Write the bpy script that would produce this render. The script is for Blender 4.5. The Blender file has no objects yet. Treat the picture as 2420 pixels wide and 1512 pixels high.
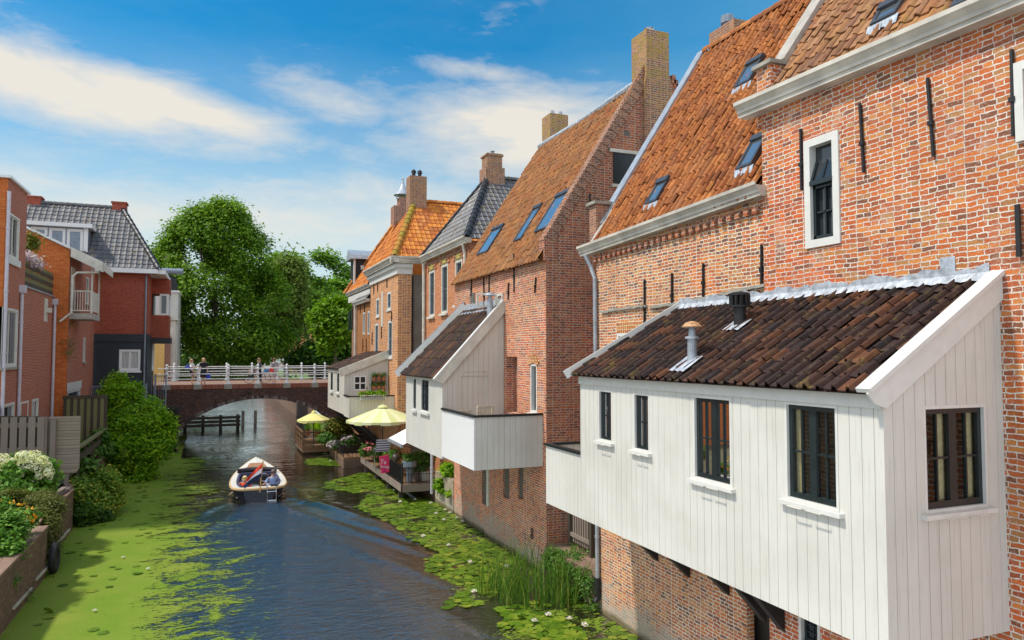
import bpy, math, random
import numpy as np
from mathutils import Vector, noise as mnoise
R = random.Random(7)
NR = np.random.default_rng(11)
C = bpy.context.scene.collection
sin, cos, pi = math.sin, math.cos, math.pi

# ---------------------------------------------------------------- measuring
# X grows towards the houses on the right bank (their front is X = 0), Y runs
# along the canal, Z is height above the water.
F = 1717.0; CX = 1209.5; CY = 756.0; PIT = math.atan((835.0 - CY) / F)
CAM = (-8.5525, -13.2489, 6.1)
FW = (0.3786, 0.9256); RT = (0.9256, -0.3786)
def ray(px, py):
    a = (px - CX) / F; b = -(py - CY) / F
    y = cos(PIT) - b * sin(PIT); z = sin(PIT) + b * cos(PIT)
    return (a * RT[0] + y * FW[0], a * RT[1] + y * FW[1], z)
def PX(px, py, c):
    r = ray(px, py); t = (c - CAM[0]) / r[0]
    return CAM[1] + t * r[1], CAM[2] + t * r[2]
def PY(px, py, c):
    r = ray(px, py); t = (c - CAM[1]) / r[1]
    return CAM[0] + t * r[0], CAM[2] + t * r[2]
def PZ(px, py, c):
    r = ray(px, py); t = (c - CAM[2]) / r[2]
    return CAM[0] + t * r[0], CAM[1] + t * r[1]
def PD(px, py, d):
    r = ray(px, py); t = d / (r[0] * FW[0] + r[1] * FW[1])
    return tuple(CAM[i] + t * r[i] for i in range(3))
def rx(px0, py0, px1, py1, X):
    a = PX(px0, py0, X); b = PX(px1, py1, X); c = PX(px0, py1, X); d = PX(px1, py0, X)
    y0 = (a[0] + c[0]) / 2; y1 = (b[0] + d[0]) / 2
    return min(y0, y1), max(y0, y1), min((c[1] + b[1]) / 2, (a[1] + d[1]) / 2), max((c[1] + b[1]) / 2, (a[1] + d[1]) / 2)
def ry(px0, py0, px1, py1, Y):
    a = PY(px0, py0, Y); b = PY(px1, py1, Y)
    return min(a[0], b[0]), max(a[0], b[0]), min(a[1], b[1]), max(a[1], b[1])

# ---------------------------------------------------------------- things
OFF = {}
def tag(o, label, cat, group=None, kind=None):
    if label: o['label'] = label
    if cat: o['category'] = cat
    if group: o['group'] = group
    if kind: o['kind'] = kind
    return o
def thing(name, label, cat, loc=(0, 0, 0), group=None):
    o = bpy.data.objects.new(name, None); C.objects.link(o)
    o.empty_display_size = 0.2
    o.location = loc; OFF[o.name] = tuple(loc)
    return tag(o, label, cat, group)
def copy_tree(o, parent=None):
    c = o.copy(); C.objects.link(c)
    if parent is not None: c.parent = parent
    OFF[c.name] = OFF.get(o.name, (0, 0, 0))
    for ch in [k for k in bpy.data.objects if k.parent == o]:
        copy_tree(ch, c)
    return c

class MB:
    def __init__(s): s.v = []; s.f = []; s.m = []; s.r = []
    def add(s, pts): 
        n = len(s.v); s.v.extend(tuple(p) for p in pts); return n
    def face(s, pts, mi=0, r=0.5):
        n = s.add(pts); s.f.append(tuple(range(n, n + len(pts)))); s.m.append(mi); s.r.append(r)
    def idx(s, ids, mi=0, r=0.5): s.f.append(tuple(ids)); s.m.append(mi); s.r.append(r)
    def box(s, x0, x1, y0, y1, z0, z1, mi=0, r=0.5):
        P = [(x0,y0,z0),(x1,y0,z0),(x1,y1,z0),(x0,y1,z0),(x0,y0,z1),(x1,y0,z1),(x1,y1,z1),(x0,y1,z1)]
        s.hexa(P, mi, r)
    def hexa(s, P, mi=0, r=0.5):
        n = s.add(P)
        for q in ((0,3,2,1),(4,5,6,7),(0,1,5,4),(1,2,6,5),(2,3,7,6),(3,0,4,7)):
            s.idx([n + i for i in q], mi, r)
    def bar(s, a, b, w, h, up=(0, 0, 1), mi=0, r=0.5):
        a = Vector(a); b = Vector(b); d = (b - a).normalized(); u = Vector(up)
        sd = d.cross(u)
        if sd.length < 1e-4: sd = d.cross(Vector((1, 0, 0)))
        sd.normalize(); u = sd.cross(d).normalized()
        P = []
        for p in (a, b):
            for (i, j) in ((-1,-1),(1,-1),(1,1),(-1,1)): P.append(p + sd * (i * w / 2) + u * (j * h / 2))
        n = s.add(P)
        for q in ((0,1,2,3),(7,6,5,4),(0,4,5,1),(1,5,6,2),(2,6,7,3),(3,7,4,0)): s.idx([n + i for i in q], mi, r)
    def tube(s, pts, rad, seg=8, mi=0, cap=True, r=0.5):
        pts = [Vector(p) for p in pts]; k = len(pts)
        rr = rad if isinstance(rad, (list, tuple)) else [rad] * k
        base = len(s.v); ref = None
        for i, p in enumerate(pts):
            d = (pts[min(i + 1, k - 1)] - pts[max(i - 1, 0)]).normalized()
            if ref is None:
                ref = Vector((0, 0, 1)) if abs(d.z) < .9 else Vector((1, 0, 0))
            a = d.cross(ref).normalized(); b = a.cross(d).normalized(); ref = b
            for j in range(seg):
                t = 2 * pi * j / seg
                s.v.append(tuple(p + (a * cos(t) + b * sin(t)) * rr[i]))
        for i in range(k - 1):
            for j in range(seg):
                j2 = (j + 1) % seg
                s.idx((base+i*seg+j, base+i*seg+j2, base+(i+1)*seg+j2, base+(i+1)*seg+j), mi, r)
        if cap:
            s.idx([base + j for j in range(seg)], mi, r); s.idx([base + (k-1)*seg + j for j in reversed(range(seg))], mi, r)
    def lathe(s, c, prof, seg=12, mi=0, r=0.5):
        base = len(s.v)
        for (rad, z) in prof:
            for j in range(seg):
                t = 2 * pi * j / seg
                s.v.append((c[0] + rad * cos(t), c[1] + rad * sin(t), c[2] + z))
        for i in range(len(prof) - 1):
            for j in range(seg):
                j2 = (j + 1) % seg
                s.idx((base+i*seg+j, base+i*seg+j2, base+(i+1)*seg+j2, base+(i+1)*seg+j), mi, r)
        s.idx([base + j for j in range(seg)], mi, r); s.idx([base + (len(prof)-1)*seg + j for j in range(seg)], mi, r)
    def blob(s, c, rad, seg=10, rings=7, mi=0, jit=0.0, r=0.5):
        rad = rad if isinstance(rad, (list, tuple)) else (rad,) * 3
        prof = []
        base = len(s.v)
        for i in range(rings + 1):
            ph = pi * i / rings
            for j in range(seg):
                t = 2 * pi * j / seg; k = 1 + R.uniform(-jit, jit)
                s.v.append((c[0] + rad[0]*sin(ph)*cos(t)*k, c[1] + rad[1]*sin(ph)*sin(t)*k, c[2] - rad[2]*cos(ph)*k))
        for i in range(rings):
            for j in range(seg):
                j2 = (j + 1) % seg
                s.idx((base+i*seg+j, base+i*seg+j2, base+(i+1)*seg+j2, base+(i+1)*seg+j), mi, r)
    def prism(s, poly, axis, a, b, mi=0):
        """poly: 2-D points; axis 'X': (y,z) extruded x=a..b ; 'Y': (x,z) ; 'Z': (x,y)"""
        def P(p, t):
            return (t, p[0], p[1]) if axis == 'X' else (p[0], t, p[1]) if axis == 'Y' else (p[0], p[1], t)
        n = len(poly)
        s.face([P(p, a) for p in poly], mi); s.face([P(p, b) for p in reversed(poly)], mi)
        for i in range(n):
            q, w = poly[i], poly[(i + 1) % n]
            s.face([P(q, a), P(q, b), P(w, b), P(w, a)], mi)
    def build(s, name, mats, parent=None, smooth=False, label=None):
        mats = mats if isinstance(mats, (list, tuple)) else [mats]
        off = OFF.get(parent.name, (0, 0, 0)) if parent is not None else (0, 0, 0)
        V = np.array(s.v, dtype=np.float64).reshape(-1, 3)
        me = bpy.data.meshes.new(name)
        me.from_pydata((V - np.array(off)).tolist(), [], s.f)
        for m in mats: me.materials.append(m)
        if len(mats) > 1: me.polygons.foreach_set('material_index', s.m)
        at = me.attributes.new('rnd', 'FLOAT', 'FACE'); at.data.foreach_set('value', np.array(s.r, dtype=np.float32))
        # metric box projection, computed in world metres
        nf = len(me.polygons); nl = len(me.loops)
        nrm = np.zeros(nf * 3); me.polygons.foreach_get('normal', nrm); nrm = nrm.reshape(-1, 3)
        tot = np.zeros(nf, dtype=np.int64); me.polygons.foreach_get('loop_total', tot)
        lv = np.zeros(nl, dtype=np.int64); me.loops.foreach_get('vertex_index', lv)
        ln = np.repeat(nrm, tot, axis=0); P = V[lv]
        t = np.stack([-ln[:, 1], ln[:, 0], np.zeros(nl)], 1); L = np.linalg.norm(t, axis=1)
        flat = L < 0.12
        t[flat] = (1, 0, 0); L[flat] = 1; t /= L[:, None]
        b = np.cross(ln, t); b[flat] = (0, 1, 0)
        uv = me.uv_layers.new(name='UVMap')
        uv.data.foreach_set('uv', np.stack([(P * t).sum(1), (P * b).sum(1)], 1).astype(np.float32).ravel())
        if smooth: me.polygons.foreach_set('use_smooth', [True] * nf)
        me.update()
        o = bpy.data.objects.new(name, me); C.objects.link(o)
        if parent is not None: o.parent = parent; OFF[o.name] = off
        if label: o['label'] = label
        return o

# ---------------------------------------------------------------- materials
def newmat(name):
    m = bpy.data.materials.new(name); m.use_nodes = True
    nt = m.node_tree; nt.nodes.clear()
    out = nt.nodes.new('ShaderNodeOutputMaterial'); bs = nt.nodes.new('ShaderNodeBsdfPrincipled')
    nt.links.new(bs.outputs[0], out.inputs[0])
    return m, nt, bs, out
class G:
    """tiny node-graph writer"""
    def __init__(s, nt): s.nt = nt
    def n(s, t, **k):
        nd = s.nt.nodes.new('ShaderNode' + t)
        for a, b in k.items(): setattr(nd, a, b)
        return nd
    def set(s, inp, v):
        if hasattr(v, 'links') or isinstance(v, bpy.types.NodeSocket): s.nt.links.new(v, inp)
        elif v is not None: inp.default_value = v
    def math(s, op, a, b=None, c=None, clamp=False):
        nd = s.n('Math', operation=op, use_clamp=clamp)
        for i, v in enumerate((a, b, c)): s.set(nd.inputs[i], v)
        return nd.outputs[0]
    def vmath(s, op, a, b=None):
        nd = s.n('VectorMath', operation=op); s.set(nd.inputs[0], a); s.set(nd.inputs[1], b)
        return nd.outputs['Vector'] if op not in ('DOT_PRODUCT', 'LENGTH') else nd.outputs['Value']
    def noise(s, vec, scale, detail=3, rough=.55, dist=0.0):
        nd = s.n('TexNoise'); s.set(nd.inputs['Vector'], vec)
        nd.inputs['Scale'].default_value = scale; nd.inputs['Detail'].default_value = detail
        nd.inputs['Roughness'].default_value = rough; nd.inputs['Distortion'].default_value = dist
        return nd.outputs['Fac'], nd.outputs['Color']
    def ramp(s, f, stops, interp='LINEAR'):
        nd = s.n('ValToRGB'); cr = nd.color_ramp; cr.interpolation = interp
        while len(cr.elements) < len(stops): cr.elements.new(0.5)
        for e, (p, c) in zip(cr.elements, stops):
            e.position = p; e.color = (c, c, c, 1) if isinstance(c, (int, float)) else (*c, 1)
        s.set(nd.inputs[0], f); return nd.outputs[0]
    def mix(s, f, a, b, blend='MIX'):
        nd = s.n('Mix', data_type='RGBA', blend_type=blend); s.set(nd.inputs[0], f)
        s.set(nd.inputs[6], a if not isinstance(a, tuple) else (*a, 1)); s.set(nd.inputs[7], b if not isinstance(b, tuple) else (*b, 1))
        return nd.outputs[2]
    def uv(s, sc=None):
        o = s.n('UVMap', uv_map='UVMap').outputs[0]
        if sc: o = s.vmath('MULTIPLY', o, sc)
        return o
    def pos(s): return s.n('NewGeometry').outputs['Position']
    def attr(s, name='rnd'): return s.n('Attribute', attribute_name=name).outputs['Fac']
    def bump(s, h, dist, strength=1.0, nrm=None):
        nd = s.n('Bump'); nd.inputs['Distance'].default_value = dist; nd.inputs['Strength'].default_value = strength
        s.set(nd.inputs['Height'], h)
        if nrm is not None: s.set(nd.inputs['Normal'], nrm)
        return nd.outputs[0]

def plain(name, col, rough=.6, var=.15, scale=6., metal=0., spec=.5, bump=0.):
    m, nt, bs, out = newmat(name); g = G(nt)
    f, _ = g.noise(g.pos(), scale, 4)
    dark = tuple(c * (1 - var) for c in col); lite = tuple(min(1, c * (1 + var)) for c in col)
    nt.links.new(g.ramp(f, [(.3, dark), (.7, lite)]), bs.inputs['Base Color'])
    bs.inputs['Roughness'].default_value = rough; bs.inputs['Metallic'].default_value = metal
    bs.inputs['Specular IOR Level'].default_value = spec
    if bump: nt.links.new(g.bump(f, bump), bs.inputs['Normal'])
    return m

def brick(name, pal, mortar, bw=.25, bh=.073, mort=.011, wash=.0, wob=.012, dirt=.25, stain=None, white_low=False, rough=.85, squash=.62, lichen=0., patch=0.):
    m, nt, bs, out = newmat(name); g = G(nt)
    uv = g.uv()
    _, nc = g.noise(uv, 2.2, 2)
    d1 = g.vmath('MULTIPLY', g.vmath('SUBTRACT', nc, (.5, .5, .5)), (.06, .055, 0))
    _, nc2 = g.noise(uv, 16., 3)
    d2 = g.vmath('MULTIPLY', g.vmath('SUBTRACT', nc2, (.5, .5, .5)), (wob * 2, wob * 1.6, 0))
    vec = g.vmath('ADD', g.vmath('ADD', uv, d1), d2)
    bt = g.n('TexBrick', offset=.5, offset_frequency=2, squash=squash, squash_frequency=2)
    g.set(bt.inputs['Vector'], vec)
    bt.inputs['Color1'].default_value = (0, 0, 0, 1); bt.inputs['Color2'].default_value = (1, 1, 1, 1); bt.inputs['Mortar'].default_value = (.5, .5, .5, 1)
    bt.inputs['Scale'].default_value = 1; bt.inputs['Mortar Size'].default_value = mort; bt.inputs['Mortar Smooth'].default_value = .25
    bt.inputs['Brick Width'].default_value = bw; bt.inputs['Row Height'].default_value = bh; bt.inputs['Bias'].default_value = 0
    k = len(pal)
    col = g.ramp(bt.outputs['Color'], [((i + .0) / k, c) for i, c in enumerate(pal)], 'CONSTANT')
    fine, _ = g.noise(uv, 55., 4, .7)
    col = g.mix(.55, col, g.ramp(fine, [(.3, .35), (.7, .9)]), 'OVERLAY')
    big, _ = g.noise(uv, .55, 4, .6)
    col = g.mix(g.math('MULTIPLY', g.ramp(big, [(.42, 0.), (.75, 1.)]), dirt), col, (.13, .085, .05))
    if patch:
        p1, _ = g.noise(uv, .42, 5, .65, .8); p2, _ = g.noise(uv, 1.9, 4, .7)
        col = g.mix(g.math('MULTIPLY', g.ramp(p1, [(.48, 0.), (.60, 1.)]), patch), col, g.mix(1., col, (1.25, .92, .80), 'MULTIPLY'))
        col = g.mix(g.math('MULTIPLY', g.ramp(p2, [(.56, 0.), (.68, 1.)]), patch), col, g.mix(1., col, (.55, .52, .52), 'MULTIPLY'))
        mortar = g.mix(g.math('MULTIPLY', g.ramp(p1, [(.35, 1.), (.5, 0.)]), patch), mortar, tuple(c * .62 for c in mortar))
    mc = g.mix(.35, mortar, g.ramp(fine, [(.25, .25), (.75, .95)]), 'OVERLAY')
    fac = bt.outputs['Fac']
    if wash:
        k1, _ = g.noise(uv, 7., 5, .75); k2, _ = g.noise(uv, .8, 4, .7)
        fac = g.math('MULTIPLY', fac, g.math('ADD', g.ramp(k1, [(.34, .25), (.52, .8)]), g.ramp(k2, [(.4, .0), (.6, .25)])), clamp=True)
    if wash:
        w1, _ = g.noise(uv, 34., 5, .75); w2, _ = g.noise(uv, .9, 3)
        wf = g.math('MULTIPLY', g.ramp(w1, [(.58, 0.), (.66, 1.)]), g.ramp(w2, [(.3, .25), (.6, 1.)]))
        fac = g.math('MAXIMUM', fac, g.math('MULTIPLY', wf, wash))
    col = g.mix(fac, col, mc)
    if stain:
        s1, _ = g.noise(uv, 1.3, 7, .76)
        col = g.mix(g.math('MULTIPLY', g.ramp(s1, [(.54, 0.), (.68, 1.)]), stain[0]), col, stain[1])
    if lichen:
        z = g.n('SeparateXYZ'); g.set(z.inputs[0], g.pos())
        s1, _ = g.noise(uv, 3., 6, .8)
        col = g.mix(g.math('MULTIPLY', g.math('MULTIPLY', g.ramp(s1, [(.44, 0.), (.56, 1.)]), g.math('ADD', .12, g.math('DIVIDE', g.math('SUBTRACT', z.outputs[2], 13.2), 2.4), clamp=True)), lichen), col, (.33, .235, .035))
    if white_low:
        z = g.n('SeparateXYZ'); g.set(z.inputs[0], g.pos())
        s2, _ = g.noise(g.vmath('MULTIPLY', uv, (1., 2., 1.)), 1.1, 6, .7)
        lim = g.math('SUBTRACT', g.math('MULTIPLY', s2, 2.9), .75)
        low = g.math('MULTIPLY', g.math('SUBTRACT', lim, z.outputs[2]), 3., clamp=True)
        col = g.mix(g.math('MULTIPLY', low, .72), col, g.ramp(fine, [(.3, (.30, .26, .20)), (.7, (.52, .47, .40))]))
        edge = g.math('MULTIPLY', g.math('SUBTRACT', g.math('MULTIPLY', s2, .35), z.outputs[2]), 9., clamp=True)
        col = g.mix(g.math('MULTIPLY', edge, .85), col, (.12, .10, .035))
    nt.links.new(col, bs.inputs['Base Color']); bs.inputs['Roughness'].default_value = rough
    bs.inputs['Specular IOR Level'].default_value = .25
    h = g.math('ADD', g.math('MULTIPLY', g.math('SUBTRACT', 1., bt.outputs['Fac']), 1.), g.math('MULTIPLY', fine, .8))
    nt.links.new(g.bump(h, .012, .8), bs.inputs['Normal'])
    return m

def planks(name, col, pw=.17, line=.035, streak=.25, rough=.45, gapcol=.25, horiz=False, var=.06, dirtcol=(.30, .28, .22)):
    m, nt, bs, out = newmat(name); g = G(nt)
    sp = g.n('SeparateXYZ'); g.set(sp.inputs[0], g.uv())
    a = sp.outputs[1] if horiz else sp.outputs[0]; b = sp.outputs[0] if horiz else sp.outputs[1]
    q = g.math('DIVIDE', a, pw); fr = g.math('FRACT', q); fl = g.math('FLOOR', q)
    d = g.math('ABSOLUTE', g.math('SUBTRACT', fr, .5))
    wn = g.n('TexWhiteNoise', noise_dimensions='1D'); g.set(wn.inputs['W'], fl)
    gw = g.math('MULTIPLY', g.math('ADD', .35, wn.outputs[0]), line)
    gap = g.math('GREATER_THAN', d, g.math('SUBTRACT', .5, gw))
    cb = g.n('CombineXYZ'); g.set(cb.inputs[0], g.math('MULTIPLY', a, 30.)); g.set(cb.inputs[1], g.math('MULTIPLY', b, 1.3)); g.set(cb.inputs[2], fl)
    s, _ = g.noise(cb.outputs[0], 1., 5, .65)
    f2, _ = g.noise(g.pos(), .9, 4); f3, _ = g.noise(g.pos(), 70., 2)
    base = g.mix(g.math('MULTIPLY', wn.outputs[0], var * 2), col, tuple(c * .82 for c in col))
    base = g.mix(g.math('MULTIPLY', g.ramp(s, [(.52, 0.), (.8, 1.)]), streak), base, dirtcol)
    base = g.mix(g.math('MULTIPLY', g.ramp(f2, [(.45, 0.), (.75, 1.)]), streak * .6), base, dirtcol)
    base = g.mix(g.math('MULTIPLY', g.ramp(f3, [(.70, 0.), (.73, 1.)]), streak * .9), base, tuple(c * .7 for c in dirtcol))
    base = g.mix(gap, base, tuple(c * gapcol for c in col))
    nt.links.new(base, bs.inputs['Base Color']); bs.inputs['Roughness'].default_value = rough
    bs.inputs['Specular IOR Level'].default_value = .3
    h = g.math('SUBTRACT', g.math('MULTIPLY', s, .15), gap)
    nt.links.new(g.bump(h, .006, .7), bs.inputs['Normal'])
    return m

def tilemat(name, cols, moss=.2, mosscol=(.20, .15, .02), rough=.7, spec=.3, grain=.5, white=0.):
    m, nt, bs, out = newmat(name); g = G(nt)
    k = len(cols)
    c = g.ramp(g.attr(), [((i + .5) / k, q) for i, q in enumerate(cols)])
    p = g.pos()
    f, _ = g.noise(p, 9., 5, .7)
    c = g.mix(grain, c, g.ramp(f, [(.25, .2), (.75, .85)]), 'OVERLAY')
    f2, _ = g.noise(p, 4.5, 6, .75); f3, _ = g.noise(p, .5, 3)
    mf = g.math('MULTIPLY', g.ramp(f2, [(.54, 0.), (.64, 1.)]), g.ramp(f3, [(.35, .15), (.65, 1.)]))
    c = g.mix(g.math('MULTIPLY', mf, moss), c, mosscol)
    if white:
        f4, _ = g.noise(p, 22., 4, .8)
        c = g.mix(g.math('MULTIPLY', g.ramp(f4, [(.66, 0.), (.7, 1.)]), white), c, (.45, .43, .38))
    nt.links.new(c, bs.inputs['Base Color'])
    nt.links.new(g.ramp(f2, [(.3, rough - .12), (.7, min(1, rough + .2))]), bs.inputs['Roughness'])
    bs.inputs['Specular IOR Level'].default_value = spec
    nt.links.new(g.bump(f, .006, .6), bs.inputs['Normal'])
    return m

def leafmat(name, cols, trans=.35, rough=.5):
    m, nt, bs, out = newmat(name); g = G(nt)
    k = len(cols)
    c = g.ramp(g.attr(), [(i / (k - 1), q) for i, q in enumerate(cols)])
    nt.links.new(c, bs.inputs['Base Color']); bs.inputs['Roughness'].default_value = rough
    bs.inputs['Specular IOR Level'].default_value = .2
    tr = g.n('BsdfTranslucent'); nt.links.new(g.mix(1., c, (1.0, 1.0, .5), 'MULTIPLY'), tr.inputs[0])
    mx = g.n('MixShader'); mx.inputs[0].default_value = trans
    nt.links.new(bs.outputs[0], mx.inputs[1]); nt.links.new(tr.outputs[0], mx.inputs[2]); nt.links.new(mx.outputs[0], out.inputs[0])
    return m

def glassmat(name, tint=(.02, .025, .03), clear=0., rough=.03, metal=0.):
    m, nt, bs, out = newmat(name); g = G(nt)
    bs.inputs['Base Color'].default_value = (*tint, 1); bs.inputs['Roughness'].default_value = rough
    bs.inputs['Specular IOR Level'].default_value = .8; bs.inputs['Metallic'].default_value = metal
    f, _ = g.noise(g.pos(), 1.6, 2)
    nt.links.new(g.bump(f, .004, .5), bs.inputs['Normal'])
    if clear:
        tr = g.n('BsdfTransparent'); tr.inputs[0].default_value = (.85, .88, .86, 1)
        gl = g.n('BsdfGlossy'); gl.inputs['Roughness'].default_value = .02
        fr = g.n('Fresnel'); fr.inputs['IOR'].default_value = 1.28
        mx = g.n('MixShader'); nt.links.new(fr.outputs[0], mx.inputs[0]); nt.links.new(tr.outputs[0], mx.inputs[1]); nt.links.new(gl.outputs[0], mx.inputs[2])
        nt.links.new(mx.outputs[0], out.inputs[0])
    return m

OLD = [(.20, .075, .04), (.42, .105, .032), (.52, .14, .036), (.46, .115, .034), (.55, .20, .05), (.37, .095, .036), (.53, .16, .04), (.40, .18, .065), (.31, .09, .04), (.49, .125, .034)]
M = {}
M['brick_old'] = brick('old_orange_brick', OLD, (.76, .71, .61), .205, .068, .0085, wash=1., wob=.022, patch=.65, stain=(.5, (.56, .43, .33)), white_low=True)
M['brick_old2'] = brick('old_mixed_brick', [(.52, .22, .06), (.42, .13, .04), (.17, .08, .055), (.54, .19, .05), (.38, .12, .05), (.44, .22, .09), (.48, .15, .045), (.30, .11, .05)], (.74, .67, .53), .19, .066, .0105, wash=.7, wob=.02, patch=.55, stain=(.3, (.55, .45, .34)), white_low=True)
M['brick_gable'] = brick('weathered_red_brick', [(.36, .095, .038), (.28, .075, .036), (.42, .12, .042), (.20, .07, .04), (.36, .14, .06), (.33, .085, .034)], (.50, .43, .35), .21, .07, .009, wash=.7, dirt=.4, wob=.018, patch=.5)
M['brick_chimney'] = brick('mossy_chimney_brick', [(.30, .11, .05), (.24, .09, .05), (.36, .15, .06), (.20, .08, .05)], (.42, .36, .27), .2, .066, .010, lichen=.7, dirt=.2)
M['brick_chimney2'] = brick('chimney_brick', [(.30, .11, .06), (.24, .10, .06), (.36, .15, .08), (.20, .085, .055)], (.40, .35, .28), .2, .066, .008, lichen=.25)
M['brick_neat'] = brick('neat_orange_brick', [(.50, .165, .05), (.44, .135, .042), (.54, .19, .06), (.40, .115, .04)], (.52, .42, .32), .2, .066, .007, wob=.003, dirt=.15)
M['brick_pale'] = brick('pale_pointed_brick', [(.54, .20, .055), (.46, .145, .042), (.58, .235, .07), (.32, .10, .045), (.50, .175, .05)], (.74, .60, .40), .22, .082, .0105, wob=.005, dirt=.1)
M['brick_brown'] = brick('brown_brick', [(.26, .10, .06), (.20, .075, .05), (.30, .12, .07)], (.40, .30, .24), .2, .075, .01, wob=.004)
M['brick_ochre'] = brick('ochre_brick', [(.38, .16, .05), (.33, .13, .045), (.30, .11, .04)], (.34, .20, .10), .2, .07, .008, wob=.008, wash=.3)
M['brick_red'] = brick('new_red_brick', [(.36, .085, .038), (.31, .068, .033), (.41, .10, .045), (.33, .076, .037)], (.52, .38, .30), .21, .0625, .007, wob=.002, dirt=.25)
M['brick_orange_lit'] = brick('sunlit_orange_brick', [(.60, .15, .035), (.54, .13, .03), (.64, .18, .045)], (.28, .10, .05), .21, .0625, .006, wob=.002, dirt=.1)  # orange brick, colour brightened so the shaded end walls look sunlit
M['brick_dkred'] = brick('dark_red_brick', [(.31, .062, .033), (.265, .05, .029), (.345, .075, .039)], (.27, .14, .10), .21, .0625, .006, wob=.002, dirt=.2)
M['brick_bridge'] = brick('dark_bridge_brick', [(.09, .04, .03), (.06, .032, .028), (.13, .06, .04), (.04, .028, .026)], (.10, .085, .075), .2, .06, .008, wob=.004, wash=.22, stain=(.8, (.022, .018, .018)))  # very dark brick with near-black blotches
M['brick_cap'] = brick('bridge_coping_brick', [(.26, .09, .055), (.22, .07, .045), (.30, .11, .07)], (.2, .12, .09), .07, .5, .006, wob=.002)
M['brick_quay'] = brick('quay_brick', [(.17, .10, .07), (.12, .075, .055), (.20, .12, .085), (.14, .085, .06)], (.15, .12, .09), .2, .065, .008, stain=(.6, (.07, .065, .035)))
M['white_plank'] = planks('white_painted_planks', (.645, .63, .575), .165, .018, .42, gapcol=.3)
M['white_plank_worn'] = planks('worn_white_planks', (.64, .62, .565), .19, .022, .5, gapcol=.35, dirtcol=(.33, .34, .31))
M['cream_plank'] = planks('cream_planks', (.63, .60, .53), .17, .02, .35, gapcol=.4)
M['white'] = plain('white_paint', (.655, .645, .60), .45, .05)
M['white_old'] = plain('old_white_paint', (.60, .57, .49), .55, .16, 3.)
M['trim_grey'] = plain('weathered_gutter_paint', (.52, .48, .41), .5, .25, 2.2)
M['white_clean'] = plain('bright_white_paint', (.74, .74, .73), .4, .03)
M['dark_paint'] = plain('dark_green_black_paint', (.012, .02, .022), .3, .2)
M['black'] = plain('black_iron', (.010, .010, .011), .5, .2)
M['black_wood'] = plain('tarred_wood', (.014, .013, .014), .55, .3)
M['zinc'] = plain('zinc', (.36, .39, .43), .45, .2, 5., metal=.35)
M['lead'] = plain('lead_flashing', (.42, .46, .52), .5, .3, 9., metal=.25, bump=.02)
M['lead_pale'] = plain('pale_lead_flashing', (.40, .43, .47), .5, .35, 9., metal=.15, bump=.02)
M['stone'] = plain('stone', (.30, .28, .24), .85, .25, 4., bump=.02)
M['concrete'] = plain('concrete', (.38, .35, .31), .85, .2, 5., bump=.01)
M['render_grey'] = plain('grey_render', (.21, .185, .155), .9, .15, 1.5)
M['render_dark'] = plain('dark_slot_render', (.12, .11, .095), .9, .2, 5.)
M['glass'] = glassmat('window_glass', (.025, .03, .035))
M['glass_sky'] = glassmat('skylight_glass', (.50, .55, .58), rough=.03, metal=.85)
M['glass_clear'] = glassmat('clear_window_glass', clear=1.)
M['navy'] = plain('navy_render', (.014, .021, .032), .6, .2, 1.2)
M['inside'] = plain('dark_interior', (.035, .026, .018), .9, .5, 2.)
M['curtain'] = plain('cream_curtain', (.72, .62, .38), .9, .15, 20.)
M['net'] = plain('net_curtain', (.62, .62, .60), .9, .1, 30.)
M['tile_dark'] = tilemat('dark_glazed_pantiles', [(.022, .015, .015), (.045, .022, .017), (.030, .018, .016), (.085, .034, .018), (.028, .018, .019), (.055, .025, .017), (.13, .05, .024), (.03, .018, .016)], .45, (.22, .17, .03), .62, .25, .5, white=.5)
M['tile_orange'] = tilemat('orange_pantiles', [(.33, .115, .038), (.41, .15, .045), (.26, .085, .032), (.45, .175, .055), (.36, .12, .04), (.22, .085, .04), (.39, .155, .06)], .35, (.19, .12, .025), .8, .2, .6)
M['tile_brown'] = tilemat('mossy_brown_pantiles', [(.30, .15, .075), (.34, .175, .09), (.24, .12, .065), (.36, .17, .07), (.20, .10, .06), (.30, .13, .06)], .95, (.25, .19, .035), .85, .2, .6, white=.1)
M['tile_rust'] = tilemat('rusty_pantiles', [(.34, .15, .06), (.26, .115, .05), (.38, .18, .075), (.20, .095, .05), (.42, .18, .06), (.30, .16, .085), (.34, .12, .045)], .6, (.20, .145, .05), .85, .2, .6, white=.1)
M['tile_bright'] = tilemat('bright_orange_pantiles', [(.55, .19, .03), (.46, .13, .025), (.62, .24, .045), (.40, .11, .025), (.34, .10, .03), (.52, .2, .05)], .55, (.15, .075, .02), .75, .25, .75)
M['tile_slate'] = tilemat('blue_grey_pantiles', [(.085, .085, .095), (.11, .11, .12), (.07, .07, .08), (.14, .135, .14)], .8, (.28, .19, .03), .5, .5, .5, white=.15)
M['tile_black'] = tilemat('black_glazed_tiles', [(.018, .019, .023), (.026, .028, .034), (.014, .015, .018)], .0, (.1, .1, .02), .45, .4, .3)
M['wood_grey'] = planks('weathered_boards', (.30, .24, .19), .105, .05, .5, .8, .25, horiz=True, var=.4, dirtcol=(.16, .13, .10))
M['wood_grey_v'] = planks('weathered_upright_boards', (.25, .20, .165), .5, .0, .6, .8, .25, var=.4, dirtcol=(.12, .10, .08))
M['wood_mossy'] = planks('mossy_rail_wood', (.20, .19, .09), .5, .0, .6, .85, .3, var=.3, dirtcol=(.12, .14, .03))
M['wood_dark'] = planks('dark_wet_wood', (.085, .07, .05), .5, .0, .5, .85, .3, var=.4, dirtcol=(.05, .045, .03))
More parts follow.
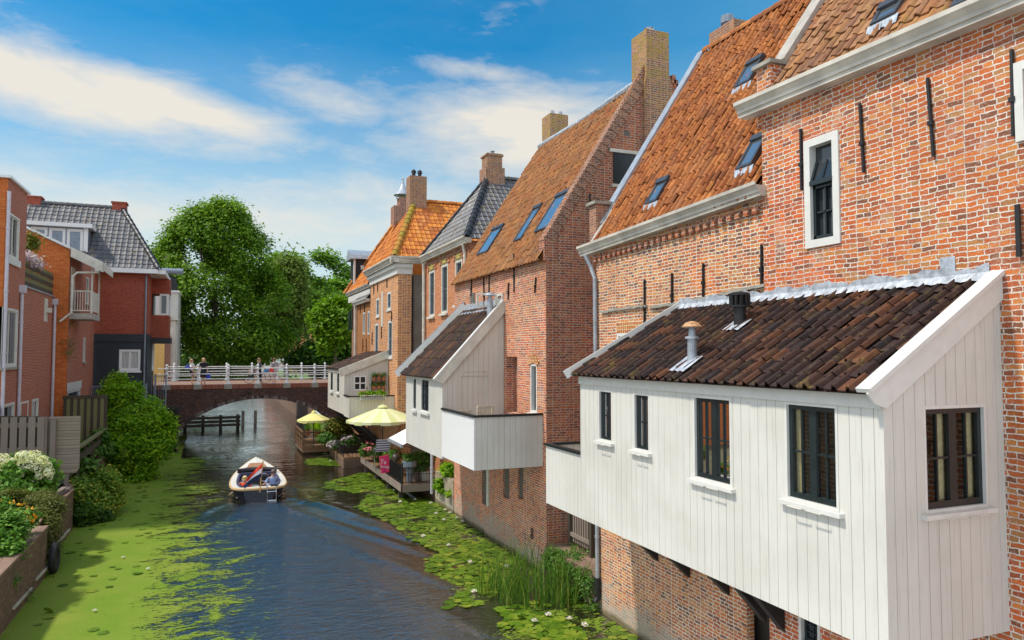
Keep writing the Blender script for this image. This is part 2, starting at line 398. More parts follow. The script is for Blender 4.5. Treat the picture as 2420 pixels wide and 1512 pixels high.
M['wood_brown'] = planks('brown_decking', (.24, .14, .075), .12, .05, .5, .75, .3, horiz=True, var=.4, dirtcol=(.12, .07, .04))
M['terracotta'] = plain('terracotta', (.42, .16, .07), .8, .15, 8.)
M['soil'] = plain('soil', (.06, .045, .03), .95, .4, 8., bump=.03)
M['galv'] = plain('galvanised_steel', (.22, .26, .31), .45, .2, 8., metal=.4)
M['steel'] = plain('polished_steel', (.6, .6, .62), .2, .05, metal=1.)
M['rubber'] = plain('tyre_rubber', (.012, .012, .013), .7, .2)
LF = {}
LF['linden'] = leafmat('linden_leaves', [(.065, .135, .010), (.105, .21, .014), (.16, .30, .02), (.25, .41, .03)], .5)
LF['tree'] = leafmat('tree_leaves', [(.10, .20, .022), (.16, .31, .032), (.24, .42, .05)], .5)
LF['willow'] = leafmat('willow_leaves', [(.10, .155, .03), (.16, .23, .04), (.25, .32, .06)], .5)
LF['bright'] = leafmat('bright_leaves', [(.09, .20, .008), (.15, .30, .012), (.22, .38, .02)], .45)
LF['dark'] = leafmat('dark_leaves', [(.035, .08, .012), (.065, .14, .018), (.11, .21, .025)], .45)
LF['bush'] = leafmat('bush_leaves', [(.10, .24, .010), (.17, .36, .014), (.26, .48, .02), (.38, .56, .03)], .5)
LF['ivy'] = leafmat('ivy_leaves', [(.07, .16, .02), (.13, .26, .03), (.22, .36, .04), (.6, .56, .08)], .45)
LF['hedge'] = leafmat('creeper_leaves', [(.09, .09, .022), (.13, .15, .03), (.20, .22, .05)])
LF['nast'] = leafmat('nasturtium_leaves', [(.06, .16, .015), (.12, .27, .03), (.20, .38, .05)])
LF['herb'] = leafmat('herb_leaves', [(.05, .13, .02), (.09, .2, .03), (.16, .28, .05)])
LF['olive'] = leafmat('vine_leaves', [(.07, .11, .012), (.16, .18, .02), (.30, .24, .03)])
LF['reed'] = leafmat('reed_blades', [(.04, .11, .012), (.08, .19, .02), (.15, .27, .03), (.33, .30, .06)])
LF['hydra'] = leafmat('hydrangea_petals', [(.74, .78, .45), (.88, .88, .70), (.92, .91, .82)], .45)
LF['pink'] = leafmat('pink_petals', [(.75, .16, .22), (.85, .3, .34), (.85, .5, .5)], .25)
LF['mauve'] = leafmat('mauve_petals', [(.45, .3, .45), (.65, .5, .6), (.8, .75, .75)], .25)
LF['yellow'] = leafmat('yellow_petals', [(.85, .40, .02), (.90, .55, .03), (.9, .25, .02)], .25)
LF['pad'] = leafmat('lily_pad_skin', [(.05, .11, .008), (.09, .17, .012), (.15, .24, .02), (.24, .28, .03)], .1, .35)
LF['lily'] = leafmat('lily_petals', [(.8, .76, .72), (.85, .84, .82)], .2)
# ---------------------------------------------------------------- building helpers
def mp(wall, c, out):
    if wall == 'X': return lambda a, d, z: (c + out * d, a, z)
    return lambda a, d, z: (a, c + out * d, z)
def bx(mb, f, a0, a1, d0, d1, z0, z1, mi=0):
    p = f(a0, d0, z0); q = f(a1, d1, z1)
    mb.box(min(p[0], q[0]), max(p[0], q[0]), min(p[1], q[1]), max(p[1], q[1]), z0, z1, mi)
def wallgrid(mb, wall, c, a0, a1, z0, z1, holes=(), out=-1, depth=.12, mi=0, ri=None):
    f = mp(wall, c, out); ri = mi if ri is None else ri
    A = sorted({a0, a1, *[min(max(h[i], a0), a1) for h in holes for i in (0, 1)]})
    Z = sorted({z0, z1, *[min(max(h[i], z0), z1) for h in holes for i in (2, 3)]})
    for i in range(len(A) - 1):
        for j in range(len(Z) - 1):
            am = (A[i] + A[i+1]) / 2; zm = (Z[j] + Z[j+1]) / 2
            if any(h[0] < am < h[1] and h[2] < zm < h[3] for h in holes): continue
            mb.face([f(A[i], 0, Z[j]), f(A[i+1], 0, Z[j]), f(A[i+1], 0, Z[j+1]), f(A[i], 0, Z[j+1])], mi)
    for h in holes:
        p, q, s, t = h[:4]
        mb.face([f(p, 0, s), f(p, -depth, s), f(p, -depth, t), f(p, 0, t)], ri)
        mb.face([f(q, 0, s), f(q, -depth, s), f(q, -depth, t), f(q, 0, t)], ri)
        mb.face([f(p, 0, t), f(q, 0, t), f(q, -depth, t), f(p, -depth, t)], ri)
        mb.face([f(p, 0, s), f(q, 0, s), f(q, -depth, s), f(p, -depth, s)], ri)
def win(parent, wall, c, r, out=-1, frame='white', sash='dark_paint', glass='glass', cols=2, rows=2, fw=.05, sw=.045, bar=.022,
        depth=.10, sill=None, leaves=1, curtain=None, name='window', proud=.012, bow=0):
    """one window: frame > sash bars, glass, sill"""
    a0, a1, z0, z1 = r; f = mp(wall, c, out); m = MB()
    for (p, q, s, t) in ((a0, a1, z1 - fw, z1), (a0, a1, z0, z0 + fw), (a0, a0 + fw, z0 + fw, z1 - fw), (a1 - fw, a1, z0 + fw, z1 - fw)):
        bx(m, f, p, q, -depth, proud, s, t)
    o = m.build(name, M[frame], parent)
    a0 += fw; a1 -= fw; z0 += fw; z1 -= fw
    g = MB(); d = -depth * .72
    g.face([f(a0, d, z0), f(a1, d, z0), f(a1, d, z1), f(a0, d, z1)]); g.build('pane', M[glass], o)
    if sash:
        m = MB(); w = (a1 - a0) / leaves
        for k in range(leaves):
            p = a0 + k * w; q = p + w
            for (s, t, y, x) in ((p, q, z1 - sw, z1), (p, q, z0, z0 + sw * 1.25), (p, p + sw, z0 + sw * 1.25, z1 - sw), (q - sw, q, z0 + sw * 1.25, z1 - sw)):
                bx(m, f, s, t, d - .02, d + .035, y, x)
            for i in range(1, cols):
                x = p + sw + (w - 2 * sw) * i / cols
                bx(m, f, x - bar / 2, x + bar / 2, d - .015, d + .022, z0 + sw, z1 - sw)
            for j in range(1, rows):
                y = z0 + sw + (z1 - z0 - 2 * sw) * j / rows
                bx(m, f, p + sw, q - sw, d - .015, d + .026, y - bar / 2, y + bar / 2)
        m.build('sash', M[sash], o)
    if curtain:
        m = MB(); n = 14
        for (p, q) in curtain:
            p = a0 + (a1 - a0) * p; q = a0 + (a1 - a0) * q
            for i in range(n):
                u = p + (q - p) * i / n; v = p + (q - p) * (i + 1) / n
                m.face([f(u, d - .05 - .02 * (i % 2), z0), f(v, d - .05 - .02 * ((i + 1) % 2), z0), f(v, d - .05 - .02 * ((i + 1) % 2), z1), f(u, d - .05 - .02 * (i % 2), z1)])
        m.build('curtain', M['curtain'], o)
    if sill:
        m = MB(); e = .07
        bx(m, f, r[0] - e, r[1] + e, -.02, sill[0], r[2] - sill[1], r[2] - .004)
        s = m.build('sill', M[sill[2] if len(sill) > 2 else frame], o)
    return o

class Roof:
    def __init__(s, P0, eu, ev):
        s.P = Vector(P0); s.u = Vector(eu).normalized(); s.v = Vector(ev).normalized(); s.n = s.u.cross(s.v)
    def at(s, u, v, h=0): return s.P + s.u * u + s.v * v + s.n * h
    def px(s, x, y, h=0.):
        d = Vector(ray(x, y)); o = Vector(CAM)
        t = (s.at(0, 0, h) - o).dot(s.n) / d.dot(s.n); q = o + d * t - s.P
        return q.dot(s.u), q.dot(s.v)
    def tiles(s, W, L, tw=.21, tl=.27, amp=.028, step=.024, uL=None, uR=None, parent=None, mat='tile_orange', name='roof', jit=1.):
        uL = uL or (lambda v: 0.); uR = uR or (lambda v: W)
        T = [(0, .12), (.14, .0), (.36, 0), (.54, .02), (.62, .30), (.70, .80), (.79, 1.), (.88, .85), (.95, .45), (1., .12)]
        m = MB(); nv = int(math.ceil(L / tl)); 
        m.face([s.at(uL(0), 0, -.02), s.at(uR(0), 0, -.02), s.at(uR(L), L, -.02), s.at(uL(L), L, -.02)], 0, .2)
        for j in range(nv):
            v0 = j * tl; v1 = min(L, v0 + tl * 1.1)
            l0, l1, r0, r1 = uL(v0), uL(v1), uR(v0), uR(v1)
            i0 = int(math.floor(min(l0, l1) / tw)); i1 = int(math.ceil(max(r0, r1) / tw))
            for i in range(i0, i1):
                ua = i * tw; ub = ua + tw
                if ub <= min(l0, l1) or ua >= max(r0, r1): continue
                du = R.gauss(0, .008) * jit; dv = R.gauss(0, .006) * jit; dh = R.gauss(0, .004) * jit; tw2 = R.gauss(0, .006) * jit
                rr = R.random(); rows = []
                for (vv, hh, lo, hi) in ((v0 + dv, step, l0, r0), (v1 + dv * .3, .0, l1, r1)):
                    rows.append([s.at(min(max(ua + t * tw + du, lo), hi), vv, max(-.01, hh + dh + amp * h + tw2 * (t - .5) * 2)) for t, h in T])
                lip = [p - s.n * (step * .8 + .004) for p in rows[0]]
                a = m.add(lip); b = m.add(rows[0]); c = m.add(rows[1])
                for k in range(len(T) - 1):
                    m.idx((b + k, b + k + 1, c + k + 1, c + k), 0, rr); m.idx((a + k, a + k + 1, b + k + 1, b + k), 0, rr * .6)
        return m.build(name, M[mat], parent)
    def ridge_tiles(s, a, b, rad, n, parent, mat, name='ridge_cap'):
        m = MB(); a = Vector(a); b = Vector(b); d = (b - a) / n; sd = d.normalized().cross(Vector((0, 0, 1)))
        if sd.length < .01: sd = Vector((1, 0, 0))
        sd.normalize(); up = sd.cross(d.normalized()).normalized()
        for k in range(n):
            p = a + d * k; q = a + d * (k + 1.12); rr = R.random(); A = []; B = []
            for j in range(9):
                t = pi * (j / 8 * 1.2 - .1)
                A.append(p + (sd * cos(t) + up * sin(t)) * rad * 1.12); B.append(q + (sd * cos(t) + up * sin(t)) * rad * .93)
            x = m.add(A); y = m.add(B)
            for j in range(8): m.idx((x + j, x + j + 1, y + j + 1, y + j), 0, rr)
        return m.build(name, M[mat], parent)
    def skylight(s, parent, pts, apron=True, name='skylight'):
        """pts: image corners bottom-left, bottom-right, top-right, top-left"""
        q = [s.px(*p, .10) for p in pts]
        u0 = (q[0][0] + q[3][0]) / 2; u1 = (q[1][0] + q[2][0]) / 2; v0 = (q[0][1] + q[1][1]) / 2; v1 = (q[2][1] + q[3][1]) / 2
        if u0 > u1: u0, u1 = u1, u0
        m = MB(); w = .06
        def bar(ua, ub, va, vb, h0, h1):
            m.hexa([s.at(ua, va, h0), s.at(ub, va, h0), s.at(ub, vb, h0), s.at(ua, vb, h0), s.at(ua, va, h1), s.at(ub, va, h1), s.at(ub, vb, h1), s.at(ua, vb, h1)])
        bar(u0, u1, v0, v0 + w, 0, .10); bar(u0, u1, v1 - w * 2.2, v1, 0, .13); bar(u0, u0 + w, v0 + w, v1 - w * 2.2, 0, .10); bar(u1 - w, u1, v0 + w, v1 - w * 2.2, 0, .10)
        o = m.build(name, M['skyframe'], parent)
        g = MB(); g.face([s.at(u0 + w, v0 + w, .08), s.at(u1 - w, v0 + w, .08), s.at(u1 - w, v1 - w * 2.2, .08), s.at(u0 + w, v1 - w * 2.2, .08)]); g.build('pane', M['glass_sky'], o)
        if not apron: return o
        k = MB(); n = 8; e = .05
        for i in range(n):
            ua = u0 - e + (u1 - u0 + 2 * e) * i / n; ub = u0 - e + (u1 - u0 + 2 * e) * (i + 1) / n
            lo = v0 - .12 - .04 * (i % 2)
            k.face([s.at(ua, lo, .035), s.at(ub, lo, .035), s.at(ub, v0, .07), s.at(ua, v0, .07)])
        k.build('apron', M['lead'], o)
        return o
M['skyframe'] = plain('dark_grey_skylight_frame', (.05, .055, .065), .4, .1)

def gutter(parent, Y0, Y1, X, z0, z1, mat='trim_grey', name='gutter', s=.72, out=-1, soff=.0):
    """moulded eaves gutter along Y, height may change from z0 (at Y0) to z1 (at Y1)"""
    prof = [(0, -.30), (.26, -.30), (.26, -.22), (.30, -.21), (.30, -.15), (.36, -.08), (.40, -.05), (.40, .03), (.37, .03), (.37, -.05), (0, -.05)]
    m = MB(); A = [(X + out * a * s, Y0, z0 + b * s) for a, b in prof]; B = [(X + out * a * s, Y1, z1 + b * s) for a, b in prof]
    n = len(prof); m.face(A); m.face(B[::-1])
    for i in range(n): m.face([A[i], B[i], B[(i + 1) % n], A[(i + 1) % n]])
    return m.build(name, M[mat], parent)
def gutterY(parent, X0, X1, Y, z, mat='trim_grey', s=1., out=-1, name='gutter'):
    prof = [(0, -.30), (.26, -.30), (.26, -.22), (.30, -.21), (.30, -.15), (.36, -.08), (.40, -.05), (.40, .03), (.37, .03), (.37, -.05), (0, -.05)]
    m = MB(); A = [(X0, Y + out * a * s, z + b * s) for a, b in prof]; B = [(X1, Y + out * a * s, z + b * s) for a, b in prof]
    n = len(prof); m.face(A); m.face(B[::-1])
    for i in range(n): m.face([A[i], B[i], B[(i + 1) % n], A[(i + 1) % n]])
    return m.build(name, M[mat], parent)
def anchor(parent, y, z0, z1, X, lean=0., w=.035):
    m = MB(); m.bar((X - .03, y, z0), (X - .03, y + lean, z1), w, .035, (1, 0, 0)); zc = z0 + (z1 - z0) * .42
    m.bar((X - .035, y + lean * .42, zc - .03), (X - .035, y + lean * .42, zc + .03), w * 2.1, .05, (1, 0, 0))
    m.box(X - .02, X + .06, y + lean * .42 - .02, y + lean * .42 + .02, zc - .02, zc + .02)
    return m.build('wall_anchor', M['black'], parent)
def anchor_px(parent, p, q, X, w=.035):
    a = PX(*p, X); b = PX(*q, X); return anchor(parent, b[0], b[1], a[1], X, a[0] - b[0], w)
def pipe(parent, pts, r=.05, mat='zinc', name='downpipe'):
    m = MB(); m.tube(pts, r, 10)
    for i, p in enumerate(pts):
        if 0 < i < len(pts): m.blob(p, r * 1.12, 8, 5)
    a, b = Vector(pts[-2]), Vector(pts[-1]); n = max(1, int((a - b).length / 1.8))
    for k in range(n):
        c = a.lerp(b, (k + .6) / n); m.tube([c - Vector((0, 0, .03)), c + Vector((0, 0, .03))], r * 1.25, 10)
    return m.build(name, M[mat], parent, smooth=False)

# ================================================================= THE SETTING
def flat(name, poly, z, mat, kind='structure'):
    m = MB(); m.face([(p[0], p[1], z) for p in poly]); o = m.build(name, mat); o['kind'] = kind; return o

# ================================================================= RIGHT BANK: near house
H = thing('brick_house', 'old orange brick house with wide white gutter and one tall white-framed sash window', 'house', (0, -8, 0), 'old canal houses')
XN = -.05
rw = rx(1903, 320, 1985, 582, XN)
rb = rx(1888, 1450, 1938, 1530, XN)
rc = (-3.95, -3.35, rx(1745, 1400, 1785, 1500, XN)[2], rx(1745, 1400, 1785, 1500, XN)[3])
m = MB(); wallgrid(m, 'X', XN, -12.5, -3.62, -.6, 10.2, [rw, (rb[0], rb[1], rb[2], rb[3])], -1, .14)
m.face([(XN, -3.62, -.6), (.3, -3.62, -.6), (.3, -3.62, 10.2), (XN, -3.62, 10.2)])
m.face([(XN, -12.5, -.6), (8, -12.5, -.6), (8, -12.5, 10.2), (XN, -12.5, 10.2)])
m.build('wall', M['brick_old'], H)
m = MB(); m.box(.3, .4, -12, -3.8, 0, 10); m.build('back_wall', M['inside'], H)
o = win(H, 'X', XN, rw, -1, 'white', None, 'glass', fw=.12, depth=.14, proud=.03)
f = mp('X', XN, -1); m = MB(); a0, a1, z0, z1 = rw; a0 += .12; a1 -= .12; z0 += .12; z1 -= .12
zm = z0 + (z1 - z0) * .58
for (p, q, s, t) in ((a0, a0+.05, z0, zm), (a1-.05, a1, z0, zm), (a0, a1, z0, z0+.06), (a0, a1, zm-.05, zm)): bx(m, f, p, q, -.10, -.03, s, t)
bx(m, f, (a0+a1)/2-.014, (a0+a1)/2+.014, -.1, -.05, z0, zm); bx(m, f, a0, a1, -.1, -.05, (z0+zm)/2-.014, (z0+zm)/2+.014)
m.build('sash', M['dark_paint'], o)
m = MB()   # upper light tilted open, hinged at its bottom edge
for (s, t) in ((a0, a0+.045), (a1-.045, a1), ((a0+a1)/2-.012, (a0+a1)/2+.012)): m.bar((XN-.02, (s+t)/2, zm+.02), (XN+.20, (s+t)/2, zm+.62), t-s, .04, (0, 1, 0))
m.bar((XN-.02, a0, zm+.03), (XN-.02, a1, zm+.03), .05, .07); m.bar((XN+.20, a0, zm+.62), (XN+.20, a1, zm+.62), .05, .05)
m.build('open_light', M['dark_paint'], o)
m = MB(); m.face([(XN-.01, a0, zm+.03), (XN-.01, a1, zm+.03), (XN+.2, a1, zm+.62), (XN+.2, a0, zm+.62)]); m.build('pane', M['glass'], o)
win(H, 'X', XN, rb, -1, 'white', 'dark_paint', 'glass', 2, 3, fw=.05, depth=.13)
gutter(H, -12.5, -3.28, XN, 10.12, 10.38, s=.78)
RN = Roof((-.18, -3.78, 10.28), (0, -1, 0), (1, 0, 1.40))
RN.tiles(8.6, 8.2, .235, .315, .048, .028, parent=H, mat='tile_brown')
RN.skylight(H, [(2054, 57), (2112, 29), (2134, -8), (2087, 0)])
RN.skylight(H, [(2234, 14), (2340, -22), (2380, -70), (2290, -48)])
m = MB()   # parapet pier and sloping coping at the left end
m.box(-.02, .50, -3.82, -3.48, 9.95, 10.95); m.build('parapet_pier', M['brick_old'], H)
m = MB(); m.box(-.08, .56, -3.88, -3.42, 10.955, 11.02); m.build('pier_cap', M['stone'], H)
m = MB(); a = Vector((.42, -3.66, 11.0)); b = a + Vector((1, 0, 1.40)) * 5.2
m.bar(a, b, .30, .34, (0, 0, 1)); m.build('coping', M['concrete'], H)
for p, q in (((1895, 305), (1897, 450)), ((2035, 245), (2044, 408)), ((2195, 185), (2209, 370)), ((2394, 118), (2398, 322))): anchor_px(H, p, q, XN, .032)
m = MB(); m.box(XN - .06, XN - .03, -7.84, -7.79, 8.0 - .8, 8.0 - .2); m.build('iron_strap', M['black'], H)
rq = rx(2401, 140, 2460, 330, XN)
win(H, 'X', XN, (rq[0], rq[1], rq[2], rq[3]), -1, 'white', None, 'glass', fw=.1, depth=.02, proud=.04)
# lead patches above the kitchen roof
for (a, b, c, d) in ((2223, 607, 2258, 673), (2074, 652, 2099, 690), (1898, 673, 1912, 708)):
    r = rx(a, b, c, d, XN); m = MB(); m.box(XN - .015, XN + .01, *r); m.build('lead_patch', M['lead'], H)

# ================================================================= second house
H2 = thing('brick_house', 'orange brick house with steep pantile roof, three skylights and a zinc verge strip', 'house', (0, 0, 0), 'old canal houses')
X2 = .0
rl = rx(1458, 786, 1520, 850, X2)
m = MB(); wallgrid(m, 'X', X2, -3.62, 2.25, -.6, 8.72, [rl, (-3.62 + .06, -3.0, 1.0, 1.9)], -1, .16)
m.face([(X2, 2.25, -.6), (6.6, 2.25, -.6), (6.6, 2.25, 8.72), (X2, 2.25, 8.72)])
m.face([(X2, 2.25, 8.72), (6.6, 2.25, 8.72), (3.3, 2.25, 13.9)])
m.build('wall', M['brick_old2'], H2)
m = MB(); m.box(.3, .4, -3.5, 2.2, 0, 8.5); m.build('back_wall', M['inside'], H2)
win(H2, 'X', X2, rl, -1, 'white', 'dark_paint', 'glass', 2, 2, fw=.07, depth=.12)
m = MB()
for k in range(14):
    y = rl[1] + .02 - (rl[1] - rl[0] + .04) * (k + .5) / 14; m.box(X2 - .012, X2 + .02, y - .028, y + .028, rl[3] + .02, rl[3] + .24)
m.build('brick_arch', M['brick_pale'], H2)
gutter(H2, -3.7, 2.75, X2, 8.95, 8.72)
for k in range(26):
    m = MB(); m.box(X2 - .09, X2 + .05, -3.5 + k * .225, -3.39 + k * .225, 8.33 + (.225 * (26 - k) / 26) * .8 - .03, 8.43 + (.225 * (26 - k) / 26) * .8); m.build('dentil', M['brick_gable'], H2)

R2 = Roof((-.14, 2.22, 8.72), (0, -1, 0), (1, 0, 1.55))
R2.tiles(5.7, 6.25, .20, .26, .066, .020, parent=H2, mat='tile_orange', jit=1.5)
for q in ([(1522, 482), (1547, 472), (1585, 410), (1552, 428)], [(1736, 206), (1770, 186), (1802, 129), (1763, 145)], [(1745, 395), (1780, 385), (1808, 310), (1770, 326)]): R2.skylight(H2, q)
m = MB(); e = R2.at(0, .55); e2 = R2.at(0, 6.3)
m.bar(e + Vector((0, .12, .06)), e2 + Vector((0, .12, .06)), .30, .12, (0, 0, 1)); m.build('verge_strip', M['zinc'], H2)
m = MB(); m.bar(R2.at(-.0, .0) + Vector((0, -.02, .05)), R2.at(-.0, 1.2) + Vector((0, -.02, .05)), .16, .05); m.build('verge_mortar', M['concrete'], H2)
m = MB(); m.box(.02, .42, 2.28, 2.62, 8.75, 9.75); m.build('kneeler_pier', M['brick_chimney2'], H2)
m = MB(); m.box(-.05, .5, 2.22, 2.68, 9.755, 9.83); m.build('kneeler_cap', M['stone'], H2)
R2.ridge_tiles((3.28, 2.2, 14.03), (3.28, -4.5, 14.0), .12, 18, H2, 'tile_orange')
m = MB(); m.face([(3.3, 2.2, 14), (3.3, -4.5, 14), (6.6, -4.5, 8.8), (6.6, 2.2, 8.8)]); m.build('back_roof', M['tile_orange'], H2)
m = MB(); m.box(3.42, 4.05, 1.25, 2.24, 12.5, 14.55); m.build('chimney', M['brick_chimney2'], H2)
ch = H2.children[-1] if H2.children else None
m = MB(); m.lathe((3.62, 1.75, 14.55), [(.13, 0), (.13, .10), (.17, .1), (.17, .28), (.12, .32)], 12); m.build('chimney_pot', M['galv'], H2)
m = MB(); m.box(3.36, 4.08, 1.2, 2.3, 13.55, 13.85); m.build('chimney_flashing', M['lead_pale'], H2)
for p, q in (((1525, 660), (1525, 775)), ((1590, 645), (1590, 738)), ((1664, 622), (1664, 702)), ((1802, 578), (1802, 678))): anchor_px(H2, p, q, X2, .03)
for (p, q) in (((1422, 738), (1530, 722)), ((1540, 728), (1700, 698)), ((1705, 697), (1812, 672))):
    m = MB(); a = PX(*p, X2); b = PX(*q, X2); n = 10
    for i in range(n):
        t0, t1 = i / n, (i + 1) / n; j = R.uniform(-.012, .012)
        m.bar((X2 - .03, a[0] + (b[0]-a[0])*t0, a[1] + (b[1]-a[1])*t0 + j), (X2 - .03, a[0] + (b[0]-a[0])*t1, a[1] + (b[1]-a[1])*t1 + j), .06, .05)
    m.build('mortar_fillet', M['stone'], H2)
pipe(H2, [(-.22, 2.42, 8.5), (-.1, 2.34, 8.2), (-.07, 2.2, 7.9), (-.07, 2.18, 5.8), (-.07, 2.14, .75)], .05)
m = MB(); m.tube([(-.07, 2.14, .8), (-.07, 2.14, .35), (-.14, 2.14, .25)], .075, 10); m.build('pipe_shoe', M['black'], H2)

# ================================================================= third house (gable to the camera)
H3 = thing('brick_house', 'old brick house with tall gable chimney and three skylights in its rusty pantile roof', 'house', (0, 9, 0), 'old canal houses')
Y3, Y3b = 5.15, 13.5
slot = rx(1196, 843, 1222, 975, 0); rar = rx(1253, 860, 1268, 975, 0)
low = [rx(1138, 1095, 1154, 1193, 0), rx(1188, 1095, 1203, 1177, 0), rx(1223, 1095, 1236, 1178, 0)]
rv = (*rx(1167, 697, 1176, 722, 0)[:2], *rx(1167, 697, 1176, 722, 0)[2:])
m = MB(); wallgrid(m, 'X', 0, Y3, Y3b, -.6, 8.75, [slot, rar, *low], -1, .28)
m.face([(0, Y3b, -.6), (7.3, Y3b, -.6), (7.3, Y3b, 8.75), (0, Y3b, 8.75)])
m.face([(0, Y3b, 8.75), (7.3, Y3b, 8.75), (3.65, Y3b, 14.5)])
m.build('wall', M['brick_old'], H3)
m = MB(); m.box(.285, .35, *slot); m.box(.285, .35, Y3 + .3, Y3b - .3, 0, 3.2); m.build('slot_back', M['brick_gable'], H3)
for r in low:
    m = MB(); m.box(.06, .28, *r); m.build('render_panel', M['render_dark'], H3)
r = low[0]; m = MB(); m.box(-.05, .03, r[0] - .10, r[0] + .08, r[2] + .02, 2.9); m.build('white_lath', M['white_old'], H3)
sl = 1.60
m = MB()
m.face([(0, Y3, -.6), (7.4, Y3, -.6), (7.4, Y3, 9.3), (0, Y3, 9.3)])
m.face([(0, Y3, 9.3), (7.4, Y3, 9.3), (3.75, Y3, 15.25), (3.55, Y3, 15.25)])
m.build('gable', M['brick_gable'], H3)
# tumbled brick edge of the gable, stepping up the slope
m = MB(); n = 46
for i in range(n):
    t = i / n; x = -.02 + 3.15 * t; z = 9.30 + 5.05 * t
    m.hexa([(x - .06, Y3 - .035 - .02 * (i % 2), z - .02), (x + .22, Y3 - .035 - .02 * (i % 2), z - .16), (x + .22, Y3 + .30, z - .16), (x - .06, Y3 + .30, z - .02),
            (x - .03, Y3 - .035 - .02 * (i % 2), z + .10), (x + .25, Y3 - .035 - .02 * (i % 2), z - .04), (x + .25, Y3 + .30, z - .04), (x - .03, Y3 + .30, z + .10)])
m.build('gable_edge', M['brick_chimney2'], H3)
m = MB(); n = 40
for i in range(n):
    t = i / n; x = 4.25 + 3.0 * t; z = 14.55 - 5.1 * t
    m.box(x, x + .14, Y3 - .03, Y3 + .3, z - .2, z + .06)
m.build('gable_edge', M['brick_gable'], H3)
m = MB(); m.box(3.28, 4.08, Y3 - .12, Y3 + .72, 12.2, 15.85); m.box(3.21, 4.16, Y3 - .11, Y3 + .55, 8.9, 14.15)
m.hexa([(3.21, Y3 - .11, 14.15), (4.16, Y3 - .11, 14.15), (4.16, Y3 + .5, 14.15), (3.21, Y3 + .5, 14.15), (3.28, Y3 - .115, 14.5), (4.08, Y3 - .115, 14.5), (4.08, Y3 + .5, 14.5), (3.28, Y3 + .5, 14.5)])
m.build('chimney', M['brick_chimney'], H3)
m = MB(); m.lathe((3.68, Y3 + .35, 15.85), [(.15, 0), (.15, .03), (.10, .03), (.10, .08), (.16, .1), (.10, .13), (.10, .22), (.16, .25), (.05, .28)], 12); m.build('chimney_pot', M['steel'], H3)
R3 = Roof((-.16, Y3b, 8.72), (0, -1, 0), (1, 0, 1.535))
R3.tiles(Y3b - Y3 - .05, 6.85, .20, .27, .060, .020, parent=H3, mat='tile_rust', jit=1.3)
for q in ([(1260, 548), (1298, 534), (1356, 440), (1315, 460)], [(1210, 570), (1226, 564), (1285, 477), (1263, 488)], [(1117, 604), (1140, 598), (1201, 520), (1172, 538)]): R3.skylight(H3, q, False)
m = MB(); m.tube([(3.62, Y3 + .9, 14.62), (3.62, 10, 14.5), (3.62, Y3b, 14.55)], .12, 8); m.build('ridge_cap', M['lead_pale'], H3)
m = MB(); m.face([(3.65, Y3, 14.5), (3.65, Y3b, 14.5), (7.3, Y3b, 8.8), (7.3, Y3, 8.8)]); m.build('back_roof', M['tile_rust'], H3)
c0 = PY(1300, 280, 12.7); c1 = PY(1342, 280, 12.7)
m = MB(); m.box(c0[0], c1[0], 12.7, 13.5, 13.2, 15.72); m.build('chimney', M['brick_chimney'], H3)
m = MB()
for x in (.3, .75): m.lathe((c0[0] + (c1[0]-c0[0]) * x, 13.0, 15.72), [(.08, 0), (.08, .2), (.06, .2)], 10)
m.build('chimney_pot', M['zinc'], H3)
m = MB(); m.box(c0[0] + .02, c0[0] + .5, 12.66, 12.75, 13.7, 14.35); m.build('chimney_flashing', M['lead_pale'], H3)
m = MB(); m.box(-.06, .3, Y3 - .03, Y3 + .32, 8.7, 9.35); m.build('gable_shoulder', M['brick_gable'], H3)
r = ry(1448, 360, 1500, 440, Y3)
m = MB(); m.box(r[0], r[1], Y3 - .03, Y3 + .02, r[2], r[3]); o = m.build('shutter', M['dark_paint'], H3)
m = MB(); m.box(r[0] - .12, r[1] + .2, Y3 - .07, Y3 + .02, r[3] + .002, r[3] + .10); m.build('lintel', M['white_old'], o)
m = MB(); m.box(r[0] - .05, r[1] + .1, Y3 - .07, Y3 + .02, r[2] - .09, r[2] - .002); m.build('sill', M['white_old'], o)
r = ry(1474, 308, 1486, 322, Y3); m = MB(); m.box(r[0], r[1], Y3 - .01, Y3 + .03, r[2], r[3]); m.build('vent_hole', M['render_dark'], H3)
for (p, q) in (((1392, 458), (1393, 500)), ((1412, 470), (1413, 492)), ((1600 - 15, 235), (1600 - 14, 280))):
    a = PY(*p, Y3); b = PY(*q, Y3); m = MB(); m.bar((a[0], Y3 - .03, a[1]), (b[0], Y3 - .03, b[1]), .04, .03, (0, 1, 0)); m.build('wall_anchor', M['black'], H3)
a = PY(1432, 1165/1.0*0+930, Y3)
for p, q in (((1116, 658), (1114, 700)), ((1144, 652), (1146, 735)), ((1157, 650), (1157, 720)), ((1203, 668), (1202, 708)), ((1268, 655), (1265, 692)), ((1216, 600), (1216, 690))): anchor_px(H3, p, q, 0, .03)
# arched window
o = win(H3, 'X', 0, rar, -1, 'white', 'dark_paint', 'glass', 2, 3, fw=.06, depth=.2, sill=(.10, .07), proud=.0)
m = MB(); yc = (rar[0] + rar[1]) / 2
for k in range(9):
    t = pi * (.14 + .72 * (k + .5) / 9); w = (rar[1] - rar[0]) * .62
    m.bar((-.012, yc + cos(t) * w, rar[3] - .12 + sin(t) * w * .55), (-.012, yc + cos(t) * (w + .2), rar[3] - .12 + sin(t) * (w * .55 + .26)), .055, .03, (1, 0, 0))
m.build('brick_arch', M['brick_pale'], H3)
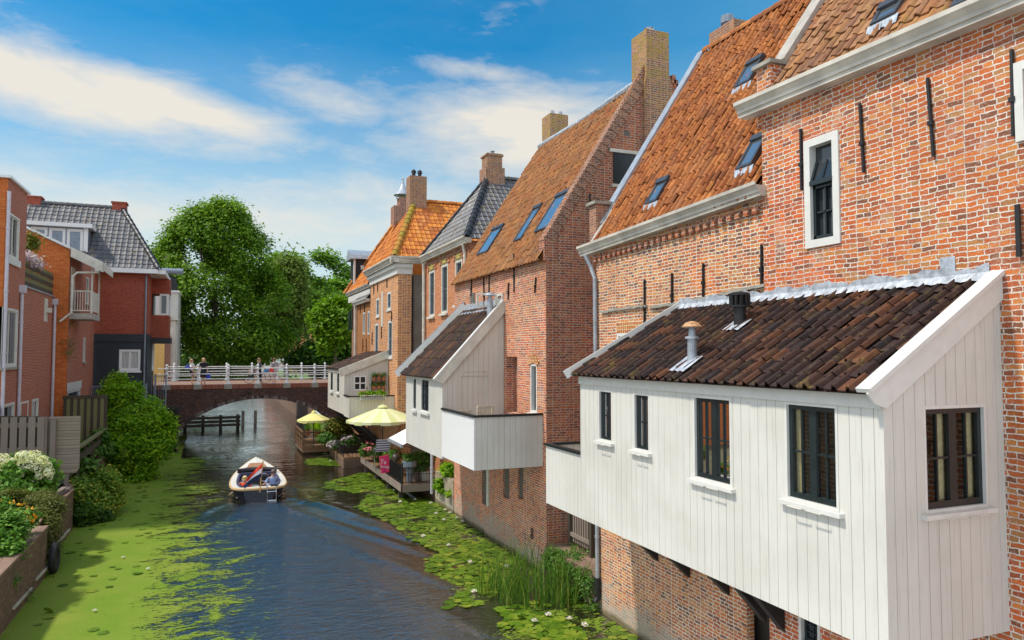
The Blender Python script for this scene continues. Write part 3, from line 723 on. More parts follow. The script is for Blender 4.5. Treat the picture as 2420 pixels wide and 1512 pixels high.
# small casement standing open above the middle kitchen
r = rx(1176, 693, 1190, 722, 0)
o = win(H3, 'X', 0, r, -1, 'white_old', None, 'glass', fw=.09, depth=.04, proud=.05)
m = MB(); y1 = r[1]
for (a, b) in (((-.05, y1, r[2]), (-.62, y1 + .25, r[2])), ((-.05, y1, r[3]), (-.62, y1 + .25, r[3])), ((-.06, y1, r[2]), (-.06, y1, r[3])), ((-.62, y1 + .25, r[2]), (-.62, y1 + .25, r[3]))): m.bar(a, b, .07, .05)
m.build('open_casement', M['white_old'], o)
r = rx(1112, 692, 1122, 720, 0); m = MB(); m.box(-.015, .02, *r); m.build('vent_hole', M['render_dark'], H3)
m = MB()
for z in (1.45, 1.62): m.tube([(-.02, 6.1 + .07 * cos(t), z - .6 + .07 * sin(t)) for t in [2 * pi * k / 10 for k in range(11)]], .014, 6)
m.build('mooring_ring', M['black'], H3)

# ================================================================= fourth house (slate hip roof, arched windows)
H4 = thing('brick_house', 'neat brick house with blue grey hipped roof and arched windows with yellow tracery', 'house', (1, 18, 0), 'old canal houses')
X4 = 1.0; Y4, Y4b = 14.74, 21.3; Z4 = 10.72
rws = [rx(1014, 640, 1027, 748, X4), rx(1043, 625, 1058, 740, X4), rx(1076, 614, 1092, 720, X4)]
m = MB(); wallgrid(m, 'X', X4, Y4, Y4b, -.6, Z4, rws, -1, .12)
m.face([(X4, Y4, -.6), (8, Y4, -.6), (8, Y4, Z4), (X4, Y4, Z4)]); m.face([(X4, Y4b, -.6), (8, Y4b, -.6), (8, Y4b, Z4), (X4, Y4b, Z4)])
m.build('wall', M['brick_neat'], H4)
for r in rws:
    o = win(H4, 'X', X4, r, -1, 'white_old', 'navy_frame' if 'navy_frame' in M else 'galv', 'glass', 1, 2, fw=.10, depth=.11, sill=(.12, .10))
    m = MB(); yc = (r[0] + r[1]) / 2; w = (r[1] - r[0]) / 2; P = [(X4 - .015, yc + cos(pi * k / 10) * w, r[3] + sin(pi * k / 10) * w * 1.05) for k in range(11)]
    m.face(P); fan = m.build('fanlight', M['render_dark'], o)
    m = MB()
    for k in range(1, 6): m.bar((X4 - .03, yc, r[3] + .02), (X4 - .03, yc + cos(pi * k / 6) * w * .95, r[3] + sin(pi * k / 6) * w), .05, .03, (1, 0, 0))
    for k in range(10): m.bar((X4 - .03, yc + cos(pi * k / 10) * w * .62, r[3] + sin(pi * k / 10) * w * .65), (X4 - .03, yc + cos(pi * (k + 1) / 10) * w * .62, r[3] + sin(pi * (k + 1) / 10) * w * .65), .05, .03, (1, 0, 0))
    m.build('tracery', plain('yellow_tracery', (.55, .42, .12)) if 'trac' not in M else M['trac'], o)
    m = MB()
    for k in range(12):
        t = pi * (k + .5) / 12; m.bar((X4 - .02, yc + cos(t) * (w + .03), r[3] + sin(t) * (w + .03)), (X4 - .02, yc + cos(t) * (w + .32), r[3] + sin(t) * (w + .34)), .10, .05, (1, 0, 0))
    m.build('brick_arch', M['brick_neat'], o)
gutter(H4, Y4 - .3, Y4b + .15, X4, Z4 + .12, Z4 + .12, s=.85)
for k in range(44):
    m = MB(); m.box(X4 - .08, X4 + .02, Y4 + k * .148, Y4 + .08 + k * .148, Z4 - .35, Z4 - .24); m.build('dentil', M['brick_brown'], H4)
ax, ay, az = 3.0, 17.98, 14.2
W4 = Y4b - Y4 + .5; e = Vector((.78, Y4b + .25, Z4 + .05)); ev = Vector((ax - .78, 0, az - Z4 - .05)); L4 = ev.length
R4 = Roof(e, (0, -1, 0), ev)
R4.tiles(W4, L4, .24, .33, .03, .028, lambda v: W4 / 2 * v / L4, lambda v: W4 - W4 / 2 * v / L4, H4, 'tile_slate', jit=.5)
e2 = Vector((.78, Y4 - .25, Z4 + .05)); ev2 = Vector((0, ay - Y4 + .25, az - Z4 - .05)); L4b = ev2.length
R4b = Roof(e2, (1, 0, 0), ev2)
R4b.tiles(7, L4b, .24, .33, .03, .028, lambda v: (ax - .78) * v / L4b, None, H4, 'tile_slate', jit=.5)
R4.ridge_tiles(R4b.at(0, 0, .03), (ax, ay, az + .05), .13, 15, H4, 'tile_black', 'hip_cap')
R4.ridge_tiles((ax, ay, az + .05), (8, ay, az + .05), .11, 15, H4, 'tile_slate')
R4.ridge_tiles(R4.at(0, 0, .03), (ax, ay, az + .05), .10, 15, H4, 'tile_black', 'hip_cap')
m = MB(); m.box(ax - .22, ax + .72, ay - .35, ay + .5, az - .35, az + .45); m.box(ax - .12, ax + .62, ay - .28, ay + .45, az + .45, az + 1.12); m.box(ax - .17, ax + .67, ay - .33, ay + .5, az + 1.0, az + 1.08)
m.build('chimney', M['brick_chimney2'], H4)
m = MB(); m.lathe((ax + .25, ay, az + 1.1), [(.07, 0), (.07, .16), (.11, .17), (.02, .22)], 10); m.build('chimney_pot', M['galv'], H4)
pipe(H4, [(X4 - .2, Y4 + .25, Z4 - .1), (X4 - .08, Y4 + .3, Z4 - .5), (X4 - .08, Y4 + .3, 6.)], .06, 'white_old')
pipe(H4, [(X4 - .15, Y4b - .1, Z4 - .25), (X4 - .12, Y4b - .05, Z4 - .6), (X4 - .1, Y4b - .1, 1.)], .07, 'white_old')

# ================================================================= fifth house (bright orange hip roof)
H5 = thing('brick_house', 'tall pale-pointed brick house with bright orange hipped roof and mossy hip tiles', 'house', (0, 26, 0), 'old canal houses')
Y5, Y5b = 22.9, 29.9; Z5 = 10.15
w5 = [rx(908, 760, 917, 812, 0), rx(915, 755, 923, 800, 0)]
ws = [rx(889, 705, 896, 748, 0), rx(915, 690, 924, 732, 0), rx(886, 765, 894, 845, 0), rx(917, 758, 927, 845, 0)]
m = MB(); wallgrid(m, 'X', 0, Y5, Y5b, -.6, Z5, ws, -1, .1)
m.face([(0, Y5, -.6), (.70, Y5, -.6), (.70, Y5, Z5), (0, Y5, Z5)]); m.face([(.70, Y5, -.6), (.70, Y5 + .3, -.6), (.70, Y5 + .3, Z5), (.70, Y5, Z5)])
m.face([(0, Y5b, -.6), (8, Y5b, -.6), (8, Y5b, Z5), (0, Y5b, Z5)])
m.build('wall', M['brick_pale'], H5)
m = MB(); m.face([(.70, Y5 + .3, -.6), (8, Y5 + .3, -.6), (8, Y5 + .3, Z5), (.70, Y5 + .3, Z5)]); m.build('rendered_wall', M['render_grey'], H5)
for r in ws: win(H5, 'X', 0, r, -1, 'white', 'galv', 'glass', 1, 2, fw=.11, depth=.09, sill=(.06, .08))
r = rx(902, 690, 905, 772, 0); m = MB(); m.box(-.03, .02, *r); m.build('white_lath', M['white'], H5)
for p, q in (((884, 660), (884, 695)), ((893, 655), (893, 690)), ((915, 642), (915, 680)), ((926, 735), (926, 760)), ((902, 770), (902, 800)), ((880, 785), (880, 815))): anchor_px(H5, p, q, 0, .05)
m = MB()
for (o_, z0, z1) in ((.08, Z5 - .02, Z5 + .25), (.13, Z5 + .25, Z5 + .32), (.20, Z5 + .32, Z5 + .5)):
    m.box(-o_, .05, Y5 - o_, Y5b + o_ - .05, z0, z1); m.box(.05, .72, Y5 - o_, Y5 + .05, z0, z1)
m.build('cornice', M['white'], H5)
gutter(H5, Y5 - .42, Y5b + .2, -.05, Z5 + .82, Z5 + .82, s=1.); gutterY(H5, -.45, 1.55, Y5 - .05, Z5 + .82)
ax, ay, az = 1.75, 26.4, 14.65; e = Vector((-.32, Y5b + .3, Z5 + .78)); ev = Vector((ax + .32, 0, az - Z5 - .78)); L5 = ev.length; W5 = Y5b - Y5 + .65
R5 = Roof(e, (0, -1, 0), ev)
R5.tiles(W5, L5, .26, .36, .035, .03, lambda v: W5 / 2 * v / L5, lambda v: W5 - W5 / 2 * v / L5, H5, 'tile_bright', jit=.7)
e2 = Vector((-.32, Y5 - .35, Z5 + .78)); ev2 = Vector((0, ay - Y5 + .35, az - Z5 - .78)); L5b = ev2.length
R5b = Roof(e2, (1, 0, 0), ev2); R5b.tiles(7.5, L5b, .26, .36, .035, .03, lambda v: (ax + .32) * v / L5b, None, H5, 'tile_bright', jit=.7)
M['tile_mossy'] = tilemat('mossy_hip_tiles', [(.34, .22, .03), (.26, .20, .03), (.40, .20, .04)], .9, (.28, .24, .02), .85, .2, .5)
R5.ridge_tiles(R5b.at(0, 0, .03), (ax, ay, az + .05), .15, 13, H5, 'tile_mossy', 'hip_cap')
R5.ridge_tiles((ax, ay, az + .05), (7.5, ay, az + .05), .12, 14, H5, 'tile_bright')
m = MB(); m.box(1.35, 2.3, 25.9, 26.8, 13.9, 16.0); m.build('chimney', M['brick_chimney2'], H5)
m = MB()
for x in (1.65, 2.0): m.lathe((x, 26.3, 16.0), [(.1, 0), (.1, .22), (.15, .24), (.11, .3), (.15, .33), (.03, .45)], 10)
m.build('chimney_pot', M['black'], H5)
m = MB(); m.lathe(tuple(R5b.at(4.6, 2.2, 0)), [(.18, 0), (.07, .12), (.07, .55), (.09, .6)], 10); m.build('vent_pipe', M['black'], H5)
pipe(H5, [(.78, Y5 + .22, Z5 - .1), (.78, Y5 + .22, 2.)], .07, 'black')

# ================================================================= sixth house
H6 = thing('brick_house', 'farthest canal house, brown brick with black boarded dormer and orange hip tiles', 'house', (1, 34, 0), 'old canal houses')
Y6, Y6b, Z6 = 30.3, 37.9, 9.9
m = MB(); m.box(.3, 8, Y6, Y6b, -.5, Z6); m.build('wall', M['brick_brown'], H6)
m = MB(); m.box(.02, .35, Y6, Y6b + .2, Z6 - .3, Z6 + .1); m.box(.02, 2, Y6b - .03, Y6b + .2, Z6 - .3, Z6 + .1); m.build('cornice', M['white'], H6)
gutter(H6, Y6, Y6b + .4, .15, Z6 + .4, Z6 + .4)
ax, ay, az = 2.7, 34.2, 15.1; e = Vector((-.1, Y6b + .35, Z6 + .38)); W6 = Y6b - Y6 + .5; ev = Vector((ax + .1, 0, az - Z6 - .38)); L6 = ev.length
R6 = Roof(e, (0, -1, 0), ev); R6.tiles(W6, L6, .28, .4, .035, .03, lambda v: W6 / 2 * v / L6, lambda v: W6 - W6 / 2 * v / L6, H6, 'tile_bright', jit=.6)
R6.ridge_tiles(R6.at(0, 0, .03), (ax, ay, az), .17, 13, H6, 'tile_bright', 'hip_cap')
m = MB(); m.face([(-.1, Y6b + .35, Z6 + .38), (8, Y6b + .35, Z6 + .38), (8, ay, az), (ax, ay, az)]); m.build('back_roof', M['tile_bright'], H6)
c0 = PY(931, 490, 34.); c1 = PY(966, 490, 34.)
m = MB(); m.box(c0[0], c1[0], 34, 35, 14.2, c0[1] + .15); m.box(c0[0] + .4, c1[0], 34.1, 34.9, c0[1] + .15, c0[1] + .75); m.build('chimney', M['brick_brown'], H6)
m = MB(); cx = (c0[0] + c1[0]) / 2 + .2; m.lathe((cx, 34.5, c0[1] + .95), [(.62, 0), (.60, .06), (.3, .35), (.12, .75), (.05, 1.05), (.09, 1.15), (.02, 1.25)], 14)
for dx in (-.4, .4): m.box(cx + dx - .03, cx + dx + .03, 34.4, 34.6, c0[1] + .7, c0[1] + 1.0)
m.build('chimney_cowl', M['zinc'], H6)
r = ry(838, 612, 885, 665, 36.6)
m = MB(); m.box(r[0], r[1] + .6, 36.6, 38.2, r[2] - 1.2, r[3]); dm = m.build('dormer', planks('black_weatherboard', (.018, .022, .024), .16, .06, .2, .5, .3, horiz=True), H6)
m = MB(); m.hexa([(r[0] - .3, 36.3, r[3]), (r[1] + .8, 36.3, r[3]), (r[1] + .8, 38.5, r[3]), (r[0] - .3, 38.5, r[3]), (r[0] - .3, 36.4, r[3] + .28), (r[1] + .8, 36.4, r[3] + .28), (r[1] + .8, 37.6, r[3] + .75), (r[0] - .3, 37.6, r[3] + .75)]); m.build('dormer_roof', M['zinc'], dm)
q = ry(852, 627, 860, 637, 36.6); m = MB(); m.box(q[0], q[1], 36.55, 36.62, q[2], q[3]); m.build('dormer_window', M['white'], dm)
m = MB(); m.box(r[0] - .06, r[0] + .05, 36.55, 36.75, r[2] - 1.2, r[3]); m.build('corner_post', M['white'], dm)
an = rx(842, 715, 876, 860, 0)
m = MB(); wallgrid(m, 'X', 0.02, Y5b + .02, an[1], -.5, 9.3, [rx(857, 738, 862, 790, 0), rx(868, 735, 873, 790, 0)], -1, .08); m.face([(.02, an[1], -.5), (.3, an[1], -.5), (.3, an[1], 9.3), (.02, an[1], 9.3)])
m.build('annex_wall', M['brick_ochre'], H6)
for q in (rx(857, 738, 862, 790, 0), rx(868, 735, 873, 790, 0), rx(857, 835, 862, 846, 0), rx(866, 833, 871, 846, 0)): win(H6, 'X', 0.02, q, -1, 'white', None, 'glass', fw=.10, depth=.07)
RA = Roof((-.15, an[1] + .1, 9.45), (0, -1, 0), (1, 0, 1.25)); RA.tiles(an[1] - Y5b + .1, 1.9, .26, .36, .03, .03, parent=H6, mat='tile_black', name='annex_roof')
gutter(H6, Y5b + .1, an[1] + .3, .0, 9.42, 9.42, 'white_old', s=.7)
pipe(H6, [(-.15, an[1] - .1, 9.3), (-.1, an[1] - .1, 8.9), (-.1, an[1] - .1, 3.)], .07, 'white_old')
for p, q in (((852, 720), (852, 740)), ((862, 715), (862, 738)), ((858, 800), (858, 830)), ((866, 800), (866, 830))): anchor_px(H6, p, q, .02, .05)
m = MB()
for (a, b, c, d) in ((824, 735, 828, 780), (831, 730, 834, 778)): m.box(.24, .32, *rx(a, b, c, d, .3))
m.build('shutter', M['dark_paint'], H6)
# ================================================================= THE HANGING KITCHENS
def board(mb, a, b, w, h, up=(0, 0, 1)): mb.bar(a, b, w, h, up)
def stays(parent, f, r):
    """window stay hooks on the sill front"""
    m = MB(); w = (r[1] - r[0]); z = r[2] - .035
    for s in (0, 1):
        a = r[0] + w * (.18 + .36 * s); b = a + w * .28
        m.tube([f(a, .11, z), f(a, .13, z - .012), f(b, .13, z - .012), f(b, .11, z)], .008, 5)
    m.build('window_stay', M['white_old'], parent)
# ---- large near kitchen
K = thing('hanging_kitchen', 'large white boarded kitchen under a long dark pantile roof with two flues', 'kitchen', (-1, -4, 3), 'white hanging kitchens')
XF = -1.95; YR = -7.55; YL = -.62; ZB = 2.92; ZE = 5.66
W3 = [rx(1414, 922, 1446, 1043, XF), rx(1497, 930, 1534, 1066, XF), rx(1638, 937, 1728, 1141, XF), rx(1855, 953, 1980, 1193, XF)]
WS = ry(2180, 960, 2335, 1197, YR)
m = MB()
wallgrid(m, 'X', XF, YR, YL, ZB, ZE, W3, -1, .10)
wallgrid(m, 'Y', YR, XF, .0, ZB, ZE, [WS], -1, .10)
m.face([(XF, YR, ZE), (0, YR, ZE), (0, YR, 6.98)])
m.face([(XF, YL, ZB), (0, YL, ZB), (0, YL, 6.98), (XF, YL, ZE)])
m.build('wall', M['white_plank'], K)
m = MB(); m.face([(XF + .01, YR + .01, ZB + .03), (0, YR + .01, ZB + .03), (0, YL, ZB + .03), (XF + .01, YL, ZB + .03)]); m.build('underside', M['black_wood'], K)
# inside: lining, floor, worktop, hanging tools seen through the panes
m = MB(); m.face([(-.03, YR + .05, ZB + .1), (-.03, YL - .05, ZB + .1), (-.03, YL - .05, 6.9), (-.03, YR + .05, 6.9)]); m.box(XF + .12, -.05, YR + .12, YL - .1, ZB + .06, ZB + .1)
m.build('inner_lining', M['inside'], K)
m = MB(); m.box(-.62, -.06, YR + .8, YL - .3, ZB + 1.0, ZB + 1.05); m.box(-.58, -.08, YR + .85, YL - .35, ZB + .12, ZB + 1.0); m.build('worktop', M['stone'], K)
m = MB()
for k in range(10): m.bar((-.12, -6.9 + k * .13, 4.95), (-.12, -6.9 + k * .13, 4.62 + .1 * (k % 3)), .03, .02, (1, 0, 0))
m.bar((-.1, -7.0, 4.98), (-.1, -5.5, 4.98), .03, .03); m.build('utensil_rail', M['black'], K)
f = mp('X', XF, -1)
for i, r in enumerate(W3):
    big = i > 1
    o = win(K, 'X', XF, r, -1, 'white', 'dark_paint', 'glass_clear', 2, 2, fw=.035 if big else .03, sw=.055 if big else .04, depth=.10, leaves=2 if big else 1,
            sill=(.075, .055), curtain=[(.0, .28)] if not big else [(.86, 1.)], proud=.004)
    stays(o, f, r)
o = win(K, 'Y', YR, WS, -1, 'white', 'dark_paint', 'glass_clear', 2, 2, fw=.035, sw=.06, depth=.10, leaves=2, sill=(.075, .055), curtain=[(.84, 1.), (.3, .5)], proud=.004)
stays(o, mp('Y', YR, -1), WS)
m = MB(); m.box(XF - .03, XF + .02, YR + .01, YL + .02, ZE - .15, ZE + .07); m.build('fascia', M['white'], K)
RK = Roof((XF - .17, YL + .1, ZE + .02), (0, -1, 0), (2.12, 0, 1.32)); LK = math.hypot(2.12, 1.32); WK = YL - YR + .05
RK.tiles(WK, LK, .205, .275, .066, .018, lambda v: .72 * v / LK, None, K, 'tile_dark', jit=1.2)
m = MB()
b0 = RK.at(WK + .03, -.06, .07); b1 = RK.at(WK + .03, LK + .06, .07)
board(m, b0, b1, .19, .05, (0, 0, 1)); m.build('verge_cap', M['white'], K)
m = MB(); n = (b1 - b0).normalized(); dn = Vector((n.z, 0, -n.x)) * .30
q = [b0 + Vector((0, -.06, -.03)), b1 + Vector((0, -.06, -.03)), b1 + dn * .9 + Vector((0, -.06, 0)), b0 + dn + n * .12 + Vector((0, -.06, 0)), b0 + dn * .6 + n * .02 + Vector((0, -.06, 0))]
m.face(q); m.face([p + Vector((0, .03, 0)) for p in q][::-1])
for i in range(5): m.face([q[i], q[i] + Vector((0, .03, 0)), q[(i+1) % 5] + Vector((0, .03, 0)), q[(i+1) % 5]])
m.build('bargeboard', M['white'], K)
m = MB(); c0 = RK.at(-.03, -.08, .05); c1 = RK.at(.69, LK, .05); board(m, c0, c1, .07, .16); m.build('bargeboard', M['white'], K)
# lead flashing along the house wall, scalloped between the tile rolls
m = MB(); n = 64
for i in range(n):
    u0 = .7 + (WK - .75) * i / n; u1 = .7 + (WK - .75) * (i + 1) / n
    h0 = LK - .12 - .04 * abs(sin(i * 1.57)); h1 = LK - .12 - .04 * abs(sin((i + 1) * 1.57))
    j = .03 * sin(i * .7) + .02 * sin(i * 2.3); j2 = .03 * sin((i + 1) * .7) + .02 * sin((i + 1) * 2.3)
    t0 = RK.at(u0, LK, 0); t1 = RK.at(u1, LK, 0); up = Vector((0, 0, .15 + j)); up2 = Vector((0, 0, .15 + j2)); xx = Vector((-.07 - t0.x, 0, 0))
    m.face([RK.at(u0, h0, .055), RK.at(u1, h1, .055), t1 + xx + Vector((0, 0, .07)), t0 + xx + Vector((0, 0, .07))])
    m.face([t0 + xx + Vector((0, 0, .07)), t1 + xx + Vector((0, 0, .07)), t1 + xx + up2, t0 + xx + up])
m.build('lead_flashing', M['lead_pale'], K)
# flues
u, v = RK.px(1632, 850, .05); p = RK.at(u, v)
m = MB(); m.lathe((p.x, p.y, p.z - .05), [(.075, 0), (.072, .42), (.11, .42), (.11, .45), (.06, .46), (.05, .58), (.15, .6), (.10, .66), (.02, .69)], 14); o = m.build('flue_pipe', M['zinc'], K)
m = MB(); m.lathe((p.x, p.y, p.z + .545), [(.15, 0), (.155, .015), (.10, .075), (.02, .10)], 14); m.build('rusty_cap', plain('rusty_cap', (.45, .25, .12), .7, .4, 20.), o)
m = MB()
for k in range(6):
    ua = u - .2 + .4 * k / 6; ub = u - .2 + .4 * (k + 1) / 6
    m.face([RK.at(ua, v - .34, .055 + .02 * (k % 2)), RK.at(ub, v - .34, .055 + .02 * ((k + 1) % 2)), RK.at(ub, v + .1, .06), RK.at(ua, v + .1, .06)])
m.build('flashing', M['lead'], o)
u, v = RK.px(1745, 765, .05); p = RK.at(u, v)
m = MB(); m.lathe((p.x, p.y, p.z - .05), [(.10, 0), (.095, .36)], 14); m.lathe((p.x, p.y, p.z + .31), [(.16, 0), (.16, .03), (.11, .03), (.11, .05)], 14)
for k in range(12):
    t = 2 * pi * k / 12; m.box(p.x + .14 * cos(t) - .02, p.x + .14 * cos(t) + .02, p.y + .14 * sin(t) - .02, p.y + .14 * sin(t) + .02, p.z + .34, p.z + .50)
m.lathe((p.x, p.y, p.z + .50), [(.165, 0), (.165, .03), (.12, .05)], 14); o = m.build('flue_pipe', M['black'], K, label='short black flue with slotted cap')
m = MB()
for k in range(6):
    ua = u - .2 + .4 * k / 6; ub = u - .2 + .4 * (k + 1) / 6
    m.face([RK.at(ua, v - .22, .06 + .02 * (k % 2)), RK.at(ub, v - .22, .06 + .02 * ((k + 1) % 2)), RK.at(ub, v + .12, .06), RK.at(ua, v + .12, .06)])
m.build('flashing', M['lead_pale'], o)
# braces below
for px, py in ((1545, 1325), (1619, 1364), (1711, 1405), (1798, 1470), (1845, 1496)):
    y, z = PX(px, py, -.06)
    m = MB(); m.hexa([(-.01, y - .08, z), (-.01, y + .08, z), (-1.15, y + .08, ZB - .02), (-1.15, y - .08, ZB - .02), (-.01, y - .08, z + .55), (-.01, y + .08, z + .55), (-.6, y + .08, ZB + .01), (-.6, y - .08, ZB + .01)])
    o = m.build('brace', M['black_wood'], K)
# small balcony at its far end
YB = .97; ZT = 4.14
m = MB(); m.box(XF, XF + .05, YL + .003, YB, ZB, ZT); m.box(XF + .05, 0, YB - .05, YB, ZB, ZT); m.box(XF + .05, 0, YL + .003, YB - .05, ZB, ZB + .1)
bal = m.build('balcony', M['white_plank'], K)
m = MB(); m.box(XF - .04, XF + .08, YL + .004, YB + .03, ZT, ZT + .05); m.box(XF + .08, 0, YB - .08, YB + .03, ZT, ZT + .05); m.build('coping', M['dark_paint'], bal)
m = MB(); m.box(XF + .05, 0, YL + .1, YB - .05, ZT - .45, ZT - .40); m.build('deck', M['stone'], bal)

# ---- middle kitchen
K = thing('hanging_kitchen', 'steep roofed white kitchen with slatted chairs behind its balcony wall', 'kitchen', (-1, 9, 3), 'white hanging kitchens')
XF = -2.03; YR = 8.36; YL = 12.95; ZB = 2.86; ZE = 5.40; ZW = 7.66
WF = [rx(976, 892, 984, 968, XF), rx(995, 895, 1014, 973, XF)]
m = MB(); wallgrid(m, 'X', XF, YR, YL, ZB, ZE, WF, -1, .08); m.build('front_wall', M['white_plank_worn'], K)
PN = ry(1088, 878, 1152, 976, YR)
m = MB(); wallgrid(m, 'Y', YR, XF, 0, ZB, ZE, [(PN[0], PN[1], PN[2], min(PN[3], ZE))], -1, .05)
m.face([(XF, YR, ZE), (0, YR, ZE), (0, YR, ZW)])
m.build('side_wall', M['cream_plank'], K)
m = MB(); m.face([(XF, YL, ZB), (0, YL, ZB), (0, YL, ZW), (XF, YL, ZE)])
m.build('far_wall', M['cream_plank'], K)
m = MB(); m.box(PN[0], PN[1], YR + .03, YR + .06, PN[2], PN[3]); m.build('door', M['cream_plank'], K)
m = MB(); m.box(PN[0] - .04, PN[1] + .04, YR - .02, YR + .03, PN[3] - .0, PN[3] + .03); m.build('door_head', M['white_old'], K)
for r in WF: win(K, 'X', XF, r, -1, 'white', 'dark_paint', 'glass', 2, 4, fw=.04, sw=.04, depth=.08, sill=(.09, .08))
m = MB(); m.box(XF + .02, 0, YR + .02, YL, ZB + .0, ZB + .04); m.build('underside', M['black_wood'], K)
m = MB(); m.box(XF - .04, XF, YR + .01, YL, ZE - .12, ZE + .05); m.build('fascia', M['white_old'], K)
ev = (2.2, 0, ZW - ZE + .15); RK2 = Roof((XF - .17, YL + .15, ZE - .08), (0, -1, 0), ev); LK2 = math.hypot(2.2, ev[2]); WK2 = YL - YR + .15
RK2.tiles(WK2, LK2 - .1, .145, .40, .042, .028, lambda v: .95 * v / LK2, None, K, 'tile_dark', jit=1.)
m = MB(); b0 = RK2.at(WK2 + .04, -.1, .08); b1 = RK2.at(WK2 + .04, LK2 + .02, .08); board(m, b0, b1, .16, .05); m.build('verge_cap', M['white'], K)
m = MB(); n = (b1 - b0).normalized(); dn = Vector((n.z, 0, -n.x)) * .30
q = [b0 + Vector((0, -.06, -.03)), b1 + Vector((0, -.06, -.03)), b1 + dn + Vector((0, -.06, 0)), b0 + dn + n * .1 + Vector((0, -.06, 0))]
m.face(q); m.face([p + Vector((0, .03, 0)) for p in q][::-1])
for i in range(4): m.face([q[i], q[i] + Vector((0, .03, 0)), q[(i+1) % 4] + Vector((0, .03, 0)), q[(i+1) % 4]])
m.build('bargeboard', M['cream_flat'] if 'cream_flat' in M else M['white_old'], K)
m = MB(); c0 = RK2.at(-.04, -.1, .1); c1 = RK2.at(.9, LK2 + .1, .1); board(m, c0, c1, .08, .22); m.build('bargeboard', M['white'], K)
m = MB(); board(m, c0 + Vector((0, .1, .14)), c1 + Vector((0, .1, .14)), .12, .05); m.build('verge_gutter', M['zinc'], K)
m = MB(); n = 24
for i in range(n):
    u0 = .9 + (WK2 - .95) * i / n; u1 = .9 + (WK2 - .95) * (i + 1) / n; a = RK2.at(u0, LK2 - .32 - .06 * (i % 2), .06); b = RK2.at(u1, LK2 - .32 - .06 * ((i+1) % 2), .06)
    m.face([a, b, (-.03, b.y, ZW + .02), (-.03, a.y, ZW + .02)]); m.face([(-.03, a.y, ZW + .02), (-.03, b.y, ZW + .02), (-.03, b.y, ZW + .2 + .03 * (i % 3)), (-.03, a.y, ZW + .2 + .03 * (i % 2))])
m.build('lead_flashing', M['lead_pale'], K)
u, v = RK2.px(1155, 745, .05); p = RK2.at(u, v)
m = MB(); m.lathe((p.x, p.y, p.z - .1), [(.10, 0), (.10, .68), (.06, .69), (.06, .76), (.20, .77), (.12, .84), (.02, .88)], 14); m.build('flue_pipe', M['zinc'], K)
YB = 5.38; ZT = 4.37; ZBb = 3.0
m = MB(); m.box(XF - .01, XF + .04, YB, YR - .003, ZBb - .05, ZT); m.build('balcony_front', M['white_clean'], K)
m = MB(); m.box(XF + .04, 0, YB, YB + .05, ZBb - .05, ZT); m.build('balcony_side', M['white_plank'], K)
m = MB(); m.box(XF + .04, 0, YB + .05, YR, ZBb - .05, ZBb + .1); m.build('balcony_floor', M['stone'], K)
m = MB(); m.box(XF - .05, XF + .07, YB - .04, YR, ZT, ZT + .06); m.box(XF + .07, 0, YB - .04, YB + .08, ZT, ZT + .06); m.build('coping', M['dark_brown'] if 'dark_brown' in M else M['black_wood'], K)
def slat_chair(x, y, z, lab, rot=0.):
    t = thing('slatted_chair', lab, 'chair', (x, y, z), 'slatted balcony chairs'); c, s = cos(rot), sin(rot)
    def P(a, b, h): return (x + a * c - b * s, y + a * s + b * c, z + h)
    wd = plain('pale_teak', (.55, .47, .36), .7, .2) if 'teak' not in M else M['teak']; M['teak'] = wd
    m = MB()
    for k in range(7): m.bar(P(-.22 + .44 * k / 6, -.2, .45), P(-.22 + .44 * k / 6, -.26, .93), .045, .02, (0, 1, 0))
    m.bar(P(-.25, -.265, .95), P(.25, -.265, .95), .05, .06); m.build('backrest', wd, t)
    m = MB()
    for k in range(6): m.bar(P(-.24, -.18 + .08 * k, .44), P(.24, -.18 + .08 * k, .44), .06, .025)
    m.build('seat', wd, t)
    for (a, b) in ((-.23, -.2), (.23, -.2), (-.23, .22), (.23, .22)):
        m = MB(); m.bar(P(a, b, 0), P(a, b, .44 if b > 0 else .95), .045, .045, (0, 1, 0)); m.build('leg', wd, t)
a = PY(1147, 985, 6.6)
slat_chair(a[0], 6.85, 3.62, 'pale slatted chair, its back just above the balcony coping, beside the brick wall')
a = PY(1093, 985, 7.6); slat_chair(a[0], 7.8, 3.42, 'pale slatted chair low behind the balcony wall near the boarded door')
m = MB(); m.box(-1.9, -.1, 5.5, 8.2, 3.35, 3.40)
o = m.build('balcony_deck', M['stone'], K)

# ---- far kitchen
K = thing('hanging_kitchen', 'small far white kitchen with a four pane door beside a flower pot shelf', 'kitchen', (-1, 27, 3), 'white hanging kitchens')
XF = -2.3; YR = 25.0; YL = 30.8; ZB = 2.9; ZE = 5.25; ZW = 6.1
WF = [rx(781, 878, 787, 924, XF), rx(796, 880, 802, 928, XF)]
m = MB(); wallgrid(m, 'X', XF, YR, YL, ZB, ZE, WF, -1, .08); 
wallgrid(m, 'Y', YR, XF, 0, ZB, ZE, [], -1, .05); m.face([(XF, YR, ZE), (0, YR, ZE), (0, YR, ZW)]); m.face([(XF, YL, ZB), (0, YL, ZB), (0, YL, ZW), (XF, YL, ZE)])
m.build('wall', M['cream_plank'], K)
for r in WF: win(K, 'X', XF, r, -1, 'white', 'dark_paint', 'glass', 2, 4, fw=.06, sw=.05, depth=.07, sill=(.1, .1))
D = ry(829, 881, 871, 940, YR); G4 = ry(835.5, 888, 864.5, 922, YR)
m = MB(); m.box(D[0], D[1], YR - .04, YR + .01, ZB + 1., D[3]); d = m.build('door', M['cream_plank'], K)
win(d, 'Y', YR - .045, G4, -1, 'white_clean', 'white_clean', 'glass', 2, 2, fw=.03, sw=.03, bar=.06, depth=.0, proud=.04, name='door_window')
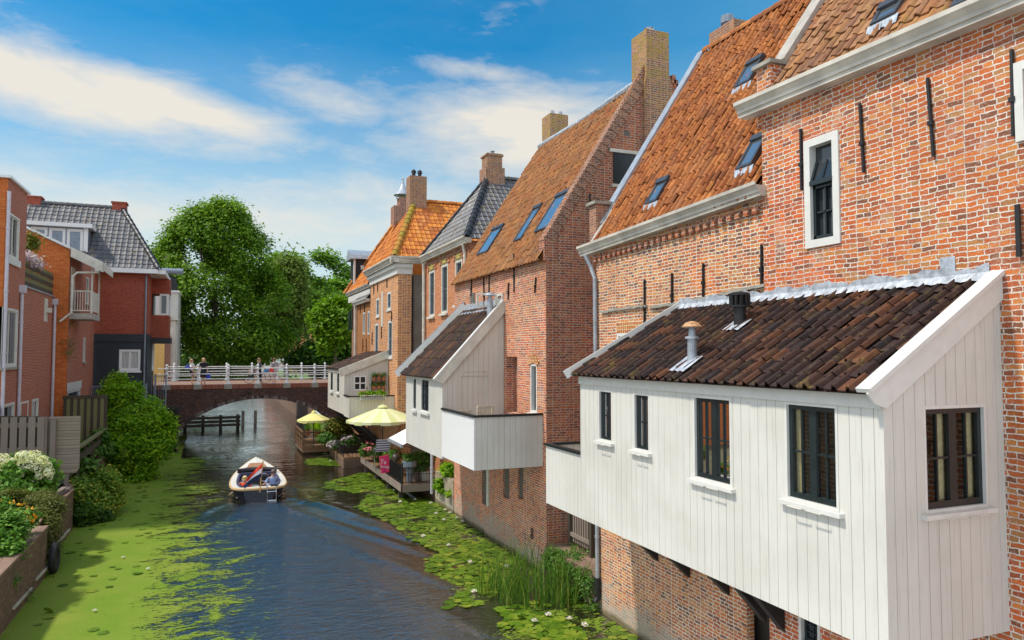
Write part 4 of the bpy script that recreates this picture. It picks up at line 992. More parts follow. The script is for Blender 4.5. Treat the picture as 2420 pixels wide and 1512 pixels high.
m = MB(); hx = D[1] - .1; m.bar((hx, YR - .06, G4[2] + .0), (hx, YR - .06, G4[2] + .2), .04, .03, (0, 1, 0)); m.bar((hx, YR - .09, G4[2] + .12), (hx - .14, YR - .09, G4[2] + .12), .02, .02); m.build('handle', M['steel'], d)
m = MB(); m.box(XF, 0, YR, YL, ZB, ZB + .04); m.build('underside', M['black_wood'], K)
ev = (2.45, 0, ZW - ZE + .1); RK3 = Roof((XF - .15, YL + .1, ZE), (0, -1, 0), ev); LK3 = math.hypot(ev[0], ev[2]); WK3 = YL - YR + .1
RK3.tiles(WK3, LK3, .22, .36, .035, .035, None, None, K, 'tile_dark')
m = MB(); b0 = RK3.at(WK3 + .04, -.1, .06); b1 = RK3.at(WK3 + .04, LK3, .06); board(m, b0, b1, .12, .06); b0 += Vector((0, -.06, -.2)); b1 += Vector((0, -.06, -.2)); board(m, b0, b1, .03, .38); m.build('bargeboard', M['cream_flat'] if 'cream_flat' in M else M['white_old'], K)
m = MB(); m.box(XF - .05, XF, YR + .02, YL, ZE - .2, ZE + .02); m.build('fascia', M['white_old'], K)
YB = 23.5; ZT = 3.92
m = MB(); m.box(XF, XF + .05, YB, YR, ZB - .02, ZT); m.box(XF + .05, 0, YB, YB + .05, ZB - .02, ZT); m.box(XF + .05, 0, YB + .05, YR, ZB - .02, ZB + .1); m.build('balcony', M['cream_plank'], K)
m = MB(); m.box(XF - .04, XF + .09, YB - .04, YR, ZT, ZT + .06); m.box(XF + .09, 0, YB - .04, YB + .09, ZT, ZT + .06); m.build('coping', M['black_wood'], K)
for y in (24, 27, 30): 
    m = MB(); m.bar((-.05, y, 1.0), (-2.0, y, ZB - .05), .18, .2); m.build('brace', M['black_wood'], K)
# ================================================================= WATER AND GROUND
BOATX, BOATY = -6.72, 19.0
def wave(X, Y):
    s = BOATY - Y; l = X - BOATX; al = np.abs(l); sp = np.clip(s, 0, None)
    Zz = np.zeros_like(X); beh = np.clip(s / 1.5, 0, 1) * np.exp(-sp / 24.)
    for lam, amp, ph, a in ((1.25, .060, 0., 20), (.72, .026, 1.1, 22), (1.9, .040, 2.2, 17)):
        a = math.radians(a); k = 2 * pi / lam
        arm = np.exp(-((al - .9 - .40 * sp) / (.6 + .16 * sp)) ** 2)
        Zz += amp * np.sin(k * (al * cos(a) - s * sin(a)) + ph + .35 * np.sin(Y * .5 + l * .3)) * arm * beh
    sb = s + 4.0
    Zz += .05 * np.exp(-((al - 1.25 - .18 * np.clip(sb, 0, None)) / .35) ** 2) * np.clip(sb, 0, 1) * np.exp(-np.clip(sb - 1, 0, None) / 4.)
    core = np.exp(-(al / (.8 + .22 * sp)) ** 2) * np.clip(s / .4, 0, 1)
    Zz += core * np.exp(-sp / 6) * .012 * np.sin(7 * Y + 2 * np.sin(3 * X))
    Zz *= np.clip((X + 10.6) / 3., .04, 1) * np.clip((-.2 - X) / 2.5, .12, 1)
    return Zz, core
def water_mesh():
    x0, x1, y0, y1, st = -13.25, 1.3, -13.0, 47.0, .075
    nx = int((x1 - x0) / st) + 1; ny = int((y1 - y0) / st) + 1
    X, Y = np.meshgrid(np.linspace(x0, x1, nx), np.linspace(y0, y1, ny))
    s = BOATY - Y; l = X - BOATX; al = np.abs(l)
    Zz, core = wave(X, Y); core = core * np.exp(-np.clip(s, 0, None) / 40.)
    P = np.stack([X.ravel(), Y.ravel(), Zz.ravel()], 1)
    i = np.arange(nx * ny).reshape(ny, nx)
    Q = np.stack([i[:-1, :-1], i[:-1, 1:], i[1:, 1:], i[1:, :-1]], -1).reshape(-1, 4)
    extra = np.array([(-13.25, 47., 0), (1.3, 47., 0), (1.3, 172., 0), (-13.25, 172., 0)])
    b = len(P); P = np.vstack([P, extra])
    F4 = Q.tolist() + [[b, b + 1, b + 2, b + 3]]
    me = bpy.data.meshes.new('water'); me.from_pydata(P.tolist(), [], F4)
    at = me.attributes.new('chop', 'FLOAT', 'POINT')
    chop = np.clip(core * 1.0 + .35 * np.clip(s / 4, 0, 1) * np.exp(-(al / (2. + .45 * np.clip(s, 0, None))) ** 2) , 0, 1).ravel()
    at.data.foreach_set('value', np.concatenate([chop, np.zeros(4)]).astype(np.float32))
    me.polygons.foreach_set('use_smooth', [True] * len(me.polygons)); me.update()
    m, nt, bs, out = newmat('canal_water'); g = G(nt)
    bs.inputs['Base Color'].default_value = (.020, .019, .010, 1); bs.inputs['Roughness'].default_value = .6; bs.inputs['Specular IOR Level'].default_value = 0
    p = g.pos(); ch = g.attr('chop')
    a, _ = g.noise(g.vmath('MULTIPLY', p, (1.2, 2.4, 1)), 2.6, 4, .6)
    b, _ = g.noise(g.vmath('MULTIPLY', p, (1., 1.9, 1)), 9., 3, .6)
    c, _ = g.noise(g.vmath('MULTIPLY', p, (.8, 2.0, 1)), .9, 2)
    h = g.math('ADD', g.math('MULTIPLY', g.math('ADD', a, g.math('MULTIPLY', b, .40)), g.math('ADD', g.ramp(g.noise(p, .25, 3)[0], [(.42, .05), (.62, .30)]), g.math('MULTIPLY', ch, 1.3))), g.math('MULTIPLY', c, .9))
    bn = g.bump(h, .05, 1.)
    gl = g.n('BsdfGlossy'); gl.inputs['Roughness'].default_value = .03; nt.links.new(bn, gl.inputs['Normal'])
    fr = g.n('Fresnel'); fr.inputs['IOR'].default_value = 2.1; nt.links.new(bn, fr.inputs['Normal'])
    mx = g.n('MixShader'); nt.links.new(g.math('ADD', fr.outputs[0], .30, clamp=True), mx.inputs[0]); nt.links.new(bs.outputs[0], mx.inputs[1]); nt.links.new(gl.outputs[0], mx.inputs[2]); nt.links.new(mx.outputs[0], out.inputs[0])
    me.materials.append(m); o = bpy.data.objects.new('water', me); C.objects.link(o); o['kind'] = 'structure'
water_mesh()
gm = newmat('garden_ground'); g = G(gm[1]); ff, _ = g.noise(g.pos(), 1.3, 6, .7)
gm[1].links.new(g.ramp(ff, [(.35, (.07, .05, .03)), (.5, (.10, .085, .04)), (.62, (.06, .085, .02))]), gm[2].inputs['Base Color']); gm[2].inputs['Roughness'].default_value = .95
M['ground'] = gm[0]
M['paving'] = brick('road_clinker', [(.26, .15, .11), (.22, .13, .10), (.30, .18, .13)], (.22, .18, .14), .2, .1, .008, wob=.003)
M['clinker'] = brick('orange_clinker', [(.42, .19, .10), (.38, .16, .09), (.46, .22, .12)], (.34, .2, .13), .2, .1, .006, wob=.003)
M['grass'] = plain('lawn', (.09, .17, .025), .9, .35, 5.)
m = MB(); m.face([(-60, -40, 1.42), (-13.32, -40, 1.42), (-13.32, 39.2, 1.42), (-60, 39.2, 1.42)]); o = m.build('garden_ground', M['ground']); o['kind'] = 'structure'
m = MB(); m.face([(.02, 13.5, .55), (1.02, 13.5, .55), (1.02, 22.9, .55), (.02, 22.9, .55)]); m.box(0, .02, 16.0, 22.88, -.6, .55); o = m.build('quay_terrace', M['brick_quay']); o['kind'] = 'structure'
m = MB(); m.face([(-700, 46.9, 3.3), (-11.9, 46.9, 3.3), (-11.9, 170, 3.3), (-700, 170, 3.3)]); m.face([(-1, 46.9, 3.3), (700, 46.9, 3.3), (700, 170, 3.3), (-1, 170, 3.3)]); m.face([(-700, 170, 3.3), (700, 170, 3.3), (700, 1500, 3.3), (-700, 1500, 3.3)])
o = m.build('ground', M['grass']); o['kind'] = 'structure'; m = MB()
m.face([(-11.9, 46.9, -.3), (-11.9, 170, -.3), (-11.9, 170, 3.3), (-11.9, 46.9, 3.3)]); m.face([(-1, 46.9, -.3), (-1, 170, -.3), (-1, 170, 3.3), (-1, 46.9, 3.3)]); m.face([(-11.9, 170, -.3), (-1, 170, -.3), (-1, 170, 3.3), (-11.9, 170, 3.3)])
o = m.build('canal_bank', M['brick_quay']); o['kind'] = 'structure'
m = MB(); m.face([(-60, 39.2, 3.98), (-11.75, 39.2, 3.98), (-11.75, 47.2, 3.98), (-60, 47.2, 3.98)]); m.face([(0.05, 39.2, 3.98), (60, 39.2, 3.98), (60, 47.2, 3.98), (.05, 47.2, 3.98)])
m.face([(-60, 39.2, 1.3), (-11.75, 39.2, 1.3), (-11.75, 39.2, 3.98), (-60, 39.2, 3.98)])
m.face([(-11.75, 47.2, 3.98), (-60, 47.2, 3.98), (-60, 49.2, 3.31), (-11.75, 49.2, 3.31)]); m.face([(60, 47.2, 3.98), (.05, 47.2, 3.98), (.05, 49.2, 3.31), (60, 49.2, 3.31)])
o = m.build('road', M['paving']); o['kind'] = 'structure'
m = MB(); m.face([(-40, 56, 3.32), (-12, 56, 3.32), (-12, 78, 3.32), (-40, 78, 3.32)]); o = m.build('square', M['clinker']); o['kind'] = 'structure'

# ================================================================= BRIDGE
YN, YF, ZD = 39.0, 47.0, 4.04
xc, zc = PY(618, 941, YN)
B = thing('bridge', 'low dark brick arch bridge with stone blocks under its white railings', 'bridge', (xc, YN, 0))
x0, x1 = -12.2, 0.2; half = 5.7; rise = 2.55; Rr = (half ** 2 + rise ** 2) / (2 * rise); zc0 = zc - Rr
m = MB(); n = 40
xs = sorted([x0, x1] + [xc + half * (-1 + 2 * i / n) for i in range(n + 1)]); xs = [x for x in xs if x0 <= x <= x1]
def arcz(x): 
    d = Rr ** 2 - (x - xc) ** 2
    return zc0 + math.sqrt(d) if d > 0 and abs(x - xc) <= half else -.6
for Yy in (YN, YF):
    m = MB()
    for a, b in zip(xs[:-1], xs[1:]): m.face([(a, Yy, arcz(a)), (b, Yy, arcz(b)), (b, Yy, ZD - .28), (a, Yy, ZD - .28)])
    m.build('spandrel_wall', M['brick_bridge'], B)
m = MB()
for a, b in zip(xs[:-1], xs[1:]):
    if abs(a - xc) <= half and abs(b - xc) <= half: m.face([(a, YN, arcz(a)), (b, YN, arcz(b)), (b, YF, arcz(b)), (a, YF, arcz(a))])
m.build('vault', M['brick_bridge'], B)
m = MB(); n = 84
for i in range(n):
    t0 = math.asin(half / Rr) * (-1 + 2 * i / n); t1 = math.asin(half / Rr) * (-1 + 2 * (i + .86) / n)
    P = [(xc + r * sin(t), zc0 + r * cos(t)) for r, t in ((Rr - .02, t0), (Rr - .02, t1), (Rr + .2, t1), (Rr + .2, t0))]
    m.hexa([(p[0], YN - .03, p[1]) for p in P] + [(p[0], YN + .02, p[1]) for p in P], 0, R.random())
M['voussoir'] = tilemat('worn_arch_bricks', [(.06, .045, .04), (.10, .065, .055), (.22, .19, .17), (.08, .05, .045), (.16, .13, .11)], .2, (.05, .045, .03), .9, .2, .6)
m.build('arch_ring', M['voussoir'], B)
for y in (YN, YF - .35):
    m = MB(); m.box(x0, x1, y - .04, y + .38, ZD - .28, ZD); m.build('coping', M['brick_cap'], B)
m = MB(); m.face([(x0, YN + .38, ZD - .03), (x1, YN + .38, ZD - .03), (x1, YF - .35, ZD - .03), (x0, YF - .35, ZD - .03)]); m.build('deck', M['paving'], B)
def railing(Y, pxs, lab):
    xsr = [PY(p, 909 if Y < 42 else 900, Y)[0] for p in pxs]
    t = thing('bridge_railing', lab, 'railing', (xsr[0], Y, ZD), 'white bridge railings')
    prof = [(.14, 0), (.14, .05), (.10, .16), (.065, .22), (.075, .30), (.09, .35), (.06, .40), (.055, .58), (.085, .64), (.10, .70), (.085, .76), (.055, .80), (.055, .93), (.08, .97), (.10, 1.04), (.08, 1.11), (.05, 1.14), (.05, 1.17), (.085, 1.23), (.085, 1.28), (.04, 1.34), (.0, 1.35)]
    first = None
    for x in xsr:
        m = MB(); m.lathe((x, Y, ZD), prof, 10); m.build('post', M['white_clean'], t, smooth=True)
        s = MB(); s.box(x - .24, x + .24, Y - .22 if Y > 42 else Y - .26, Y + .16, ZD - .30, ZD + .015); s.build('plinth', M['stone'], B)
    for z in (.36, .70, 1.06):
        m = MB(); m.tube([(xsr[0] - .45, Y, ZD + z), (max(xsr[-1] + .3, 0), Y, ZD + z)], .030, 8); m.blob((xsr[0] - .45, Y, ZD + z), .055, 8, 6); m.build('rail', M['white_clean'], t)
    return t, xsr
railing(YN + .18, (393.5, 467, 539, 609, 677, 743, 800), 'white cast iron railing on the side of the bridge towards the boat')
railing(YF - .18, (411, 472, 535, 595, 654, 712, 767, 815), 'white cast iron railing on the side of the bridge towards the trees')

M['quay_cap'] = brick('quay_coping_brick', [(.24, .15, .11), (.20, .125, .09), (.28, .18, .13)], (.2, .15, .11), .07, .5, .006, wob=.003, stain=(.6, (.13, .11, .06)))
# ================================================================= LEFT BANK: quay walls
def quay(x, y0, y1, z1, lab, th=.35, y0b=None):
    t = thing('quay_wall', lab, 'wall', (x, y0, 0), 'left bank quay walls'); m = MB(); m.box(x - th, x, y0, y1, -.6, z1); m.build('wall', M['brick_quay'], t)
    m = MB(); m.box(x - th - .03, x + .03, y0, y1, z1, z1 + .06); m.build('coping', M['quay_cap'], t)
    return t
t = quay(-12.72, -12., 10.3, 1.32, 'brown quay wall below the orange nasturtiums, with a black tyre hanging on it')
m = MB()
for y in (4.2, 7.6, 9.9): m.bar((-12.70, y - .9, .28), (-12.70, y + .9, .20), .04, .06)
m.build('fender_strip', M['trim_grey'], t)
t = quay(-13.0, 10.3, 16.1, 1.36, 'brown quay wall between the creeper hedge and the ivy shrub')
m = MB(); m.bar((-12.98, 11.6, .22), (-12.98, 15.4, .16), .05, .07); m.build('fender_strip', M['trim_grey'], t)
quay(-13.15, 16.1, 39., 1.36, 'mossy quay wall behind the ivy shrub and the big round bush')
t = thing('tyre_fender', 'black car tyre hanging on the quay wall as a boat fender', 'tyre', (-12.6, 10.6, .5))
m = MB(); yc = 10.55; zt = .42
for k in range(18):
    a, b = 2 * pi * k / 18, 2 * pi * (k + 1) / 18
    def ring(t): return [(-12.58 + .10 * cos(q), yc + (.33 + .10 * sin(q)) * cos(t), zt + (.33 + .10 * sin(q)) * sin(t)) for q in [2 * pi * j / 8 for j in range(8)]]
    A = ring(a); Bq = ring(b)
    for j in range(8): m.face([A[j], Bq[j], Bq[(j + 1) % 8], A[(j + 1) % 8]])
m.build('tyre', M['rubber'], t); m = MB(); m.tube([(-12.6, yc, zt + .4), (-12.75, yc, 1.35)], .015, 6); m.build('rope', M['wood_dark'], t)

# ================================================================= LEFT BANK: houses
t = L1 = thing('brick_house', 'flat roofed red brick house with lilac downpipes and a plank fenced roof terrace', 'house', (-16, 18, 1.4), 'red brick houses on the left bank')
XL = -15.5; Ya, Yb_, Yc = 17.47, 20.35, 25.98; ZT = 12.38; ZL = PX(54, 677, XL)[1]
wu = rx(18, 508, 45, 612, XL); wm = rx(3, 728, 41, 868, XL)
wl = [rx(-14, 955, 33, 1010, XL), rx(48, 948, 66, 1010, XL), rx(75, 942, 90, 1010, XL)]
m = MB(); wallgrid(m, 'X', XL, Ya, Yb_, 1.2, ZT, [wu, wm] + [w for w in wl if w[1] < Yb_], 1, .1); m.face([(XL, Yb_, ZL), (-22, Yb_, ZL), (-22, Yb_, ZT), (XL, Yb_, ZT)])
wallgrid(m, 'X', XL - .004, Yb_, Yc, 1.2, ZL, [w for w in wl if w[0] > Yb_], 1, .1); m.build('wall', M['brick_red'], L1)
m = MB(); m.face([(XL, Ya, 1.2), (-24, Ya, 1.2), (-24, Ya, ZT), (XL, Ya, ZT)]); m.build('end_wall', M['brick_orange_lit'], L1)
m = MB(); m.box(-24, XL + .10, Ya - .1, Yb_ + .08, ZT, ZT + .09); m.build('roof_edge', M['white_clean'], L1)
m = MB(); m.box(-24, XL + .06, Yb_ + .09, Yc, ZL, ZL + .06); m.build('terrace_edge', M['zinc'], L1)
win(L1, 'X', XL, wu, 1, 'white', 'white', 'glass', 1, 1, fw=.07, leaves=2, depth=.09, sill=(.08, .25, 'white'))
win(L1, 'X', XL, wm, 1, 'white', 'white', 'glass', 1, 1, fw=.09, leaves=2, depth=.09, sill=(.08, .08, 'stone'))
for w in wl: win(L1, 'X', XL - (.004 if w[0] > Yb_ else 0), w, 1, 'white', 'white', 'glass', 1, 1, fw=.09, leaves=2, depth=.09)
lp = plain('lilac_grey_pipe', (.52, .50, .56), .45, .1); M['pipe'] = lp
a = PX(22, 450, XL + .08); b = PX(3, 690, XL + .08)
pipe(L1, [(XL + .08, a[0], ZT - .5), (XL + .08, a[0], 3.)], .06, 'pipe')
a = PX(52, 680, XL + .08); pipe(L1, [(XL + .08, a[0] + .05, ZL - .1), (XL + .08, a[0] + .05, 2.)], .06, 'pipe'); m = MB(); m.box(XL, XL + .2, a[0] - .08, a[0] + .2, ZL - .28, ZL + .02); m.build('hopper', M['pipe'], L1)
a = PX(131, 705, XL + .08); pipe(L1, [(XL + .09, a[0] - .1, ZL - .2), (XL + .09, a[0] - .1, 2.)], .06, 'pipe'); m = MB(); m.box(XL, XL + .2, a[0] - .2, a[0] + .05, ZL - .35, ZL - .08); m.build('hopper', M['pipe'], L1)
r = rx(104, 705, 111, 760, XL); m = MB(); m.box(XL, XL + .03, *r); m.box(XL + .03, XL + .2, (r[0] + r[1]) / 2, r[1], (r[2] + r[3]) / 2 - .1, (r[2] + r[3]) / 2 + .1); m.build('wall_lamp', M['white_old'], L1)
t = thing('plank_fence', 'mossy horizontal plank fence around the roof terrace of the red brick house', 'fence', (XL, 23, ZL))
ft = PX(55, 608, XL)[1]
for k in range(6):
    m = MB(); z = ZL + .1 + k * (ft - ZL - .1) / 6 * 1.02; m.box(XL - (.03 if k % 2 else .0) - .06, XL - (.03 if k % 2 else .0) - .03, Yb_ + .1, Yc - .02, z, z + .16 if k < 5 else z + .14); m.build('board', M['wood_mossy'] if k % 2 else M['wood_dark'], t)
for y in (20.6, 22.3, 24., 25.7):
    m = MB(); m.box(XL - .16, XL - .09, y, y + .08, ZL + .06, ft); m.build('post', M['wood_dark'], t)

L2 = thing('brick_house', 'orange brick house with white boarded lean-to roof over a small iron balcony', 'house', (-15, 28, 1.4), 'red brick houses on the left bank')
XM = -14.9; YM = 26.0; YMb = 33.9
w1 = rx(203, 655, 210, 720, XM); w2 = rx(196, 798, 201, 855, XM); w3 = rx(160, 922, 189, 945, XM)
m = MB(); m.face([(XM, YM, 1.2), (-22, YM, 1.2), (-22, YM, 14.4), (XM, YM, 10.95)]); m.build('end_wall', M['brick_orange_lit'], L2)
m = MB(); wallgrid(m, 'X', XM, YM, YMb, 1.2, 10.95, [w1, w2, w3], 1, .1); m.build('wall', M['brick_red'], L2)
for w in (w1, w2, w3): win(L2, 'X', XM, w, 1, 'white', None, 'glass', fw=.08, depth=.08, sill=(.1, .1, 'stone'))
m = MB(); r = rx(159, 902, 191, 921, XM); m.box(XM, XM + .03, r[0], r[1], r[2], r[3]); m.build('lintel_panel', M['white'], L2)
m = MB(); s = .486
for (ya, yb) in ((YM - .12, YM + 3.3),):
    m.hexa([(-22, ya, 14.44), (-13.55, ya, 10.33), (-13.55, yb, 10.33), (-22, yb, 14.44), (-22, ya, 14.56), (-13.55, ya, 10.45), (-13.55, yb, 10.45), (-22, yb, 14.56)])
m.build('lean_to_roof', M['white_plank_worn'], L2)
m = MB(); m.hexa([(XM + .05, YM - .16, 10.62), (-13.5, YM - .16, 9.94), (-13.5, YM - .13, 9.94), (XM + .05, YM - .13, 10.62), (XM + .05, YM - .16, 11.05), (-13.5, YM - .16, 10.37), (-13.5, YM - .13, 10.37), (XM + .05, YM - .13, 11.05)]); m.box(-13.52, -13.48, YM - .16, YM + 3.3, 10.02, 10.34); m.build('bargeboard', M['white_old'], L2)
m = MB(); m.bar((-22, YM - .1, 14.5), (XM, YM - .1, 11.05), .10, .10); m.build('verge_strip', M['white_clean'], L2)
bal = MB(); bal.box(XM, -13.95, YM + .2, YM + 2.6, 7.72, 8.0); bo = bal.build('balcony_slab', M['concrete'], L2)
m = MB()
for (x, y) in ((-14.0, YM + .25), (-14.0, YM + 2.5)): m.box(x - .035, x + .035, y - .035, y + .035, 8.0, 10.3)
m.build('balcony_post', M['white_old'], bo)
m = MB(); m.box(XM, -14.0, YM + .22, YM + .27, 9.02, 9.08); m.box(XM, -14.0, YM + .22, YM + .27, 8.1, 8.15)
for k in range(8): m.box(XM + .1 + k * .105, XM + .125 + k * .105, YM + .23, YM + .26, 8.15, 9.02)
m.build('balustrade', M['white_old'], bo)
m = MB(); m.box(-14.0, -13.97, YM + .3, YM + 2.5, 8.1, 9.05); m.build('side_panel', M['cream_plank'], bo)
pipe(L2, [(-13.7, YM + .1, 9.95), (-14.6, YM + .05, 9.9), (-14.78, YM + .0, 9.7), (-14.78, YM - .08, 8.0), (-15.2, YM - .1, 7.6)], .055, 'white_old')
m = MB(); r = ry(166, 632, 172, 735, YM + .3); m.box(XM, XM + .04, YM + .35, YM + 1.25, 8.05, 10.2); m.build('balcony_door', M['white_old'], L2)

L3 = thing('brick_house', 'dark red brick house with navy ground floor, white dormer and grey hipped roof', 'house', (-15, 36, 1.4), 'red brick houses on the left bank')
Yf = 34.0; XR = PY(350, 700, Yf)[0]; XLft = -20.; ze = PY(300, 640, Yf - .35)[1]; zn = PY(300, 790, Yf)[1]
wn = ry(282, 826, 331, 876, Yf)
m = MB(); wallgrid(m, 'Y', Yf, XLft, XR, zn, ze - .1, [], -1); m.face([(XR, Yf, zn), (XR, 39.1, zn), (XR, 39.1, ze - .1), (XR, Yf, ze - .1)]); m.face([(XLft, 39.1, 1), (XR, 39.1, 1), (XR, 39.1, ze), (XLft, 39.1, ze)]); m.build('upper_wall', M['brick_dkred'], L3)
m = MB(); wallgrid(m, 'Y', Yf - .02, XLft, XR + .02, 1.2, zn, [wn], -1, .1); m.face([(XR + .02, Yf - .02, 1.2), (XR + .02, 39.1, 1.2), (XR + .02, 39.1, zn), (XR + .02, Yf - .02, zn)]); m.face([(XLft, Yf - .02, zn), (XR + .02, Yf - .02, zn), (XR + .02, 39.1, zn), (XLft, 39.1, zn)])
m.box(XLft, XR + .08, Yf - .08, Yf - .021, zn - .42, zn + .02); m.build('lower_wall', M['navy'], L3)
o = win(L3, 'Y', Yf - .02, wn, -1, 'white_clean', 'white_clean', 'glass', 1, 1, fw=.10, leaves=2, depth=.09, sill=(.08, .10))
m = MB()
for k in range(24):
    a0 = wn[0] + .12 + (wn[1] - wn[0] - .24) * k / 24; a1 = wn[0] + .12 + (wn[1] - wn[0] - .24) * (k + 1) / 24
    m.face([(a0, Yf + .035 + .015 * (k % 2), wn[2] + .15), (a1, Yf + .035 + .015 * ((k + 1) % 2), wn[2] + .15), (a1, Yf + .035 + .015 * ((k + 1) % 2), wn[3] - .15), (a0, Yf + .035 + .015 * (k % 2), wn[3] - .15)])
m.build('net_curtain', M['net'], o)
pipe(L3, [(PY(345, 700, Yf)[0], Yf - .07, ze - .15), (PY(345, 700, Yf)[0], Yf - .07, 3.)], .05, 'galv')
m = MB(); ov = .45; m.box(XLft, XR + .5, Yf - ov, Yf, ze - .10, ze + .16); m.box(XR, XR + .9, Yf - ov + .2, 39.4, ze - .10, ze + .14); m.build('eaves', M['white_clean'], L3)
RL = Roof((XLft, Yf - ov + .05, ze + .16), (1, 0, 0), (0, 1, 1.05)); uq, vq = RL.px(285, 492); xe = XR + .55 - XLft; xr = uq + .1
RL.tiles(xe, vq, .30, .38, .04, .035, None, lambda v: xe + (xr - xe) * v / vq, L3, 'tile_slate', jit=.4)
top = RL.at(xr, vq); RL.ridge_tiles(RL.at(0, vq, .02), top, .13, 18, L3, 'tile_slate'); RL.ridge_tiles(RL.at(xe, 0, .03), top, .15, 13, L3, 'tile_black', 'hip_cap')
m = MB(); m.face([tuple(RL.at(xe, 0)), (XR + .6, 39.6, ze + .1), tuple(top)]); m.face([(XR + .6, 39.6, ze + .1), (XLft, 39.6, ze + .1), tuple(RL.at(0, vq)), tuple(top)]); m.build('back_roof', M['tile_slate'], L3)
yr = top.y
for (p0, p1, yt, yb) in ((66, 97, 462, 500), (266, 298, 476, 515)):
    a = PY(p0, yt, yr); b = PY(p1, yb, yr); m = MB(); m.box(a[0], b[0], yr - .2, yr + .6, b[1] - .8, a[1] - .1); m.box(a[0] - .06, b[0] + .06, yr - .26, yr + .66, a[1] - .12, a[1] - .02); c_ = m.build('chimney', M['brick_dkred'], L3)
    m = MB(); m.box(a[0] - .08, b[0] + .08, yr - .32, yr + .3, b[1] - .55, b[1] - .15); m.build('flashing', M['lead_pale'], c_)
a = PY(120, 560, yr - 1.5)
u, v = RL.px(121, 560); p = RL.at(u, v); m = MB(); m.lathe((p.x, p.y, p.z - .1), [(.13, 0), (.12, .7), (.16, .72), (.16, .86)], 10); m.build('vent_pipe', M['black'], L3)
dr = ry(71, 532, 206, 600, Yf + .5); Yd = Yf + .5
m = MB(); m.box(dr[0] - 2, dr[1], Yd + .02, Yd + 2.6, dr[2] - 1.2, dr[3]); dm = m.build('dormer', M['galv'], L3)
m = MB(); m.box(dr[0] - 2.2, dr[1] + .25, Yd - .3, Yd + 2.8, dr[3], dr[3] + .22); m.build('dormer_roof', M['white_clean'], dm)
wd = (dr[1] - dr[0] - .2) / 3
for k in range(3):
    q = (dr[0] + .05 + wd * k, dr[0] + wd * (k + 1) - .03, dr[2] - 1.2, dr[3] - .08); win(dm, 'Y', Yd + .0, q, -1, 'white_clean', 'white_clean', 'glass_pale', 1, 1, fw=.10, depth=.06, name='dormer_window') if 'glass_pale' in M else win(dm, 'Y', Yd, q, -1, 'white_clean', 'white_clean', 'glass', 1, 1, fw=.10, depth=.06, name='dormer_window')
m = MB(); m.box(dr[1] - .2, dr[1] + .02, Yd - .05, Yd + .03, dr[2] - 1.2, dr[3]); m.build('corner_post', M['white_clean'], dm)
# bay window towards the bridge
b0 = PY(375, 700, 36.6); b1 = PY(399, 745, 36.6)
m = MB(); m.box(XR, b1[0], 36.6, 38.6, ze - 1.05, ze - .12); m.build('bay_head', M['brick_dkred'], L3); m = MB(); m.box(XR, b1[0], 36.6, 38.6, b1[1] - 1.4, b1[1]); bay = m.build('bay', M['brick_dkred'], L3)
m = MB(); m.box(XR, b1[0] + .1, 36.5, 38.7, b1[1] - 1.75, b1[1] - 1.4); m.build('bay_base', M['black'], bay)
win(bay, 'Y', 36.62, (b0[0] + .05, b1[0] - .05, b1[1], ze - 1.05), -1, 'white_clean', None, 'glass', fw=.11, depth=.06, name='bay_window')
win(bay, 'X', b1[0] - .03, (36.7, 38.5, b1[1], ze - 1.05), 1, 'white_clean', None, 'glass', fw=.12, depth=.06, name='bay_window')
r = rx(362, 674, 366, 748, XR); m = MB(); m.box(XR, XR + .04, r[0], r[1], r[2], r[3]); m.build('side_window', M['white_clean'], L3)
r = rx(359, 808, 363, 876, XR + .02); m = MB(); m.box(XR + .02, XR + .06, r[0], r[1], r[2], r[3]); m.build('side_window', M['white_clean'], L3)

# houses beyond the road on the left
t = thing('gabled_house', 'narrow white boarded house with a pale flagpole bracket beyond the navy house', 'house', (-17, 52, 4), 'houses past the bridge')
q = ry(384, 690, 417, 905, 50.); m = MB(); m.box(q[0] - 5, q[1], 50, 56, 3.2, q[3]); m.build('wall', M['white_plank'], t)
m = MB(); m.box(q[0] - 5, q[1] + .08, 49.9, 56.1, q[3], q[3] + .15); m.build('roof_edge', M['white_clean'], t)
q2 = ry(398, 756, 412, 900, 49.5); m = MB(); m.box(q2[0], q2[1], 49.55, 50, 3.2, q2[3]); m.prism([(q2[0] - .2, q2[3]), (q2[1] + .2, q2[3]), (q2[1] + .1, q2[3] + .3), (q2[0], q2[3] + .5)], 'Y', 49.4, 50); m.build('porch', M['white_old'], t)
q2 = ry(374, 800, 387, 905, 49.3); q3 = ry(387, 800, 401, 905, 49.35)
m = MB(); m.box(q2[0] - 1, q2[1], 49.3, 49.9, 3.2, q2[3] + .2); m.build('yellow_wall', plain('ochre_render', (.72, .48, .16), .9, .1), t)
m = MB(); m.box(q3[0], q3[1], 49.35, 49.9, 3.2, q3[3] + .2); m.build('brick_pier', M['brick_brown'], t)
t = thing('gabled_house', 'house with bright orange tiled roof and yellow lichened stone gable beyond the navy house', 'house', (-18, 58, 4), 'houses past the bridge')
q = ry(352, 605, 392, 650, 58.)
RO = Roof((q[0] - 4, 57.5, q[2] - 1), (1, 0, 0), (0, 1, .9)); RO.tiles(q[1] - q[0] + 4, 4.2, .3, .42, .04, .03, parent=t, mat='tile_bright')
m = MB(); m.box(q[0] - 4, q[1] + .2, 58.2, 64, 3.2, q[2] - .6); m.build('wall', M['brick_brown'], t)
q2 = ry(390, 598, 402, 690, 57.4); m = MB(); m.box(q2[0], q2[1], 57.2, 60, q2[2] - 3, q2[3]); m.build('gable_pier', brick('lichened_stone', [(.36, .33, .26), (.32, .28, .2)], (.36, .32, .25), .6, .3, .003, lichen=.9), t)
t = thing('flue_duct', 'thick grey metal flue duct with a black elbow sticking out above the white house', 'duct', (-15, 50, 12))
